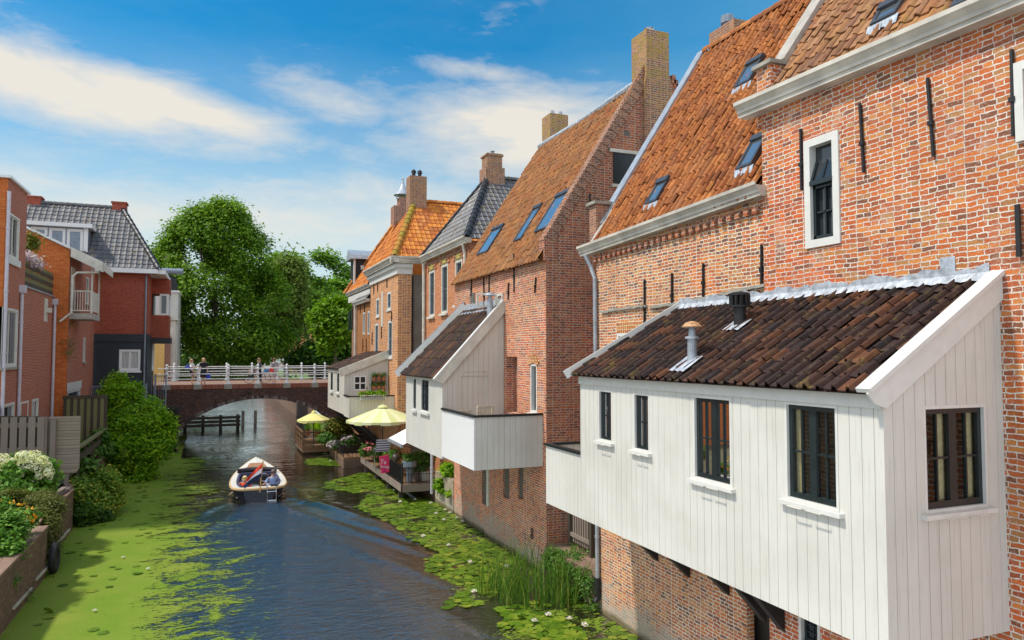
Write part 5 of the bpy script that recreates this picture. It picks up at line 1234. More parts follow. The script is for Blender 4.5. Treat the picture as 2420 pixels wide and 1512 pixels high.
q = ry(402, 632, 432, 648, 50); m = MB(); m.tube([(q[0] - 1, 50.5, (q[2] + q[3]) / 2), (q[1], 50.5, (q[2] + q[3]) / 2)], (q[3] - q[2]) / 2, 14); m.build('duct', M['galv'], t)
q = ry(403, 652, 418, 690, 50); m = MB(); m.tube([(q[0] - .3, 50.6, q[3] - .1), (q[0] + .15, 50.6, q[3] - .25), (q[1] - .3, 50.6, q[3] - .7), (q[1] - .28, 50.6, q[2])], .32, 12); m.build('elbow', M['black'], t)

# ================================================================= LEFT BANK: garden woodwork
YFc = 16.7
t = thing('board_fence', 'grey weathered upright board fence behind the white hydrangea', 'fence', (-15, YFc, 1.42))
for k in range(6):
    px0 = -18 + k * 21.5; q = ry(px0, 985, px0 + 12.5, 1112, YFc - .06); m = MB(); m.box(q[0], q[1], YFc - .085, YFc - .06, 1.5, q[3] + R.uniform(-.02, .02)); m.build('board', M['wood_grey_v'], t)
    if k < 5:
        q = ry(px0 + 9, 983, px0 + 25, 1112, YFc); m = MB(); m.box(q[0], q[1], YFc, YFc + .022, 1.5, q[3]); m.build('board', M['wood_dark'], t)
q = ry(-18, 1003, 165, 1009, YFc)
for (a, b) in ((1001, 1008), (1060, 1067)):
    q = ry(-18, a, 108, b, YFc); m = MB(); m.box(q[0], q[1], YFc - .056, YFc - .004, q[2], q[3]); m.build('rail', M['wood_grey_v'], t)
t = thing('board_screen', 'grey weathered screen of horizontal boards with a clipped lower corner beside the hydrangea', 'fence', (-13.5, YFc + .1, 1.42))
q = ry(88, 985, 187, 1116, YFc + .1)
n = 12
for k in range(n):
    z0 = q[2] + (q[3] - q[2]) * k / n; z1 = q[2] + (q[3] - q[2]) * (k + 1) / n - .008; m = MB(); e = .09 if k == 0 else 0.
    m.hexa([(q[0], YFc + .1, z0), (q[1] - e, YFc + .1, z0), (q[1] - e, YFc + .125, z0), (q[0], YFc + .125, z0), (q[0], YFc + .1, z1), (q[1], YFc + .1, z1), (q[1], YFc + .125, z1), (q[0], YFc + .125, z1)]); m.build('board', M['wood_grey'], t)
for px in (100, 120):
    q = ry(px, 987 if px < 110 else 991, px + 9, 1125, YFc); m = MB(); m.box(q[0], q[1], YFc - .05, YFc + .09, 1.4, q[3]); m.build('post', M['wood_grey_v'], t)
q = ry(152, 1110, 162, 1140, YFc + .2); m = MB(); m.box(q[0], q[1], YFc + .14, YFc + .24, 1.0, q[3] + .1); m.build('post', M['wood_grey_v'], t)
t = thing('plank_pile', 'old grey planks leaning on the quay under the board screen', 'planks', (-13.2, 15, 1.42))
for k in range(2):
    m = MB(); m.bar((-13.35 - .1 * k, 12.9 - .3 * k, 1.45 + .03 * k), (-13.12 - .05 * k, 15.8 - .3 * k, 1.5 + .08 * k), .16, .03); m.build('plank', M['wood_grey_v'], t)
t = thing('handrail', 'mossy green wooden handrail with brown posts along the quay behind the board screen', 'railing', (-13.2, 22, 1.42))
zr = 2.55
m = MB(); m.box(-13.28, -13.10, 18.2, 27.4, zr, zr + .08); m.box(-15.3, -13.28, 27.25, 27.4, zr, zr + .08); m.build('top_rail', M['wood_mossy'], t)
m = MB(); m.box(-13.22, -13.18, 18.2, 27.3, zr - .5, zr - .28); m.box(-15.3, -13.22, 27.3, 27.33, zr - .5, zr - .28); m.build('middle_rail', M['wood_dark'], t)
for k in range(6):
    y = 18.6 + k * 1.72; m = MB(); m.box(-13.30, -13.22, y, y + .12, 1.3, zr); m.build('post', M['wood_dark'], t)
t = thing('board_fence', 'dark green-brown upright board fence below the orange house', 'fence', (-14.5, 25.6, 1.42))
for k in range(13):
    px = 150 + k * 8; q = ry(px, 938, px + 6.4, 1010, 25.4); m = MB(); m.box(q[0], q[1], 25.4 - (.03 if k % 2 else 0), 25.43 - (.03 if k % 2 else 0), 1.4, q[3]); m.build('board', M['wood_dark'] if k % 2 == 0 else M['wood_mossy'], t)
q = ry(148, 936, 255, 940, 25.4); m = MB(); m.box(q[0], q[1], 25.36, 25.46, q[2] - .02, q[3] + .02); m.build('rail', M['wood_dark'], t)
def steel_rail(name, lab, Y, p0, p1, yt, yb, n, foot, spikes=False):
    a = PY(p0, yt, Y); b = PY(p1, yb, Y); t = thing(name, lab, 'railing', (a[0], Y, foot), 'galvanised steel railings'); z1, z0 = a[1], b[1]
    m = MB(); m.box(a[0], b[0], Y - .02, Y + .02, z1 - .05, z1); m.build('rail', M['galv'], t); m = MB(); m.box(a[0], b[0], Y - .02, Y + .02, z0, z0 + .05); m.build('rail', M['galv'], t)
    m = MB()
    for k in range(n + 1):
        x = a[0] + (b[0] - a[0]) * k / n; m.box(x - .012, x + .012, Y - .012, Y + .012, z0 + .05, z1 - .05)
        if spikes: m.box(x - .01, x + .01, Y - .01, Y + .01, z1, z1 + .08)
    m.build('bars', M['galv'], t)
    for x in (a[0], (a[0] + b[0]) / 2, b[0]): 
        m = MB(); m.box(x - .04, x + .04, Y - .035, Y + .035, foot, z1 + .1); m.build('post', M['galv'], t)
steel_rail('steel_railing', 'low grey steel railing along the navy house wall', 33.0, 211, 345, 912, 938, 26, 1.42)
steel_rail('steel_railing', 'tall grey steel gate railing with spikes at the corner of the bridge', 37.2, 341, 391, 888, 960, 9, 1.42, True)
t = thing('timber_jetty', 'dark old timber mooring posts with a cross beam beside the bridge arch', 'jetty', (-11.8, 37, 0))
for px, yb in ((402, 1085), (412, 1065), (418, 1050)):
    q = PY(px, 966, 36.5); m = MB(); m.box(q[0] - .13, q[0] + .13, 36.4, 36.66, -.6, q[1]); m.build('pile', M['wood_dark'], t)
a = PY(392, 966, 36.3); b = PY(424, 966, 36.3); m = MB(); m.box(a[0], b[0], 36.2, 36.5, a[1] - .1, a[1] + .12); m.build('beam', M['black_wood'], t)
m = MB(); m.box(b[0] - .2, b[0], 36.0, 36.2, a[1] - .35, a[1] - .12); m.box(b[0] - .2, b[0], 36.0, 36.2, a[1] - .9, a[1] - .7); m.build('lamp', M['black'], t)
t = thing('timber_guide', 'old timber guide wall with piles standing in the water under the bridge', 'jetty', (-9.5, 52, 0))
for k in range(4):
    x = -10.6 + k * 1.3; m = MB(); m.box(x - .12, x + .12, 49.9, 50.14, -.6, 1.15); m.build('pile', M['wood_dark'], t)
for z in (.25, .55, .85):
    m = MB(); m.box(-10.9, -6.5, 49.8, 49.9, z, z + .2); m.build('plank', M['wood_dark'], t)
for x in (-6.2, -5.2):
    m = MB(); m.box(x - .12, x + .12, 53, 53.24, -.6, 1.2); m.build('pile', M['wood_grey_v'], t)
# ================================================================= PEOPLE
def skin(name, J, E, mat, parent, sub=1):
    names = list(J); off = OFF.get(parent.name, (0, 0, 0))
    me = bpy.data.meshes.new(name); me.from_pydata([tuple(J[k][i] - off[i] for i in range(3)) for k in names], [(names.index(a), names.index(b)) for a, b in E], [])
    o = bpy.data.objects.new(name, me); C.objects.link(o)
    md = o.modifiers.new('s', 'SKIN'); md.use_smooth_shade = True
    for i, k in enumerate(names):
        sv = me.skin_vertices[0].data[i]; r = J[k][3]; sv.radius = (r, J[k][4] if len(J[k]) > 4 else r); sv.use_root = (i == 0)
    ss = o.modifiers.new('u', 'SUBSURF'); ss.levels = sub; ss.render_levels = sub
    bpy.context.view_layer.update()
    ev = o.evaluated_get(bpy.context.evaluated_depsgraph_get()); nm = bpy.data.meshes.new_from_object(ev)
    bpy.data.objects.remove(o); nm.materials.clear(); nm.materials.append(mat)
    q = bpy.data.objects.new(name, nm); C.objects.link(q); q.parent = parent; OFF[q.name] = off
    return q
M['skin'] = plain('skin', (.62, .36, .25), .55, .06)
def cloth(n, c): return plain(n, c, .85, .12, 14.)
def ell(m, cx, cy, prof, fx, seg=16):
    """elliptical lathe: prof (half width, half depth, z, dx, dy)"""
    base = len(m.v)
    for (a, b, z, dx, dy) in prof:
        for j in range(seg):
            t = 2 * pi * j / seg; p = fx(dx + a * cos(t), dy + b * sin(t), z); m.v.append(p)
    for i in range(len(prof) - 1):
        for j in range(seg):
            j2 = (j + 1) % seg; m.idx((base+i*seg+j, base+i*seg+j2, base+(i+1)*seg+j2, base+(i+1)*seg+j))
def person(lab, x, y, z, face, ht=1.7, top=(.5,.5,.5), bottom=(.05,.05,.06), hair=(.4,.28,.14), hairlen=.12, kneeup=False, dress=False, sit=False, armL=None, armR=None, sleeves=True, shoe=(.3, .25, .2), step=0.):
    t = thing('person', lab, 'person', (x, y, z)); s = ht / 1.7; c, sn = cos(face), sin(face)
    def P(a, b, h): return (x + (a * c - b * sn) * s, y + (a * sn + b * c) * s, z + h * s)
    def J(a, b, h, r, r2=None): p = P(a, b, h); return (*p, r * s, (r2 or r) * s)
    j = {'pelvis': J(0, 0, .96, .15, .11), 'spine': J(0, -.01, 1.13, .125, .095), 'chest': J(0, -.01, 1.32, .15, .105), 'neck': J(0, 0, 1.475, .052), 'jaw': J(0, .02, 1.55, .066, .075), 'head': J(0, .01, 1.63, .082, .098), 'crown': J(0, -.01, 1.70, .055, .07)}
    e = [('pelvis', 'spine'), ('spine', 'chest'), ('chest', 'neck'), ('neck', 'jaw'), ('jaw', 'head'), ('head', 'crown')]
    for q, sd in (('L', -1), ('R', 1)):
        el = (armL if sd < 0 else armR) or ((.25, -.03, 1.12), (.26, .06, .88))
        (ea, eb, eh), (wa, wb, wh) = el
        j['sh' + q] = J(sd * .175, -.01, 1.405, .056); j['el' + q] = J(sd * ea, eb, eh, .042); j['wr' + q] = J(sd * wa, wb, wh, .028)
        d = Vector((wa - ea, wb - eb, wh - eh)).normalized(); pa = Vector((wa, wb, wh)) + d * .07
        j['pa' + q] = J(sd * pa.x, pa.y, pa.z, .034, .02)
        e += [('chest', 'sh' + q), ('sh' + q, 'el' + q), ('el' + q, 'wr' + q), ('wr' + q, 'pa' + q)]
        for k in range(4):
            o = (k - 1.5) * .019; f1 = pa + d * (.05 + .01 * (1 - abs(k - 1.2))); f2 = f1 + d * .035 + Vector((0, .012, -.012))
            j[f'f{k}{q}'] = J(sd * f1.x, f1.y + o, f1.z, .0095); j[f'g{k}{q}'] = J(sd * f2.x, f2.y + o, f2.z, .008)
            e += [('pa' + q, f'f{k}{q}'), (f'f{k}{q}', f'g{k}{q}')]
        th = Vector((wa, wb, wh)) + d * .05 + Vector((-.02, .04, 0)); j['th' + q] = J(sd * th.x, th.y, th.z, .011); e.append(('wr' + q, 'th' + q))
        if sit: kn = (sd * .13, .44, .93); an = (sd * .13, .46, .50); to = (sd * .13, .62, .44)
        elif kneeup and sd > 0: kn = (sd * .12, .34, .86); an = (sd * .10, .22, .46); to = (sd * .10, .36, .38)
        else: kn = (sd * .10, .03 + sd * step * .5, .51); an = (sd * .10, -.02 + sd * step, .09); to = (sd * .11, .13 + sd * step, .03)
        j['hp' + q] = J(sd * .09, 0, .90, .092); j['kn' + q] = J(*kn, .058); j['an' + q] = J(*an, .038); j['to' + q] = J(*to, .034)
        e += [('pelvis', 'hp' + q), ('hp' + q, 'kn' + q), ('kn' + q, 'an' + q), ('an' + q, 'to' + q)]
    b = skin('body', j, e, M['skin'], t)
    m = MB(); m.blob(P(0, .105, 1.60), .018 * s, 6, 5); m.build('nose', M['skin'], b)
    m = MB()
    for q in (-1, 1): m.blob(P(q * .035, .092, 1.635), .010 * s, 6, 4)
    m.build('eyes', M['black'], b)
    m = MB(); m.box(*[v for v in (P(-.02, .09, 1.565)[0], P(.02, .1, 1.565)[0])], *[v for v in (P(-.02, .09, 1.565)[1] - .004, P(.02, .1, 1.565)[1] + .004)], z + 1.56 * s, z + 1.568 * s); m.build('mouth', plain('lips', (.5, .2, .17), .5), b)
    hm = plain('hair', hair, .6, .25, 30.); m = MB(); m.blob(P(0, -.025, 1.655), (.102 * s, .112 * s, .098 * s), 12, 8, jit=.04)
    for k in range(9):
        a = pi * (1.02 + .96 * k / 8); L = hairlen
        m.tube([P(.092 * cos(a), .095 * sin(a) - .015, 1.67), P(.105 * cos(a), .105 * sin(a) - .02, 1.6), P(.10 * cos(a), .10 * sin(a) - .02, 1.6 - L)], [.035 * s, .035 * s, .016 * s], 6)
    m.build('hair', hm, b, smooth=True)
    tm = cloth('top_cloth', top); bm = tm if dress else cloth('bottom_cloth', bottom)
    m = MB(); ell(m, 0, 0, [(.17, .125, .92, 0, 0), (.165, .12, 1.0, 0, 0), (.145, .11, 1.14, 0, -.01), (.172, .125, 1.30, 0, -.01), (.185, .115, 1.40, 0, -.01), (.10, .08, 1.455, 0, 0)], P)
    if sleeves:
        for q, sd in (('L', -1), ('R', 1)):
            el = (armL if sd < 0 else armR) or ((.25, -.03, 1.12), (.26, .06, .88)); (ea, eb, eh) = el[0]
            m.tube([P(sd * .15, -.01, 1.41), P(sd * (.175 + (ea - .175) * .35), -.01 + eb * .4, 1.40 + (eh - 1.40) * .35), P(sd * (.175 + (ea - .175) * .8), eb * .8, 1.40 + (eh - 1.40) * .8)], [.07 * s, .066 * s, .06 * s], 8)
    m.build('dress' if dress else 'shirt', tm, b, smooth=True)
    m = MB()
    if sit:
        for sd in (-1, 1): m.tube([P(sd * .09, -.02, .93), P(sd * .13, .42, .94), P(sd * .13, .46, .70)], [.115 * s, .085 * s, .075 * s], 10)
    elif dress or kneeup:
        hem = .48 if dress else .66
        ell(m, 0, 0, [(.172, .13, .97, 0, 0), (.19, .15, .84, 0, .01 if not kneeup else .05), (.20 if dress else .18, .165 if not kneeup else .2, hem, 0, .02 if not kneeup else .08)], P)
    else:
        ell(m, 0, 0, [(.172, .13, .98, 0, 0), (.185, .14, .86, 0, 0)], P)
        for sd in (-1, 1): m.tube([P(sd * .09, 0, .90), P(sd * .10, .03 + sd * step * .5, .51), P(sd * .10, -.02 + sd * step, .14)], [.105 * s, .075 * s, .062 * s], 10)
    m.build('skirt' if (dress or kneeup) else 'trousers', bm, b, smooth=True)
    if not sit:
        m = MB()
        for q in ('L', 'R'):
            a = Vector(j['an' + q][:3]); tt = Vector(j['to' + q][:3]); m.tube([a - Vector((0, 0, .03 * s)), a.lerp(tt, .5) - Vector((0, 0, .02 * s)), tt], [.045 * s, .046 * s, .038 * s], 8)
        m.build('shoes', cloth('shoe', shoe), b)
    return t
ZB_ = 4.02; YP = 40.2
def bag(lab, p, col, size, name='bag', strap=None):
    t = thing(name, lab, 'bag', p); m = MB(); a, b, h = size
    m.hexa([(p[0]-a, p[1]-b, p[2]), (p[0]+a, p[1]-b, p[2]), (p[0]+a, p[1]+b, p[2]), (p[0]-a, p[1]+b, p[2]), (p[0]-a*.8, p[1]-b*.5, p[2]+h), (p[0]+a*.8, p[1]-b*.5, p[2]+h), (p[0]+a*.8, p[1]+b*.5, p[2]+h), (p[0]-a*.8, p[1]+b*.5, p[2]+h)]); m.build('pouch', cloth('bag_cloth', col), t)
    m = MB(); m.tube(strap or [(p[0]-a*.5, p[1], p[2]+h), (p[0], p[1], p[2]+h+.18), (p[0]+a*.5, p[1], p[2]+h)], .012, 6); m.build('strap', M['black'] if strap else cloth('strap', col), t)
x1 = PY(452, 905, YP)[0]
person('fair-haired person in white blouse and black skirt with one knee raised', x1, YP, ZB_, -2.0, 1.68, (.75, .74, .72), (.012, .013, .018), (.48, .30, .14), .22, kneeup=True, armL=((.24, .10, 1.15), (.10, .28, 1.12)), armR=((.24, .10, 1.14), (.05, .30, 1.14)))
bag('white and blue jacket bundle carried by the white bloused person', (x1 - .22, YP - .15, ZB_ + 1.02), (.10, .14, .55), (.20, .10, .26), 'jacket_bundle', None)
x2 = PY(480, 905, YP)[0]
person('person with short fair hair in a black knee length dress facing the canal', x2, YP - .1, ZB_, pi, 1.74, (.012, .014, .022), (.02, .02, .03), (.55, .36, .16), .08, dress=True)
bag('blue carrier bag in the hand of the person in black', (x2 + .32, YP - .05, ZB_ + .34), (.03, .06, .50), (.14, .06, .40))
x3 = PY(612, 905, YP)[0]
person('person in navy top and dark trousers with tied brown hair wheeling a bicycle', x3, YP, ZB_, -1.45, 1.72, (.06, .075, .12), (.02, .02, .028), (.28, .17, .09), .16, armL=((.22, .15, 1.16), (.16, .38, 1.0)), armR=((.22, .15, 1.16), (.16, .38, 1.0)), step=.1)
x4 = PY(647, 905, YP)[0]
person('person seen from behind in a grey patterned dress with short brown hair', x4, YP - .15, ZB_, .15, 1.73, (.38, .35, .36), (.3, .3, .3), (.22, .11, .06), .05, dress=True, step=.12, shoe=(.6, .55, .5))
bag('red shoulder bag hanging on a black strap behind the grey dress', (x4 - .20, YP - .36, ZB_ + .80), (.75, .05, .04), (.15, .06, .26), strap=[(x4 - .20, YP - .36, ZB_ + 1.06), (x4 + .05, YP - .32, ZB_ + 1.45), (x4 + .08, YP - .1, ZB_ + 1.5)])
# bicycle
bxx = PY(611, 905, YP)[0]; bw = thing('bicycle', 'black bicycle with blue panniers held on the bridge', 'bicycle', (bxx, YP + .3, ZB_)); yb = YP + .32
m = MB()
def wheel(cx):
    m = MB(); m.tube([(cx + .34 * cos(2*pi*k/28), yb, ZB_ + .35 + .34 * sin(2*pi*k/28)) for k in range(29)], .018, 6); w_ = m.build('wheel', M['rubber'], bw)
    m = MB()
    for k in range(12): m.tube([(cx, yb, ZB_ + .35), (cx + .33 * cos(2*pi*k/12), yb, ZB_ + .35 + .33 * sin(2*pi*k/12))], .003, 4, cap=False)
    m.build('spokes', M['steel'], w_)
wheel(bxx - .62); wheel(bxx + .48)
m = MB(); q = lambda a, h: (bxx + a, yb, ZB_ + h)
for a, b in ((q(-.62, .35), q(-.12, .32)), (q(-.12, .32), q(-.25, .85)), (q(-.62, .35), q(-.25, .8)), (q(-.12, .32), q(.33, .78)), (q(.48, .35), q(.30, 1.0)), (q(-.25, .7), q(.33, .85))): m.tube([a, b], .017, 6)
m.build('frame', M['black'], bw)
m = MB(); m.blob(q(-.27, .9), (.13, .08, .04), 8, 6); m.build('saddle', M['black'], bw)
m = MB(); m.tube([(bxx + .22, yb - .25, ZB_ + 1.08), (bxx + .32, yb, ZB_ + 1.04), (bxx + .22, yb + .25, ZB_ + 1.08)], .013, 6); m.build('handlebar', M['steel'], bw)
m = MB(); m.box(bxx + .38, bxx + .72, yb - .16, yb + .16, ZB_ + .78, ZB_ + 1.0); m.build('blue_basket_cover', cloth('blue_nylon', (.03, .25, .6)), bw)
m = MB(); m.box(bxx - .7, bxx - .3, yb - .18, yb - .06, ZB_ + .28, ZB_ + .58); m.build('pannier', M['black'], bw)

# ================================================================= BOAT
Lb = 6.3
bt = thing('motor_boat', 'open navy motor boat with cream deck flying a red, white and blue flag', 'boat', (BOATX, BOATY, 0))
def shx(x, y): return BOATX + x + .027 * (y - BOATY)
TB = [(0., .62, .50), (.02, .80, .50), (.05, .95, .49), (.10, 1.06, .48), (.2, 1.13, .47), (.32, 1.15, .47), (.45, 1.11, .50), (.58, 1.0, .56), (.7, .82, .64), (.8, .60, .73), (.88, .40, .81), (.94, .22, .87), (.98, .09, .91), (1., .02, .93)]
def hull_ring(i, k):
    t, b, g_ = TB[i]; y = BOATY + Lb * t
    return [(shx(-b * f_, y - (.0 if t > .1 else .0)), y - (.25 * (1 - h) if i == 0 else 0) * 0, -.25 + (g_ + .25) * h) for f_, h in k]
KS = [(0, 0), (.55, .05), (.82, .3), (.93, .6), (1, 1)]
m = MB()
for sd in (1, -1):
    ids = []
    for i in range(len(TB)):
        t, b, g_ = TB[i]; y = BOATY + Lb * t
        ids.append(m.add([(shx(sd * b * f_, y), y, -.25 + (g_ + .25) * h) for f_, h in KS]))
    for i in range(len(TB) - 1):
        for k in range(len(KS) - 1): m.idx((ids[i] + k, ids[i] + k + 1, ids[i+1] + k + 1, ids[i+1] + k))
    m.face([(shx(0, BOATY), BOATY, -.25)] + [m.v[ids[0] + k] for k in range(1, 5)] + [(shx(0, BOATY), BOATY, .5)])
M['hull'] = plain('navy_hull_paint', (.010, .014, .028), .15, .1, spec=.6); m.build('hull', M['hull'], bt, smooth=True)
out_l = [(shx(-b, BOATY + Lb * t), BOATY + Lb * t, g_) for t, b, g_ in TB]; out_r = [(shx(b, BOATY + Lb * t), BOATY + Lb * t, g_) for t, b, g_ in TB]
m = MB(); loop = out_l[::-1] + out_r
m.tube([(p[0], p[1], p[2] - .03) for p in loop], .055, 8); m.build('rope_fender', plain('tan_rope', (.52, .36, .18), .9, .25, 40.), bt, smooth=True)
M['gel'] = plain('cream_gelcoat', (.74, .72, .66), .3, .04)
m = MB()
inner = []
for (t, b, g_) in TB:
    y = BOATY + Lb * t; bi = max(0, b - .24); inner.append((bi, y, g_ + .03))
for sd in (1, -1):
    for i in range(len(TB) - 1):
        (t0, b0, g0), (t1, b1, g1) = TB[i], TB[i+1]; y0 = BOATY + Lb * t0; y1 = BOATY + Lb * t1
        if t1 > .62:
            m.face([(shx(0, y0), y0, g0 + .07), (shx(sd * b0, y0), y0, g0 + .02), (shx(sd * b1, y1), y1, g1 + .02), (shx(0, y1), y1, g1 + .07)])
        elif t1 <= .05: m.face([(shx(0, y0), y0, g0 + .03), (shx(sd * b0, y0), y0, g0 + .02), (shx(sd * b1, y1), y1, g1 + .02), (shx(0, y1), y1, g1 + .03)])
        else: m.face([(shx(sd * inner[i][0], y0), y0, g0 + .03), (shx(sd * b0, y0), y0, g0 + .02), (shx(sd * b1, y1), y1, g1 + .02), (shx(sd * inner[i+1][0], y1), y1, g1 + .03)])
m.build('deck', M['gel'], bt)
m = MB(); yd = lambda t: BOATY + Lb * t
m.face([(shx(-.5, yd(.66)), yd(.66), .70), (shx(.5, yd(.66)), yd(.66), .70), (shx(.3, yd(.82)), yd(.82), .83), (shx(-.3, yd(.82)), yd(.82), .83)]); m.build('teak_inset', planks('teak_strips', (.45, .24, .12), .06, .08, .2), bt)
m = MB()   # cockpit liner
for sd in (1, -1):
    for i in range(2, 8):
        (a, y0, z0), (b, y1, z1) = inner[i], inner[i+1]; m.face([(shx(sd*a, y0), y0, z0), (shx(sd*b, y1), y1, z1), (shx(sd*b*.92, y1), y1, .1), (shx(sd*a*.92, y0), y0, .1)])
m.face([(shx(-.9, yd(.05)), yd(.05), .1), (shx(.9, yd(.05)), yd(.05), .1), (shx(.8, yd(.62)), yd(.62), .1), (shx(-.8, yd(.62)), yd(.62), .1)])
m.face([(shx(-.8, yd(.62)), yd(.62), .1), (shx(.8, yd(.62)), yd(.62), .1), (shx(.75, yd(.62)), yd(.62), .66), (shx(-.75, yd(.62)), yd(.62), .66)])
m.build('cockpit', plain('grey_liner', (.33, .31, .31), .6, .1), bt)
M['cush'] = cloth('navy_cushion', (.045, .05, .11))
m = MB()
for sd in (1, -1):
    for i in range(2, 7):
        (a, y0, z0), (b, y1, z1) = inner[i], inner[i+1]
        m.hexa([(shx(sd*(a-.10), y0), y0, z0-.22), (shx(sd*(a-.01), y0), y0, z0-.22), (shx(sd*(b-.01), y1), y1, z1-.22), (shx(sd*(b-.10), y1), y1, z1-.22), (shx(sd*(a-.10), y0), y0, z0+.03), (shx(sd*(a-.01), y0), y0, z0+.05), (shx(sd*(b-.01), y1), y1, z1+.05), (shx(sd*(b-.10), y1), y1, z1+.03)])
m.box(shx(-.72, yd(.5)), shx(.72, yd(.5)), yd(.5), yd(.53), .3, .66); m.build('seat_back', M['cush'], bt)
m = MB()
for sd in (1, -1): m.box(shx(sd*.35, yd(.2)), shx(sd*.85, yd(.2)), yd(.07), yd(.5), .12, .34)
m.build('bench', plain('lilac_grey_cushion', (.36, .34, .40), .9, .1), bt)
m = MB(); m.tube([(shx(-.86, yd(.56)), yd(.56), .72), (shx(-.3, yd(.565)), yd(.565), .74), (shx(.3, yd(.565)), yd(.565), .73), (shx(.86, yd(.56)), yd(.56), .70)], [.10, .13, .12, .10], 10); m.build('folded_canopy', cloth('dark_canopy', (.035, .03, .038)), bt, smooth=True)
m = MB(); m.box(shx(.05, yd(.33)), shx(.65, yd(.33)), yd(.33), yd(.40), .12, .68); m.build('console', M['black'], bt)
m = MB(); m.tube([(shx(.25, yd(.3)) + .17 * cos(k * pi / 6), yd(.315) + .03 * sin(k * pi / 6), .62 + .17 * sin(k * pi / 6)) for k in range(13)], .012, 6); m.build('steering_wheel', M['steel'], bt)
m = MB(); m.box(shx(.45, yd(.02)), shx(.75, yd(.02)), yd(.015), yd(.045), .53, .58); m.build('cleat', M['black'], bt)
m = MB()
for xx in (.30, .66): m.tube([(shx(xx, BOATY), BOATY + .15, .56), (shx(xx, BOATY), BOATY - .14, .52), (shx(xx, BOATY), BOATY - .18, .3), (shx(xx, BOATY), BOATY - .18, -.2)], .02, 8)
for zz in (.36, -.0): m.tube([(shx(.30, BOATY), BOATY - .18, zz), (shx(.66, BOATY), BOATY - .18, zz)], .018, 8)
m.build('ladder', M['steel'], bt)
Yfl = BOATY - .12
def fp(px, py, dy=0.): a = PY(519.8 + px / 11.13, 1063.2 + py / 11.13, Yfl + dy); return (a[0], Yfl + dy, a[1])
m = MB(); m.tube([fp(1045, 1110), fp(1085, 700), fp(1128, 320)], .022, 8); fpole = m.build('flag_pole', plain('varnished_pole', (.5, .3, .12), .4, .2), bt)
m = MB(); m.blob(fp(1130, 300), .035, 8, 6); m.build('finial', plain('brass', (.8, .5, .1), .3, .1, metal=.8), fpole)
# hanging flag: three stripes from hoist (top of pole) to fly (lower left)
ho = [(1118, 352), (1110, 470), (1095, 600), (1080, 715)]; mid = [(900, 525), (905, 590), (835, 720), (890, 840)]; fl = [(655, 800), (730, 830), (615, 935), (640, 1020)]
cols = [(.72, .05, .02), (.80, .78, .80), (.012, .02, .07)]
for s_ in range(3):
    m = MB(); n = 9; rows = []
    for k in range(n + 1):
        u = k / n; pts = []
        for e_ in (s_, s_ + 1):
            a, b, c_ = ho[e_], mid[e_], fl[e_]; px = (1-u)**2*a[0] + 2*u*(1-u)*b[0] + u*u*c_[0]; py = (1-u)**2*a[1] + 2*u*(1-u)*b[1] + u*u*c_[1]
            pts.append(fp(px, py, -.02 + .06 * sin(u * 7 + e_ * 1.4)))
        rows.append(pts)
    for k in range(n): m.face([rows[k][0], rows[k+1][0], rows[k+1][1], rows[k][1]])
    m.build('flag_stripe', cloth(('red_cloth', 'white_cloth', 'blue_cloth')[s_], cols[s_]), fpole)
a = PY(645, 1118, 20.6)
person('person with cropped grey hair and pale blue shirt sitting in the boat', a[0], 20.6, a[1] - 1.62, .25, 1.74, (.26, .34, .55), (.05, .06, .1), (.16, .12, .10), .0, sit=True, armL=((.30, .08, 1.16), (.32, .30, 1.10)), armR=((.32, -.02, 1.16), (.36, .15, 1.02)))
a = PY(579, 1127, 20.3)
person('person with tied blonde hair and orange top sitting in the boat', a[0], 20.3, a[1] - 1.60, -.3, 1.62, (.75, .10, .03), (.05, .06, .1), (.70, .52, .24), .06, sit=True, armL=((.34, -.10, 1.16), (.52, -.20, 1.02)), armR=((.25, .1, 1.14), (.2, .3, 1.05)))

# ================================================================= FAR BACKDROP beyond the trees
v = thing('delivery_van', 'white delivery van with red lettering parked beyond the bridge', 'van', (-20, 95, 3.3)); Dv = 118.
def vp(px, py, dd=0.): return PD(px, py, Dv + dd)
a = vp(618, 887); b = vp(682, 847); fwx = Vector((RT[0], RT[1], 0)); dep = Vector((FW[0], FW[1], 0)) * 2.0; o0 = Vector(a); Lv = (Vector(b) - o0).dot(fwx); Hv = b[2] - a[2]
def V3(u, h, d=0.): return tuple(o0 + fwx * u * Lv + Vector((0, 0, h * Hv)) + dep * d)
m = MB(); pr = [(.0, .12), (1, .12), (1, .98), (.36, 1.), (.16, .88), (.05, .52), (0, .45)]
m.face([V3(*p) for p in pr]); m.face([V3(*p, 1) for p in pr][::-1])
for i in range(len(pr)): m.face([V3(*pr[i]), V3(*pr[i], 1), V3(*pr[(i+1) % 7], 1), V3(*pr[(i+1) % 7])])
m.build('body', M['white_clean'], v)
m = MB(); m.face([V3(.10, .52, -.01), V3(.30, .52, -.01), V3(.30, .86, -.01), V3(.19, .86, -.01)]); m.build('side_window', M['glass'], v)
for u in (.2, .82):
    m = MB(); c_ = Vector(V3(u, .12, -.01)); m.tube([c_ - dep * .02, c_ + dep * .12], .34, 16); w_ = m.build('wheel', M['rubber'], v)
    m = MB(); m.tube([c_ - dep * .03, c_ - dep * .015], .2, 12); m.build('rim', M['zinc'], w_)
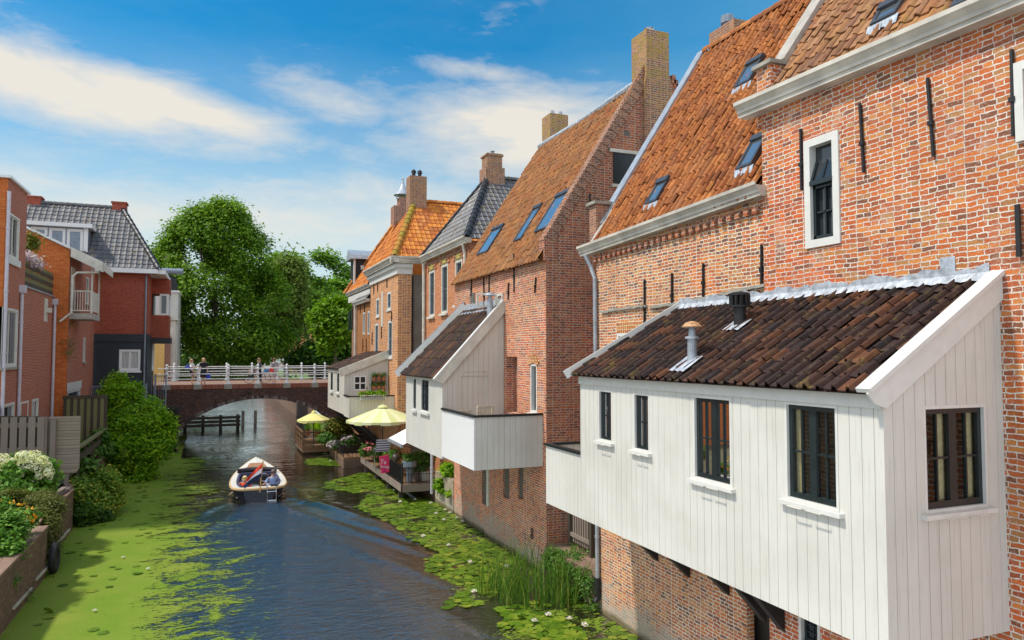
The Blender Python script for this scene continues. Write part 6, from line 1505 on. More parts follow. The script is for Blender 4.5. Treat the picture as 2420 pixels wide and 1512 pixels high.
def text(parent, s, loc, size, rot, mat, name='lettering', ex=.004):
    cu = bpy.data.curves.new(name, 'FONT'); cu.body = s; cu.size = size; cu.extrude = ex; cu.materials.append(mat); q = bpy.data.objects.new(name, cu); C.objects.link(q)
    bpy.context.view_layer.update(); me = bpy.data.meshes.new_from_object(q.evaluated_get(bpy.context.evaluated_depsgraph_get())); bpy.data.objects.remove(q); o = bpy.data.objects.new(name, me); C.objects.link(o)
    off = OFF.get(parent.name, (0, 0, 0)); o.location = tuple(loc[i] - off[i] for i in range(3)); o.rotation_euler = rot; o.parent = parent; return o
M['red'] = plain('red_lettering', (.6, .03, .03), .5)
yaw = math.atan2(RT[1], RT[0])
text(v, 'CENTRUM', V3(.46, .62, -.02), .5, (pi / 2, 0, yaw), M['red']); text(v, 'VAN DER WAL', V3(.42, .42, -.02), .46, (pi / 2, 0, yaw), M['red'])
t = thing('far_house', 'far house with red pantile roof and dark shop front glimpsed between the trunks', 'house', (-10, 118, 3.3))
q0 = PD(640, 830, 128); q1 = PD(755, 830, 128); o0 = Vector(q0); ax_ = Vector(q1) - o0; ax_.z = 0
def FV(u, z, d=0.): p = o0 + ax_ * u + Vector((FW[0], FW[1], 0)) * d; return (p.x, p.y, z)
zt = q0[2]
m = MB(); m.face([FV(-.1, 3.2), FV(1.1, 3.2), FV(1.1, zt), FV(-.1, zt)]); m.face([FV(1.1, 3.2), FV(1.1, 3.2, 8), FV(1.1, zt, 8), FV(1.1, zt)]); m.build('wall', M['brick_brown'], t)
m = MB(); m.face([FV(-.15, zt - .1, -.4), FV(1.15, zt - .1, -.4), FV(1.15, zt + 5, 4), FV(-.15, zt + 5, 4)]); m.build('roof', plain('red_far_roof', (.40, .13, .07), .8, .25, 2.), t)
m = MB(); m.face([FV(.3, zt - 1.6, -.1), FV(1.05, zt - 1.6, -.1), FV(1.05, zt - .6, -.1), FV(.3, zt - .6, -.1)]); m.build('shop_sign', M['zinc'], t)
m = MB(); m.face([FV(.3, 3.3, -.1), FV(1.05, 3.3, -.1), FV(1.05, zt - 1.7, -.1), FV(.3, zt - 1.7, -.1)]); m.build('shop_front', M['render_dark'], t)

# ================================================================= TERRACES ON THE RIGHT
T1 = thing('floating_terrace', 'far wooden terrace with slatted rail, beyond the wicker sofa', 'terrace', (-3, 33, .4))
Yt = 32.3
q = ry(727, 1030, 762, 1059, Yt)
xa, za = PY(742, 1049, Yt); 
m = MB(); m.box(-3.55, -1.0, 32.2, 36.2, .15, .55); m.build('deck', M['wood_brown'], T1)
m = MB()
for z in (.66, 1.0, 1.30): m.box(-3.56, -3.5, 32.2, 36.2, z, z + .11)
m.box(-3.5, -1.6, 32.2, 32.26, 1.28, 1.38); m.box(-3.5, -1.6, 32.2, 32.26, .62, .86); m.build('rail', M['wood_brown'], T1)
for y in (32.24, 33.2, 34.2, 35.2, 36.1):
    m = MB(); m.box(-3.6, -3.5, y, y + .1, .3, 1.42); m.build('post', M['wood_brown'], T1)
T2 = thing('floating_terrace', 'dark terrace with wicker sofa under the far kitchen, between the two parasols', 'terrace', (-1.2, 28.5, .4))
m = MB(); m.box(-2.1, 0, 26.2, 31.2, .42, .56); m.build('deck', M['wood_brown'], T2)
m = MB(); m.box(-2.1, 0, 26.2, 26.32, -.3, .42); m.box(-2.1, -2.0, 26.32, 31.2, -.3, .42); m.build('edge_wall', M['brick_quay'], T2)
m = MB()
for k in range(9): m.box(-2.1 + .23 * k, -2.08 + .23 * k, 26.22, 26.25, .56, 1.2)
m.box(-2.1, 0, 26.21, 26.26, 1.2, 1.24)
for k in range(16): m.box(-2.11, -2.09, 26.3 + .3 * k, 26.32 + .3 * k, .56, 1.2)
m.box(-2.12, -2.08, 26.3, 31.1, 1.2, 1.24); m.build('iron_rail', M['black'], T2)
sf = thing('wicker_sofa', 'dark wicker sofa with black cushions facing away from the boat', 'sofa', (-1.3, 28, .56))
wk = plain('dark_wicker', (.035, .02, .014), .7, .5, 30.)
m = MB(); m.box(-2.0, -.35, 27.9, 28.75, .56, .95); m.build('seat', wk, sf); m = MB(); m.box(-2.0, -.35, 27.8, 27.92, .56, 1.42); m.build('backrest', wk, sf)
for x in (-2.02, -.45):
    m = MB(); m.box(x, x + .12, 27.92, 28.75, .95, 1.22); m.build('armrest', wk, sf)
for k in range(2):
    m = MB(); m.box(-1.9 + .75 * k, -1.2 + .75 * k, 27.93, 28.2, .97, 1.55); m.build('cushion', M['black'], sf)
# large parasol
def parasol(lab, c, zt, rad, drop, n, cols_, poleb, tilt=0.):
    t = thing('parasol', lab, 'parasol', (c[0], c[1], poleb)); m = MB(); m.tube([(c[0], c[1], poleb), (c[0], c[1], zt)], .03, 8); m.build('pole', M['wood_dark'], t)
    m = MB(); k2 = 4
    for i in range(n):
        a0, a1 = 2 * pi * i / n, 2 * pi * (i + 1) / n
        for s_ in range(k2):
            def pt(a, f): 
                sag = .06 * sin(pi * ((a - a0) / (a1 - a0))) * f
                return (c[0] + rad * f * cos(a), c[1] + rad * f * sin(a), zt - drop * f ** 1.15 - sag)
            for h in range(s_ and 3 or 3):
                b0 = a0 + (a1 - a0) * h / 3; b1 = a0 + (a1 - a0) * (h + 1) / 3
                m.face([pt(b0, s_ / k2), pt(b1, s_ / k2), pt(b1, (s_ + 1) / k2), pt(b0, (s_ + 1) / k2)], (i * 3 + h) % 2 if n > 6 else 0)
    m.build('canopy', cols_, t)
    m = MB()
    for i in range(n * 3):
        b0, b1 = 2 * pi * i / n / 3, 2 * pi * (i + 1) / n / 3; r1 = rad * 1.0
        dz = .13 + .03 * sin(i * 1.9)
        m.face([(c[0] + r1 * cos(b0), c[1] + r1 * sin(b0), zt - drop - .002), (c[0] + r1 * cos(b1), c[1] + r1 * sin(b1), zt - drop - .002), (c[0] + r1 * cos(b1), c[1] + r1 * sin(b1), zt - drop - dz), (c[0] + r1 * cos(b0), c[1] + r1 * sin(b0), zt - drop - dz)], i % 2 if n > 6 else 0)
    m.build('valance', cols_, t)
    m = MB(); m.lathe((c[0], c[1], zt), [(rad * .16, -.03), (rad * .12, .04), (.03, .10), (.02, .14)], 12); m.build('top_vent', cols_[0], t)
    m = MB()
    for i in range(n):
        a = 2 * pi * i / n; m.tube([(c[0], c[1], zt - .1), (c[0] + rad * .98 * cos(a), c[1] + rad * .98 * sin(a), zt - drop - .03)], .012, 5)
    m.build('ribs', M['black'], t)
ga = plain('pale_green_canvas', (.58, .62, .28), .85, .06, 4.); gb = plain('white_green_canvas', (.68, .69, .42), .85, .06, 4.)
parasol('large pale green and white striped parasol beside the middle white kitchen', (-1.05, 21.4), PD(912, 962, 34.6)[2], 1.72, .60, 8, [ga, gb], .7)
yc_ = plain('yellow_canvas', (.72, .66, .25), .85, .06, 4.)
parasol('small plain yellow parasol over the far wooden terrace', (-3.05, 31.2), 2.62, .95, .42, 6, [yc_], .5)
T3 = thing('floating_terrace', 'low terrace with iron fence and geraniums under the middle white kitchen', 'terrace', (-.7, 19, .4))
m = MB(); m.box(-1.35, 0, 16.3, 25.2, .55, .70); m.build('deck', M['wood_brown'], T3)
m = MB(); m.box(-1.38, -1.35, 16.2, 25.2, .42, .72); m.box(-1.38, 0, 16.2, 16.3, .42, .72); m.build('edge_beam', M['wood_grey_v'], T3)
for y in (17.2, 19.4, 22., 24.6):
    m = MB(); m.box(-1.25, -1.1, y, y + .15, -.6, .55); m.build('pile', M['wood_dark'], T3)
for y in (17.0, 24.9):
    m = MB(); m.bar((-1.3, y, .5), (-.1, y, -.4), .10, .10); m.build('stay', M['galv'], T3)
fe = thing('iron_fence', 'black iron spindle fence around the geranium terrace', 'fence', (-1.3, 18, .7))
m = MB()
for k in range(34): m.box(-1.34, -1.32, 16.35 + k * .085, 16.365 + k * .085, .72, 1.50)
for z in (.78, 1.45): m.box(-1.345, -1.315, 16.3, 19.3, z, z + .03)
m.build('side_panel', M['black'], fe)
m = MB()
for k in range(12): m.box(-1.3 + k * .11, -1.288 + k * .11, 16.28, 16.30, .72, 1.42)
for z in (.80, 1.10, 1.40): m.box(-1.33, 0, 16.275, 16.305, z, z + .02)
m.build('front_panel', M['black'], fe)
for y in (16.3, 19.3):
    m = MB(); m.box(-1.36, -1.31, y - .03, y + .03, .6, 1.6); m.build('post', M['black'], fe)
sg = thing('sale_sign', 'bright pink estate agent sign reading Te koop tied to the terrace edge', 'sign', (-1.4, 19.9, .9))
q0 = PX(896, 1078, -1.42)
Ysg = 18.7; A = [PY(896, 1079, Ysg), PY(918, 1074, Ysg), PY(924, 1114, Ysg), PY(901, 1119, Ysg)]
m = MB(); m.hexa([(A[3][0], Ysg, A[3][1]), (A[2][0], Ysg, A[2][1]), (A[2][0], Ysg + .03, A[2][1]), (A[3][0], Ysg + .03, A[3][1]), (A[0][0], Ysg, A[0][1]), (A[1][0], Ysg, A[1][1]), (A[1][0], Ysg + .03, A[1][1]), (A[0][0], Ysg + .03, A[0][1])]); m.build('board', plain('hot_pink_board', (.80, .035, .14), .5, .04), sg)
wht = M['white_clean']; rt = (pi / 2, .12, 0)
text(sg, 'Te', (A[0][0] + .03, Ysg - .01, A[0][1] - .30), .26, rt, wht); text(sg, 'koop', (A[0][0] + .05, Ysg - .01, A[0][1] - .48), .19, rt, wht)
m = MB(); m.box(A[3][0] + .06, A[3][0] + .2, Ysg - .006, Ysg - .001, A[3][1] + .05, A[3][1] + .14); m.box(A[3][0] + .05, A[3][0] + .2, Ysg - .006, Ysg - .001, A[3][1] + .2, A[3][1] + .29); m.build('print_block', plain('magenta_print', (.55, .01, .16), .5), sg)
dc = thing('deck_chair', 'blue and white striped folding chair under the big parasol', 'chair', (-.8, 20.2, .7))
st = newmat('striped_canvas'); g = G(st[1]); sp_ = g.n('SeparateXYZ'); g.set(sp_.inputs[0], g.pos()); fr_ = g.math('FRACT', g.math('MULTIPLY', sp_.outputs[2], 9.))
st[1].links.new(g.ramp(fr_, [(0, (.62, .62, .66)), (.55, (.03, .05, .22))], 'CONSTANT'), st[2].inputs['Base Color']); st[2].inputs['Roughness'].default_value = .9
a = PY(889, 1038, 20.2); b = PY(920, 1066, 20.2)
m = MB(); m.hexa([(a[0], 20.25, b[1]), (b[0], 20.25, b[1]), (b[0], 20.29, b[1]), (a[0], 20.29, b[1]), (a[0], 20.0, a[1]), (b[0], 20.0, a[1]), (b[0], 20.04, a[1]), (a[0], 20.04, a[1])]); m.build('backrest', st[0], dc)
m = MB(); m.hexa([(a[0], 20.27, b[1]), (b[0], 20.27, b[1]), (b[0], 20.75, b[1] + .08), (a[0], 20.75, b[1] + .08), (a[0], 20.27, b[1] + .03), (b[0], 20.27, b[1] + .03), (b[0], 20.75, b[1] + .11), (a[0], 20.75, b[1] + .11)]); m.build('seat', st[0], dc)
for x in (a[0] - .02, b[0] + .02):
    m = MB(); m.tube([(x, 19.98, a[1] + .03), (x, 20.27, b[1]), (x, 20.75, .72)], .015, 6); m.tube([(x, 20.2, .72), (x, 20.7, b[1] + .06)], .015, 6); m.build('leg', M['steel'], dc)
aw = thing('metal_awning', 'small corrugated pale metal awning below the middle kitchen', 'awning', (-.6, 18.5, 2.4))
Ya_ = 16.6; p0 = PY(919, 1044, 19.0); p1 = PY(959, 1052, 16.4)
m = MB(); n = 26
for i in range(n):
    y0 = 16.4 + 2.6 * i / n; y1 = 16.4 + 2.6 * (i + 1) / n; h = .04 * (i % 2); h2 = .04 * ((i + 1) % 2)
    m.face([(-1.3, y0, 2.32 + h), (-1.3, y1, 2.32 + h2), (0.0, y1, 2.95 + h2), (0.0, y0, 2.95 + h)], i % 2)
m.build('sheet', [M['white_clean'], M['zinc']], aw); m = MB(); m.box(-1.36, -1.28, 16.38, 19.02, 2.22, 2.33); m.build('gutter', M['zinc'], aw)
for y in (16.5, 18.9):
    m = MB(); m.bar((-1.25, y, 2.3), (-.03, y, 1.9), .05, .05); m.build('stay', M['wood_dark'], aw)
dr_ = thing('plank_door', 'dark brown plank fence on the quay beside the white downpipe', 'fence', (.4, 14.6, .6))
for k in range(9):
    m = MB(); m.box(.05 + k * .15, .19 + k * .15, 13.62, 13.66, .55, 2.9); m.build('board', M['wood_dark'], dr_)
qs = thing('quay_wall', 'rough pale stone quay wall stub with ferns beside the downpipe', 'wall', (0, 14.6, 0), 'right bank walls')
m = MB(); m.box(-.02, .5, 13.52, 16.0, -.6, 1.25); m.build('wall', brick('rough_stone', [(.34, .28, .2), (.28, .22, .16), (.38, .33, .26)], (.30, .25, .18), .22, .11, .02, wob=.03, stain=(.5, (.2, .2, .1)), white_low=True), qs)
dp = thing('downpipe', 'grey white downpipe dropping from the middle kitchen to the water', 'pipe', (-.1, 16.1, 0))
pipe(dp, [(-.14, 16.08, 3.1), (-.14, 16.08, 2.9), (-.14, 16.08, .35)], .06, 'pipe', 'pipe')
# gate and landing between second and third house
gt = thing('garden_gate', 'grey wooden slatted gate in the passage between two houses', 'gate', (.6, 4.2, .82))
GZ0, GZ1 = .85, 2.35; GX = .60
for k in range(8):
    y = 3.74 + k * .132; m = MB(); m.box(GX, GX + .03, y, y + .07, GZ0 + .12, GZ1 - .05); m.build('slat', M['wood_grey_v'], gt)
m = MB(); m.box(GX - .05, GX - .002, 3.70, 4.80, 1.12, 1.22); m.box(GX - .05, GX - .002, 3.70, 4.80, 2.0, 2.1); m.build('rail', M['wood_grey_v'], gt)
for y in (3.58, 4.82):
    m = MB(); m.box(GX - .06, GX + .10, y, y + .12, .5, GZ1 + .25); m.build('post', M['wood_dark'], gt)
m = MB(); m.box(-.05, 3., 2.26, 5.14, -.6, .82); o = m.build('landing', M['quay_cap']); tag(o, 'overgrown brick landing in front of the slatted gate', 'landing')
# ================================================================= VEGETATION
def leaves(name, P, size, mat, parent=None, rnd=None, up=.35, asp=1.5, out=None, kind=None):
    P = np.asarray(P, dtype=np.float64); n = len(P); s = np.asarray(size) if np.ndim(size) else np.full(n, size) * NR.uniform(.7, 1.3, n)
    N = NR.normal(size=(n, 3)); N[:, 2] = np.abs(N[:, 2]) + up * 2
    if out is not None: N += out * 1.2
    N /= np.linalg.norm(N, axis=1)[:, None]
    A = np.cross(N, NR.normal(size=(n, 3))); A /= np.linalg.norm(A, axis=1)[:, None]; B = np.cross(N, A)
    a = A * (s * asp / 2)[:, None]; b = B * (s / 2)[:, None]
    V = np.stack([P - a, P - b * .9 + a * .1 - N * (s * .08)[:, None], P + a, P + b * .9 + a * .1 - N * (s * .08)[:, None]], 1).reshape(-1, 3)
    off = OFF.get(parent.name, (0, 0, 0)) if parent is not None else (0, 0, 0)
    me = bpy.data.meshes.new(name); me.vertices.add(4 * n); me.loops.add(4 * n); me.polygons.add(n)
    me.vertices.foreach_set('co', (V - np.array(off)).astype(np.float32).ravel()); me.loops.foreach_set('vertex_index', np.arange(4 * n, dtype=np.int32))
    me.polygons.foreach_set('loop_start', np.arange(0, 4 * n, 4, dtype=np.int32)); me.polygons.foreach_set('loop_total', np.full(n, 4, dtype=np.int32))
    at = me.attributes.new('rnd', 'FLOAT', 'FACE'); at.data.foreach_set('value', (np.clip(rnd, 0, 1) if rnd is not None else NR.random(n)).astype(np.float32))
    me.materials.append(mat); me.update(calc_edges=True); me.validate()
    o = bpy.data.objects.new(name, me); C.objects.link(o)
    if parent is not None: o.parent = parent; OFF[o.name] = off
    if kind: o['kind'] = kind
    return o
def crown(ells, ncl, per, cr, surf=.62, gap=.0, gs=.35, flat=.7):
    E_ = [(np.array(c, float), np.array(r, float)) for c, r in ells]; w = np.array([np.prod(r) ** (2 / 3) for c, r in E_]); w /= w.sum()
    P = []; K = []; O = []
    while len(P) < ncl:
        i = NR.choice(len(E_), p=w); c, r = E_[i]; d = NR.normal(size=3); d /= np.linalg.norm(d)
        if d[2] < -.5 and NR.random() < .6: continue
        p = c + d * r * (surf + (1 - surf) * NR.random() ** .6)
        if any(k != i and (((p - c2) / r2) ** 2).sum() < .45 for k, (c2, r2) in enumerate(E_)): continue
        nz = mnoise.noise(Vector(p * gs))
        if nz < -.12 - gap * 0 + (gap - .5) * .5: continue
        P.append(p); O.append(d); K.append(.5 + .45 * NR.normal() * .55 + .25 * nz)
    P = np.repeat(np.array(P), per, 0); O = np.repeat(np.array(O), per, 0); K = np.repeat(np.array(K), per)
    q = NR.normal(size=P.shape) * cr; q[:, 2] *= flat
    return P + q, K + NR.normal(size=len(K)) * .17, O
def pe(px, py, rx_, ry_, D, dz=1.): 
    k = D / F; return (PD(px, py, D), (rx_ * k, rx_ * k * dz, ry_ * k))
def tree(name, lab, ells, D, trunk, mat, ncl, per, cr, size, gap=.3, group='trees beyond the bridge', flat=.7, up=.35):
    b = PD(*trunk[0], D); t = thing(name, lab, 'tree', b, group); m = MB()
    for limb in trunk[1]:
        pts = [PD(x, y, D + dd) for (x, y, dd) in limb[0]]; m.tube(pts, [limb[1] * (1 - .75 * i / (len(pts) - 1)) for i in range(len(pts))], 8)
    m.build('trunk', plain('bark', (.10, .085, .055), .9, .35, 3., bump=.05), t)
    P, K, O = crown([pe(*e, D) for e in ells], ncl, per, cr, gap=gap, flat=flat)
    leaves('crown', P, size, LF[mat], t, K, up=up, out=O); return t
tree('linden_tree', 'largest tree, dense dark green and rounded, standing behind the left half of the bridge',
     [(505, 560, 85, 80), (440, 630, 75, 75), (585, 610, 60, 80), (505, 700, 115, 105), (615, 700, 60, 95), (455, 585, 60, 45), (560, 800, 105, 65), (465, 800, 60, 70), (395, 620, 38, 40), (530, 510, 48, 35), (455, 690, 62, 75), (470, 650, 50, 50), (640, 790, 50, 60), (440, 560, 38, 45)],
     66., ((512, 890), [([(512, 895, 0), (512, 820, 0), (510, 740, 0), (505, 620, 0)], .38), ([(512, 800, 0), (460, 730, 0), (430, 640, 0)], .2), ([(511, 780, 0), (570, 720, 0), (590, 640, 0)], .2), ([(510, 740, 0), (480, 640, -1), (470, 560, -1)], .16)]),
     'linden', 2500, 28, .46, .20, .54)
tree('ash_tree', 'loose mid green tree with a forked trunk to the right of the big linden',
     [(745, 640, 60, 40), (720, 690, 70, 55), (790, 675, 40, 45), (690, 655, 45, 45), (765, 725, 60, 40), (815, 660, 25, 28), (700, 740, 40, 50)],
     82., ((738, 880), [([(735, 890, 0), (737, 840, 0), (728, 800, 0), (715, 750, 0), (712, 690, 0)], .36), ([(738, 838, 0), (752, 800, 0), (758, 740, 0), (770, 680, 0)], .26), ([(728, 800, 0), (732, 730, 0), (742, 660, 0)], .16)]),
     'tree', 800, 22, .55, .30, .95)
tree('willow_tree', 'drooping olive green tree hanging between the linden and the forked tree', [(672, 700, 38, 75), (655, 770, 32, 60), (690, 660, 30, 45), (690, 760, 22, 50)], 74.,
     ((672, 885), [([(676, 890, 0), (676, 800, 0), (680, 700, 0)], .28)]), 'willow', 420, 26, .5, .26, .5, flat=1.6, up=.0)
tree('maple_tree', 'small bright yellow-green tree in front of the brown house end', [(795, 735, 30, 28), (775, 770, 30, 32), (805, 775, 30, 35), (790, 815, 30, 28), (762, 745, 18, 18)], 60.,
     ((792, 880), [([(792, 890, 0), (792, 820, 0), (790, 750, 0)], .16)]), 'bright', 420, 24, .36, .24, .45)
tree('undergrowth_tree', 'dark green bushy tree low behind the right end of the bridge', [(765, 845, 55, 45), (815, 840, 40, 60), (720, 860, 30, 30), (850, 800, 40, 60)], 70.,
     ((770, 890), [([(770, 895, 0), (770, 850, 0)], .2)]), 'dark', 420, 26, .5, .30, .3)
tree('undergrowth_tree', 'dark green bushy tree low behind the left part of the bridge', [(430, 850, 28, 40), (470, 868, 26, 18), (400, 840, 20, 40), (505, 856, 48, 24), (450, 850, 40, 30)], 92.,
     ((500, 890), [([(500, 895, 0), (500, 860, 0)], .2)]), 'dark', 420, 26, .6, .36, .3)
tree('beech_tree', 'hazy far green tree filling the gap above the roofs beyond the linden', [(660, 650, 50, 45), (615, 690, 45, 50), (720, 715, 60, 45), (800, 720, 40, 60)], 120.,
     ((690, 880), [([(690, 885, 0), (690, 760, 0)], .4)]), 'tree', 600, 22, .9, .55, .5)
t = thing('clipped_hedge', 'low hedge and spiked fence line behind the far bridge railing', 'hedge', (-22, 60, 3.3))
P = []; 
a = PD(402, 880, 62); b = PD(585, 884, 62)
for k in range(5200):
    u = NR.random(); P.append((a[0] + (b[0] - a[0]) * u + NR.normal() * .15, a[1] + (b[1] - a[1]) * u + NR.normal() * .25, 3.3 + NR.random() ** .8 * 1.0 + .15 * sin(u * 40)))
leaves('hedge', P, .12, LF['linden'], t)
P = []
for k in range(9000):
    u = NR.random(); a = PD(330 + 560 * u, 850, 150); P.append((a[0] + NR.normal() * .8, a[1] + NR.normal() * 1.5, 3.3 + NR.random() ** .7 * (2.6 + .7 * sin(u * 31) + .5 * sin(u * 77))))
o = leaves('far_hedgerow', P, .55, LF['dark']); tag(o, 'dark hedgerow along the far end of the canal beneath the trees', 'hedge', None, 'stuff')
# sandy container and clutter beyond the rail
ct = thing('sand_skip', 'ochre tarpaulin-covered skip beyond the bridge beside the tree trunk', 'skip', PD(700, 880, 100))
a = Vector(PD(677, 886, 100)); b = Vector(PD(724, 886, 100)); top = PD(700, 862, 100)[2]; dd = Vector((FW[0], FW[1], 0)) * 2
m = MB(); m.hexa([a, b, b + dd, a + dd, (a.x - .4, a.y, top), (b.x + .3, b.y, top), (b.x + .3 + dd.x, b.y + dd.y, top), (a.x - .4 + dd.x, a.y + dd.y, top)]); m.build('tub', plain('ochre_tarpaulin', (.32, .22, .06), .8, .3, 3.), ct)

# ---- left bank plants
def bush(name, lab, cat, ells, ncl, per, cr, size, mat, base, group=None, gap=.3, stem=None, flat=.8, up=.35, leafname='foliage'):
    t = thing(name, lab, cat, base, group); P, K, O = crown(ells, ncl, per, cr, gap=gap, flat=flat, gs=1.2); leaves(leafname, P, size, LF[mat], t, K, up=up, out=O)
    if stem:
        m = MB()
        for s_ in stem: m.tube(s_[0], s_[1], 6)
        m.build('stem', plain('twig', (.09, .07, .045), .9, .3), t)
    return t
def pb(px, py, rx_, ry_, Y, dz=1.):
    x, z = PY(px, py, Y); d = ((x - CAM[0]) * FW[0] + (Y - CAM[1]) * FW[1]) / F; return ((x, Y, z), (rx_ * d, rx_ * d * dz, ry_ * d))
bush('round_bush', 'big bright green rounded bush overhanging the duckweed beside the navy house', 'bush',
     [pb(285, 950, 42, 48, 27.5), (pb(330, 1000, 62, 62, 26.8)), pb(300, 1050, 62, 62, 26.5), pb(350, 1050, 52, 60, 26.4), pb(275, 910, 22, 25, 27.6), pb(260, 1000, 30, 45, 27.2), pb(385, 1010, 22, 40, 26.4), pb(315, 1110, 50, 30, 26.2), pb(300, 925, 28, 20, 27.4)], 900, 26, .17, .105, 'bush', (-12.6, 26.6, 1.4), gap=.25,
     stem=[([(-12.9, 26.8, 1.2), (-12.6, 26.7, 2.2), (-12.4, 26.6, 3.4)], .06), ([(-12.8, 26.8, 1.3), (-12.0, 26.6, 2.0), (-11.7, 26.6, 2.7)], .05)])
bush('ivy_shrub', 'yellow-green variegated ivy shrub tumbling over the quay to the water', 'bush',
     [pb(225, 1145, 46, 36, 19.0), pb(245, 1172, 38, 42, 18.4), pb(215, 1195, 40, 45, 17.6), pb(192, 1160, 24, 30, 17.4), pb(262, 1125, 14, 16, 21.)], 520, 24, .14, .085, 'ivy', (-12.9, 18., 1.4), gap=.2)
bush('fern_clump', 'dark green ferns hanging low on the quay under the ivy shrub', 'fern', [pb(195, 1230, 25, 30, 16.8), pb(225, 1225, 30, 22, 17.2), pb(190, 1200, 15, 30, 16.5)], 130, 20, .12, .10, 'dark', (-12.7, 17, .5))
bush('garden_weeds', 'leafy green weeds behind the mossy handrail', 'weeds', [pb(215, 1062, 22, 22, 24.), pb(235, 1040, 14, 20, 24.5), pb(250, 1062, 15, 16, 25.), pb(205, 1100, 16, 12, 19.)], 110, 20, .13, .13, 'herb', (-13.6, 21, 1.4))
bush('creeper_hedge', 'mounded olive creeper spilling over the quay wall down to the tyre', 'hedge',
     [pb(95, 1185, 38, 22, 12.0), pb(118, 1205, 26, 30, 11.6), pb(50, 1180, 40, 16, 12.), pb(115, 1250, 20, 40, 11.2), pb(122, 1300, 12, 26, 11.15), pb(20, 1175, 25, 12, 12.2)], 420, 30, .09, .045, 'hedge', (-13, 11.6, 1.4), gap=.1)
nb = bush('nasturtium_bed', 'bright green nasturtium leaves with orange flowers on the near quay edge', 'flowers',
     [pb(30, 1230, 42, 34, 8.8), pb(10, 1260, 40, 40, 8.0), pb(5, 1300, 30, 32, 7.4), pb(-20, 1220, 40, 40, 8.6), pb(62, 1222, 18, 16, 9.3)], 240, 20, .10, .085, 'nast', (-12.9, 8.4, 1.4), gap=.1, up=.9)
P, K, O = crown([pb(30, 1225, 44, 34, 8.7), pb(5, 1255, 38, 40, 7.9), pb(-20, 1220, 40, 40, 8.5)], 75, 3, .03, surf=.95, gap=.0); leaves('flowers', P, .065, LF['yellow'], nb, out=O)
bush('trailing_weed', 'pale trailing weed hanging over the nearest corner of the quay wall', 'weeds', [pb(10, 1372, 30, 12, 6.9), pb(32, 1392, 16, 8, 6.9), pb(-5, 1350, 20, 18, 7.0), pb(105, 1390, 8, 30, 10.1), pb(64, 1420, 6, 40, 8.0)], 90, 14, .06, .05, 'herb', (-12.8, 6.9, 1.4))
hy = bush('hydrangea_bush', 'white hydrangea bush in full flower in front of the grey board fence', 'bush', [pb(60, 1115, 55, 34, 14.), pb(20, 1120, 40, 32, 13.6), pb(95, 1135, 26, 26, 14.), pb(40, 1150, 60, 22, 13.6)], 230, 18, .13, .13, 'nast', (-13.9, 14, 1.4), gap=.1)
P = []; K = []; OD = []
for (px, py, r_) in ((8, 1085, 15), (16, 1100, 14), (52, 1080, 16), (64, 1078, 15), (84, 1077, 14), (78, 1090, 14), (102, 1087, 12), (70, 1098, 15), (57, 1100, 16), (110, 1100, 12), (116, 1115, 12), (92, 1125, 9), (114, 1126, 11), (5, 1120, 15), (22, 1115, 13), (48, 1118, 11), (35, 1128, 12), (20, 1138, 12), (3, 1140, 14), (45, 1150, 8), (78, 1140, 10), (30, 1093, 12), (88, 1105, 13), (36, 1105, 10), (100, 1112, 9), (12, 1155, 10)):
    c, r = pb(px, py, r_, r_, 13.5 + R.uniform(-.35, .2)); c = np.array(c)
    d = NR.normal(size=(170, 3)); d /= np.linalg.norm(d, axis=1)[:, None]; OD.append(d * 2.5); P.append(c + d * np.array([r[0], r[0], r[2]]) * NR.uniform(.8, 1., (170, 1))); K.append(NR.uniform(.25, .75) + NR.normal(size=170) * .2)
P = np.concatenate(P); leaves('flower_heads', P, .062, LF['hydra'], hy, np.concatenate(K), asp=1.1, up=.1, out=np.concatenate(OD))
bush('roof_flowers', 'pink flowering plant above the plank fence on the roof terrace', 'flowers', [(( -15.6, 21.4, PX(60, 610, XL)[1] + .12), (.25, .8, .2)), ((-15.6, 22.6, PX(60, 610, XL)[1] - .0), (.2, .7, .15))], 60, 14, .1, .09, 'mauve', (-15.6, 21.8, 9.6), gap=.1)
bush('potted_tree', 'wispy yellow-green shrub on the roof terrace against the orange wall', 'shrub', [((-15.8, 22.5, PX(68, 580, XL)[1] + .3), (.3, .4, .5))], 50, 14, .13, .09, 'olive', (-15.8, 22.5, 9.4), gap=.5)
bush('dry_creeper', 'bare brown creeper stems climbing the corner under the balcony', 'creeper', [((-14.88, 26.1, 6.6), (.06, .35, 1.6)), ((-15.2, 25.95, 7.4), (.35, .08, 1.0))], 50, 12, .12, .05, 'hedge', (-14.9, 26, 6), gap=.6)

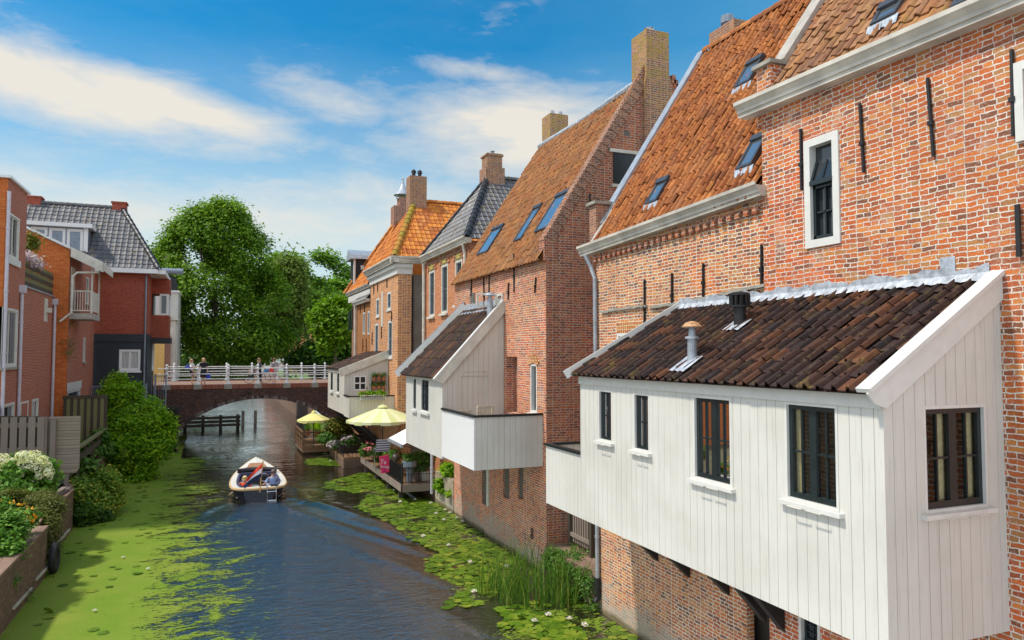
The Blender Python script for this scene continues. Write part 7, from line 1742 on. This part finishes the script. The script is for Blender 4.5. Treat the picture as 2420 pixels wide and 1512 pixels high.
# ---- right bank plants
bush('fern_clump', 'bright green fern growing out of the rough stone quay stub', 'fern', [((-.12, 15.0, .75), (.12, .28, .32)), ((-.1, 13.9, .6), (.08, .14, .2))], 60, 18, .07, .08, 'bush', (0, 15, .6), gap=.0)
bush('fern_clump', 'green leafy plant on top of the rough stone stub', 'fern', [((.1, 14.6, 1.45), (.22, .4, .25))], 50, 18, .08, .10, 'bush', (.1, 14.6, 1.25), gap=.0)
bush('ivy_patch', 'light green creeper on the landing edge behind the reeds', 'ivy', [((-.12, 2.6, .3), (.16, .5, .6)), ((-.15, 3.4, .35), (.16, .8, .5)), ((.3, 4.2, .85), (.35, .7, .10)), ((-.1, 4.4, .5), (.2, .6, .4))], 230, 20, .07, .05, 'herb', (-.1, 3., .3), gap=.1)
def flowers(name, lab, ells, nleaf, nfl, leafm, flm, base, ls=.075, fs=.075, group='flowering plants on the terraces'):
    t = bush(name, lab, 'flowers', ells, nleaf, 18, .07, ls, leafm, base, group, gap=.1)
    P, K, O = crown(ells, nfl, 7, .03, surf=1.0, gap=.0); leaves('flowers', P, fs, LF[flm], t, out=O); return t
flowers('geranium_planter', 'pink geraniums on the terrace corner nearest the wicker sofa', [pb(872, 1058, 15, 13, 23.3), pb(862, 1068, 9, 10, 23.8)], 110, 30, 'herb', 'pink', (-1.3, 23.5, .8))
flowers('geranium_planter', 'pink geraniums just left of the pink sign', [pb(893, 1072, 16, 13, 21.2), pb(905, 1066, 12, 9, 21.)], 110, 26, 'herb', 'pink', (-1.3, 21.2, .8))
flowers('geranium_planter', 'pink geraniums spilling over the pink sign and fence', [pb(922, 1083, 16, 13, 19.2), pb(937, 1076, 12, 11, 18.5)], 110, 24, 'herb', 'pink', (-1.4, 19.2, .8))
flowers('geranium_planter', 'widest mass of pink geraniums beside the white downpipe', [pb(985, 1088, 22, 18, 17.0, .4), pb(1008, 1085, 18, 18, 17., .5), pb(965, 1092, 10, 15, 16.9, .5), pb(990, 1105, 20, 10, 17., .4)], 220, 40, 'herb', 'pink', (-.7, 17, .8))
flowers('flower_trough', 'pale mauve flowers along the far wooden terrace', [pb(770, 1035, 20, 12, 29.8), pb(752, 1030, 14, 10, 31.5), pb(785, 1050, 10, 8, 28.5)], 120, 110, 'herb', 'mauve', (-2.3, 30, .6))
flowers('flower_trough', 'white and mauve flowers hanging on the back of the wicker sofa terrace', [pb(828, 1040, 20, 10, 26.1, .3)], 70, 60, 'dark', 'mauve', (-1.2, 26.1, .9))
bush('vine_trellis', 'yellowing vine bush in a pot behind the sofa below the far kitchen', 'bush', [pb(800, 1010, 28, 25, 30.6, .6), pb(815, 1030, 22, 20, 30.4, .5), pb(785, 1030, 14, 18, 30.6, .6)], 260, 18, .10, .10, 'olive', (-1.7, 30.6, .56))
def palm(lab, c, n, L_, mat, w=.035):
    t = thing('spiky_plant', lab, 'plant', c, 'flowering plants on the terraces'); m = MB()
    for k in range(n):
        a = R.uniform(0, 2 * pi); e_ = R.uniform(.5, 1.35); Lk = L_ * R.uniform(.7, 1.1); pts = []
        for s_ in range(5):
            u = s_ / 4; rr = Lk * u * cos(e_); pts.append((c[0] + rr * cos(a), c[1] + rr * sin(a), c[2] + Lk * (u * sin(e_) - .25 * u * u)))
        sd = Vector((-sin(a), cos(a), 0)); rnd_ = R.random()
        for s_ in range(4):
            w0 = w * (1 - (s_ / 4) ** 2) ; w1 = w * (1 - ((s_ + 1) / 4) ** 2); p, q = Vector(pts[s_]), Vector(pts[s_+1]); m.face([p - sd * w0, p + sd * w0, q + sd * w1, q - sd * w1], 0, rnd_)
    m.build('blades', LF[mat], t)
    m = MB(); m.lathe((c[0], c[1], c[2] - .3), [(.13, 0), (.18, .3), (.15, .3), (.14, .26)], 12); m.build('pot', M['terracotta'], t)
a = PY(748, 1005, 34.5); palm('bright green spiky plant on the corner of the far wooden terrace', (a[0], 34.5, 1.1), 60, 1.15, 'bush', .05)
a = PY(727, 1003, 35.5); palm('bluish feathery grass in a pot at the outer end of the far wooden terrace', (a[0], 35.5, 1.1), 90, .9, 'herb', .02)
a = PY(757, 1022, 33.); palm('pale spiky plant leaning over the slatted terrace rail', (a[0], 33., 1.1), 36, .8, 'reed', .05)
def pot(lab, c, prof, mat, plant=None, r_=.2, h_=.18, name='plant_pot', nl=24, lm='herb', ls=.07):
    t = thing(name, lab, 'pot', c, 'plant pots'); m = MB(); m.lathe(c, prof, 16); m.build('pot', mat, t)
    if plant: P, K, O = crown([((c[0], c[1], c[2] + prof[-1][1] + h_ * .6), (r_, r_, h_))], nl, 14, .05, gap=.0); leaves('plant', P, ls, LF[lm], t, K, out=O)
    return t
zz = [(.13, 0), (.17, .62), (.30, .70), (.30, .96), (.26, .96)]
a = PY(965, 1130, 16.9); pot('tall grey metal planter with a feathery green plant behind the iron fence', (a[0], 16.75, .70), [(p, q * .95) for p, q in zz], M['galv'], True, .28, .2)
a = PY(982, 1128, 17.3); pot('brown wooden tub behind the iron fence', (a[0], 17.2, .70), [(.17, 0), (.22, .55), (.2, .55)], M['wood_grey_v'])
a = PY(1012, 1128, 17.0); pot('pale stone trough behind the iron fence beside the downpipe', (a[0] - .05, 17.0, .70), [(.25, 0), (.34, .42), (.3, .42)], M['white_old'])
la = thing('ball_lantern', 'dark round lantern on the fence post of the geranium terrace', 'lantern', (-1.33, 18.0, 1.6)); m = MB(); m.blob((-1.3, 17.6, 1.66), .17, 12, 8); m.build('globe', plain('bronze', (.06, .04, .035), .35, .2), la); m = MB(); m.lathe((-1.3, 17.6, 1.8), [(.05, 0), (.03, .08)], 8); m.build('cap', M['black'], la)
# planter box on the far balcony and pots on the wall shelf
pbx = thing('planter_box', 'white wire planter of pink flowers on the far kitchen balcony wall', 'planter', (-1.3, 23.35, 3.8), 'plant pots')
a = PY(850, 944, 23.4); b = PY(908, 944, 23.4); zt_ = a[1]
m = MB()
for z in (zt_ - .02, zt_ + .2): m.box(a[0], b[0], 23.16, 23.19, z, z + .03); m.box(a[0], b[0], 23.42, 23.45, z, z + .03)
for k in range(15):
    x = a[0] + (b[0] - a[0]) * k / 14; m.box(x - .008, x + .008, 23.165, 23.185, zt_, zt_ + .2)
m.box(a[0], b[0], 23.16, 23.45, zt_ - .03, zt_); m.build('basket', M['white_clean'], pbx)
el_ = [((a[0] + (b[0] - a[0]) * f, 23.3, zt_ + .3), (.3, .14, .13)) for f in (.2, .45, .75)]
P, K, O = crown(el_, 70, 16, .05, gap=.0); leaves('foliage', P, .07, LF['bush'], pbx, K); P, K, O = crown(el_, 22, 6, .03, surf=1., gap=.0); leaves('flowers', P, .06, LF['pink'], pbx)
sh = thing('plant_shelf', 'brown two tier wall shelf beside the four pane door', 'shelf', (-.6, 24.9, 4.3))
a = PY(878, 930, 24.95); b = PY(908, 886, 24.95); s1 = PY(890, 899, 24.9)[1]; s2 = PY(890, 920, 24.9)[1]
for x in (a[0], b[0]):
    m = MB(); m.box(x - .025, x + .025, 24.9, 24.96, a[1], s1 + .05); m.build('upright', M['wood_brown'], sh)
for z in (s1, s2):
    m = MB(); m.box(a[0] - .05, b[0] + .05, 24.72, 24.9, z - .03, z); m.build('board', M['wood_brown'], sh)
for z, nm in ((s1, 'upper'), (s2, 'lower')):
    for k, w_ in enumerate(('first', 'middle', 'last')):
        x = a[0] + (b[0] - a[0]) * (.12 + .38 * k); pot(f'small terracotta pot, {w_} on the {nm} board of the wall shelf', (x, 24.81, z), [(.07, 0), (.11, .19), (.09, .19)], M['terracotta'], True, .12, .13, 'terracotta_pot', 14, 'olive' if k == 1 else 'herb', .045)
# ---- reeds
rd = thing('reed_clump', 'clump of tall green reeds in the water below the slatted gate', 'reeds', (-1.2, 3.4, 0))
def blades(name, pts_, n, L0, L1, w, parent, mat):
    m = MB()
    for k in range(n):
        (cx, cy, rr) = pts_[R.randrange(len(pts_))]; a = R.uniform(0, 2 * pi); d = rr * math.sqrt(R.random()); b = Vector((cx + d * cos(a), cy + d * sin(a), -.05)); L = R.uniform(L0, L1); az = R.uniform(0, 2 * pi); ln = abs(R.gauss(0, .22)); bend = abs(R.gauss(.12, .22)); P = []
        for s_ in range(6):
            u = s_ / 5; h = L * (ln * u + bend * u ** 3); P.append(b + Vector((cos(az) * h, sin(az) * h, L * u * (1 - .35 * bend * u * u))))
        sd = Vector((R.uniform(-1, 1), R.uniform(-1, 1), 0)).normalized(); c = min(1, max(0, R.gauss(.45, .25)))
        for s_ in range(5):
            w0 = w * (1 - (s_ / 5) ** 1.6) * .5; w1 = w * (1 - ((s_ + 1) / 5) ** 1.6) * .5
            m.face([P[s_] - sd * w0, P[s_] + sd * w0, P[s_+1] + sd * w1, P[s_+1] - sd * w1], 0, c)
    return m.build(name, LF[mat], parent)
rp = []
for px, py, rr in ((1165, 1400, .4), (1200, 1415, .5), (1250, 1425, .6), (1310, 1430, .55), (1350, 1420, .5), (1375, 1410, .35), (1280, 1390, .5), (1225, 1385, .4)):
    x, y = PZ(px, py, 0); rp.append((min(x, -.35), y, rr))
blades('blades', rp, 430, .6, 1.65, .026, rd, 'reed')
# ---- water lilies
def poly_in(p, poly):
    x, y = p; ins = False; j = len(poly) - 1
    for i in range(len(poly)):
        if (poly[i][1] > y) != (poly[j][1] > y) and x < (poly[j][0] - poly[i][0]) * (y - poly[i][1]) / (poly[j][1] - poly[i][1]) + poly[i][0]: ins = not ins
        j = i
    return ins
PATCH = [
 ('floating lily pad in the nearest patch, below the reeds and the big white kitchen', [(1150, 1512), (1200, 1462), (1165, 1440), (1260, 1425), (1330, 1440), (1380, 1412), (1420, 1425), (1560, 1530), (1480, 1560), (1100, 1560)], .125, 150, .9),
 ('floating lily pad in the middle patch beside the reeds', [(1005, 1320), (1100, 1290), (1190, 1285), (1235, 1325), (1200, 1385), (1150, 1430), (1050, 1440), (1080, 1395), (1005, 1350)], .12, 180, .9),
 ('floating lily pad in the long patch beside the brick wall of the gabled house', [(870, 1165), (960, 1150), (1020, 1175), (1085, 1205), (1180, 1265), (1150, 1300), (1050, 1310), (960, 1270), (900, 1225), (840, 1200)], .125, 330, .85),
 ('floating lily pad in the patch under the pink sign', [(770, 1140), (850, 1118), (940, 1122), (960, 1140), (930, 1160), (840, 1165), (760, 1155)], .14, 110, .8),
 ('floating lily pad in the far patch below the wicker sofa terrace', [(725, 1085), (800, 1078), (850, 1082), (860, 1095), (790, 1102), (720, 1098)], .15, 70, .8),
 ('floating lily pad in the duckweed beside the left quay', [(60, 1512), (150, 1330), (230, 1190), (330, 1130), (390, 1200), (345, 1330), (300, 1512)], .12, 60, .0)]
def pad_mesh(r):
    m = MB(); n = 15; a0 = .22; P = [(0, 0, 0)] + [(r * (1 + .03 * sin(3 * k)) * cos(a0 + (2 * pi - 2 * a0) * k / n), r * (1 + .03 * cos(2 * k)) * sin(a0 + (2 * pi - 2 * a0) * k / n), .006 * (k % 2)) for k in range(n + 1)]
    for k in range(1, n + 1): m.face([P[0], P[k], P[k + 1]], 0, 0.)
    return m
base_pads = []
for v_ in range(6):
    m = pad_mesh(1.); m.r = [v_ / 5 * .8 + .1] * len(m.r); o = m.build('lily_pad', LF['pad']); base_pads.append(o.data); bpy.data.objects.remove(o)
cand = []; extra = []; used = []
for lab, poly, r0, n, dens in PATCH:
    W = [PZ(*p, 0) for p in poly]; xs = [p[0] for p in W]; ys = [p[1] for p in W]; k = 0; tries = 0
    while k < n and tries < 40000:
        tries += 1; p = (R.uniform(min(xs), max(xs)), R.uniform(min(ys), max(ys)))
        if not poly_in(p, W) or p[0] > -.12: continue
        nz = mnoise.noise(Vector((p[0] * .9, p[1] * .6, 3.1)))
        if nz < -.18: continue
        r = r0 * R.uniform(.7, 1.25)
        if any((p[0] - q[0]) ** 2 + (p[1] - q[1]) ** 2 < (.62 * (r + q[2])) ** 2 for q in used[-400:]): continue
        used.append((*p, r)); cand.append((p[0], p[1], r, lab)); k += 1
def dist2(c): return ((c[0] - CAM[0]) ** 2 + (c[1] - CAM[1]) ** 2) / c[2] ** 2
cand.sort(key=dist2)
for i, (x, y, r, lab) in enumerate(cand[:298]):
    o = bpy.data.objects.new('lily_pad', base_pads[R.randrange(6)]); C.objects.link(o); o.location = (x, y, .022 + .004 * (i % 4)); o.scale = (r, r, r)
    o.rotation_euler = (R.gauss(0, .03), R.gauss(0, .03), R.uniform(0, 6.28))
    if R.random() < .05: o.rotation_euler = (R.uniform(.5, 1.1), 0, R.uniform(0, 6.28)); o.location.z = .05
    tag(o, lab, 'lily pad', 'lily pads on the canal')
m = MB()
def add_pad(x, y, r, z):
    n = 10; a = R.uniform(0, 6.28); P = [(x, y, z)] + [(x + r * cos(a + .2 + (2 * pi - .4) * k / n), y + r * sin(a + .2 + (2 * pi - .4) * k / n), z + R.uniform(0, .01)) for k in range(n + 1)]; c = min(1, max(0, R.gauss(.45, .25)))
    for k in range(1, n + 1): m.face([P[0], P[k], P[k + 1]], 0, c)
for i, (x, y, r, lab) in enumerate(cand[298:]): add_pad(x, y, r, .02 + .004 * (i % 3))
for lab, poly, r0, n, dens in PATCH[:5]:
    W = [PZ(*p, 0) for p in poly]; xs = [p[0] for p in W]; ys = [p[1] for p in W]; A_ = (max(xs) - min(xs)) * (max(ys) - min(ys))
    for _ in range(int(A_ * 30)):
        p = (R.uniform(min(xs), max(xs)), R.uniform(min(ys), max(ys)))
        if poly_in(p, W) and p[0] < -.1 and mnoise.noise(Vector((p[0] * .9, p[1] * .6, 3.1))) > -.2: add_pad(p[0], p[1], r0 * R.uniform(.4, .8), .012 + R.random() * .004)
o = m.build('small_lily_pads', LF['pad']); tag(o, 'mass of smaller lily pads filling the gaps between the large ones', 'lily pads', None, 'stuff')
FLW = [(1120, 1222), (1065, 1205), (1017, 1190), (980, 1182), (945, 1187), (1030, 1215), (1080, 1212), (1155, 1228), (1000, 1268), (930, 1160), (905, 1135), (1195, 1340), (1120, 1400), (1060, 1290), (1345, 1465), (1380, 1478), (1262, 1470), (1295, 1455), (350, 1345), (290, 1318), (223, 1444), (780, 1090), (1110, 1330), (1048, 1230)]
m = MB()
for k in range(16):
    a = 2 * pi * k / 8 + (.35 if k > 7 else 0); e_ = .35 if k < 8 else .95; d = Vector((cos(a) * cos(e_), sin(a) * cos(e_), sin(e_))); sd = Vector((-sin(a), cos(a), 0)); L = .085 if k < 8 else .07
    m.face([(0, 0, .02), d * L * .55 + sd * .018 + Vector((0, 0, .015)), d * L + Vector((0, 0, .03)), d * L * .55 - sd * .018 + Vector((0, 0, .015))], 0, R.random())
petal = m.build('petals', LF['lily']); pm = petal.data; bpy.data.objects.remove(petal)
m = MB(); m.blob((0, 0, .04), .018, 8, 5); h_ = m.build('heart', plain('yellow_heart', (.8, .5, .05), .7)); hm_ = h_.data; bpy.data.objects.remove(h_)
for i, (px, py) in enumerate(FLW):
    x, y = PZ(px, py, .04); near = 'duckweed beside the left quay' if px < 500 else 'long patch by the gabled house' if py < 1310 and px > 900 else 'patch beside the reeds' if py < 1440 else 'nearest lily patch'
    t = bpy.data.objects.new('water_lily', None); C.objects.link(t); t.location = (min(x, -.2), y, .03); t.scale = ((.8,) * 3 if px < 500 else (1.15,) * 3); t.rotation_euler = (R.gauss(0, .15), R.gauss(0, .15), R.uniform(0, 6)); tag(t, 'white water lily flower in the ' + near, 'water lily', 'white water lilies')
    for nm, d in (('petals', pm), ('heart', hm_)):
        o = bpy.data.objects.new(nm, d); C.objects.link(o); o.parent = t
# ---- duckweed
def duck():
    solid = [(-12., -12.9 + 3.0)]; 
    pts = [(300, 1512), (330, 1400), (345, 1330), (350, 1260), (365, 1200), (372, 1150), (400, 1115), (430, 1090)]; far = [(600, 1512), (600, 1400), (585, 1330), (560, 1260), (540, 1200), (520, 1160), (510, 1120), (520, 1090)]
    a = np.array([PZ(*p, 0) for p in pts]); b = np.array([PZ(*p, 0) for p in far])
    a = a[np.argsort(a[:, 1])]; b = b[np.argsort(b[:, 1])]
    st = .10; X, Y = np.meshgrid(np.arange(-13.1, -.05, st), np.arange(-2.5, 46.5, st)); 
    s = np.interp(Y, a[:, 1], a[:, 0]); f_ = np.interp(Y, b[:, 1], b[:, 0])
    w_ = np.clip((X - (s - 2.2)) / 2.6, 0, 1); w_ = w_ * w_ * (3 - 2 * w_); d = 1.35 * (1 - w_) + w_ * np.clip(.50 - .24 * (X - s) / np.maximum(f_ - s, .3), -1, 1)
    farf = np.clip((Y - 33.) / 3, 0, 1); d = d * (1 - farf) + farf * np.where(X < -10.3, .5, -.3)
    # right side film between the lily pads
    R_ = np.zeros_like(d) - 1
    for lab, poly, r0, n, dens in PATCH[:5]:
        W = np.array([PZ(*p, 0) for p in poly]); cx, cy = W.mean(0); sx = (W[:, 0].max() - W[:, 0].min()) / 2; sy = (W[:, 1].max() - W[:, 1].min()) / 2
        ins = np.array([poly_in((x, y), W.tolist()) for x, y in zip(X.ravel(), Y.ravel())]).reshape(X.shape)
        R_ = np.maximum(R_, np.where(ins, .36, -1))
    R_ = np.maximum(R_, np.where((X > -.5) & (Y < 16), .35, -1))
    d = np.maximum(d, R_)
    ny, nx = X.shape; i = np.arange(nx * ny).reshape(ny, nx); Q = np.stack([i[:-1, :-1], i[:-1, 1:], i[1:, 1:], i[1:, :-1]], -1).reshape(-1, 4)
    keep = d.ravel()[Q].max(1) > .0; Q = Q[keep]
    me = bpy.data.meshes.new('duckweed'); me.from_pydata(np.stack([X.ravel(), Y.ravel(), wave(X, Y)[0].ravel() + .012], 1).tolist(), [], Q.tolist())
    at = me.attributes.new('dens', 'FLOAT', 'POINT'); at.data.foreach_set('value', d.ravel().astype(np.float32))
    m, nt, bs, out = newmat('duckweed_film'); g = G(nt); p = g.pos(); dn = g.attr('dens')
    n1, _ = g.noise(g.vmath('MULTIPLY', p, (.8, 1.35, 1)), .95, 8, .76, .8); n2, _ = g.noise(g.vmath('MULTIPLY', p, (.9, 1.6, 1)), 7., 5, .75); n3, _ = g.noise(p, 60., 2)
    k = g.math('ADD', g.math('MULTIPLY', n1, .5), g.math('ADD', g.math('MULTIPLY', n2, .34), g.math('MULTIPLY', n3, .16)))
    al = g.math('GREATER_THAN', g.math('ADD', dn, g.math('MULTIPLY', g.math('SUBTRACT', k, .5), 2.4)), .40)
    big, _ = g.noise(p, .7, 3)
    col = g.ramp(n3, [(.25, (.085, .165, .012)), (.5, (.135, .225, .020)), (.75, (.21, .285, .04))])
    col = g.mix(g.ramp(big, [(.35, 0.), (.7, .6)]), col, (.235, .26, .045)); col = g.mix(g.math('MULTIPLY', g.ramp(n2, [(.55, 0.), (.72, 1.)]), .45), col, (.11, .15, .015))
    nt.links.new(col, bs.inputs['Base Color']); bs.inputs['Roughness'].default_value = .85; bs.inputs['Specular IOR Level'].default_value = .1
    nt.links.new(g.bump(n3, .01, .7), bs.inputs['Normal']); nt.links.new(al, bs.inputs['Alpha'])
    me.materials.append(m); o = bpy.data.objects.new('duckweed', me); C.objects.link(o); tag(o, 'bright green duckweed film floating along the left quay and among the lily pads', 'duckweed', None, 'stuff')
duck()
# ================================================================= SKY, SUN, CAMERA
SUN_EL = math.radians(57); SX, SY = -.97, .24
SUNV = Vector((SX * cos(SUN_EL), SY * cos(SUN_EL), sin(SUN_EL))).normalized()
w = bpy.data.worlds.new('World'); bpy.context.scene.world = w; w.use_nodes = True
nt = w.node_tree; nt.nodes.clear(); g = G(nt)
out = g.n('OutputWorld'); bg = g.n('Background'); nt.links.new(bg.outputs[0], out.inputs[0]); bg.inputs[1].default_value = .135
sky = g.n('TexSky', sky_type='NISHITA'); sky.sun_disc = False; sky.sun_elevation = SUN_EL; sky.sun_rotation = math.atan2(SX, SY)
sky.air_density = 1.0; sky.dust_density = .4; sky.ozone_density = 2.5
d = g.vmath('NORMALIZE', g.n('TexCoord').outputs['Generated'])
sp = g.n('SeparateXYZ'); g.set(sp.inputs[0], d)
az = g.math('ARCTAN2', g.vmath('DOT_PRODUCT', d, (RT[0], RT[1], 0)), g.vmath('DOT_PRODUCT', d, (FW[0], FW[1], 0)))
el = g.math('ARCSINE', sp.outputs[2])
cb = g.n('CombineXYZ'); g.set(cb.inputs[0], az); g.set(cb.inputs[1], g.math('MULTIPLY', el, 3.2))
q = cb.outputs[0]
n1, nc = g.noise(q, 2.6, 7, .60, .6); n2, _ = g.noise(q, 9., 6, .62, .4)
n3, _ = g.noise(q, 22., 5, .6, .8)
nsum = g.math('ADD', g.math('ADD', g.math('MULTIPLY', n1, .52), g.math('MULTIPLY', n2, .34)), g.math('MULTIPLY', n3, .14))
def azel(px, py):
    r = Vector(ray(px, py)).normalized()
    return math.atan2(r.x * RT[0] + r.y * RT[1], r.x * FW[0] + r.y * FW[1]), math.asin(r.z)
tot = None
for (px, py, ra, re, rot, amp) in ((60, 195, .24, .040, -.13, 1.15), (380, 240, .17, .030, -.16, 1.1), (1240, 315, .17, .058, -.05, 1.1), (1400, 350, .14, .06, .0, .8), (790, 240, .10, .026, -.2, .62),
                                (1110, 168, .10, .013, -.12, .62), (520, 305, .22, .03, -.1, .5), (480, 505, .45, .040, .0, .78), (860, 490, .25, .05, .0, .6), (1180, 40, .10, .02, .3, .25), (120, 450, .3, .03, 0, .62), (900, 180, .06, .03, .6, .35)):
    a0, e0 = azel(px, py)
    dx = g.math('SUBTRACT', az, a0); dy = g.math('SUBTRACT', el, e0)
    u = g.math('DIVIDE', g.math('ADD', g.math('MULTIPLY', dx, cos(rot)), g.math('MULTIPLY', dy, sin(rot))), ra)
    v = g.math('DIVIDE', g.math('SUBTRACT', g.math('MULTIPLY', dy, cos(rot)), g.math('MULTIPLY', dx, sin(rot))), re)
    r2 = g.math('ADD', g.math('MULTIPLY', u, u), g.math('MULTIPLY', v, v))
    b = g.math('MULTIPLY', g.math('EXPONENT', g.math('MULTIPLY', r2, -.8)), amp)
    tot = b if tot is None else g.math('MAXIMUM', tot, b)
dens = g.math('ADD', tot, g.math('MULTIPLY', g.math('SUBTRACT', nsum, .5), 2.3))
cl = g.ramp(dens, [(.22, 0.), (.55, .38), (1.1, .92)])
wisp = g.math('MULTIPLY', g.ramp(nsum, [(.46, 0.), (.75, .55)]), g.ramp(el, [(.0, 1.), (.27, .7), (.38, .08)]))
cl = g.math('MAXIMUM', cl, wisp)
hz = g.ramp(el, [(.0, .97), (.14, .86), (.26, .36), (.40, .0)])
tint = g.mix(1., sky.outputs[0], SKYTINT if 'SKYTINT' in globals() else (.085, .70, .90), 'MULTIPLY')
side = g.ramp(az, [(.0, 0.), (.5, 1.)])
tint = g.mix(g.math('MULTIPLY', side, .40), tint, (1.2, 3.4, 5.2))
base = g.mix(hz, tint, (4.1, 4.9, 5.0))
behind = g.ramp(g.math('DIVIDE', g.math('ABSOLUTE', az), 3.2), [(.26, 0.), (.40, .75)])   # bright cloud added out of view for neutral fill light
cl = g.math('MAXIMUM', cl, g.math('MULTIPLY', behind, g.ramp(nsum, [(.3, .55), (.6, 1.)])))
ccol = g.mix(behind, (5.5, 5.1, 4.45), (9.3, 9.9, 10.9))
col = g.mix(cl, base, ccol)
nt.links.new(col, bg.inputs[0])
sl = bpy.data.lights.new('sun', 'SUN'); sl.energy = 3.25; sl.angle = math.radians(4.); sl.color = (1., .93, .82)
so = bpy.data.objects.new('sun', sl); C.objects.link(so); so.rotation_euler = SUNV.to_track_quat('Z', 'Y').to_euler(); so.location = (-30, -10, 40)
cam = bpy.data.cameras.new('camera'); co = bpy.data.objects.new('camera', cam); C.objects.link(co)
co.location = CAM
fwd = Vector((FW[0] * cos(PIT), FW[1] * cos(PIT), sin(PIT)))
co.rotation_euler = fwd.to_track_quat('-Z', 'Y').to_euler()
cam.sensor_width = 36; cam.lens = 36 * F / 2419.; cam.clip_end = 3000; cam.clip_start = .1
sc = bpy.context.scene; sc.camera = co
sc.render.engine = 'CYCLES'
sc.view_settings.view_transform = 'Standard'; sc.view_settings.look = 'None'; sc.view_settings.exposure = .28; sc.view_settings.gamma = 1
sc.cycles.sample_clamp_direct = 5; sc.cycles.sample_clamp_indirect = 4; sc.cycles.max_bounces = 6; sc.cycles.transparent_max_bounces = 12
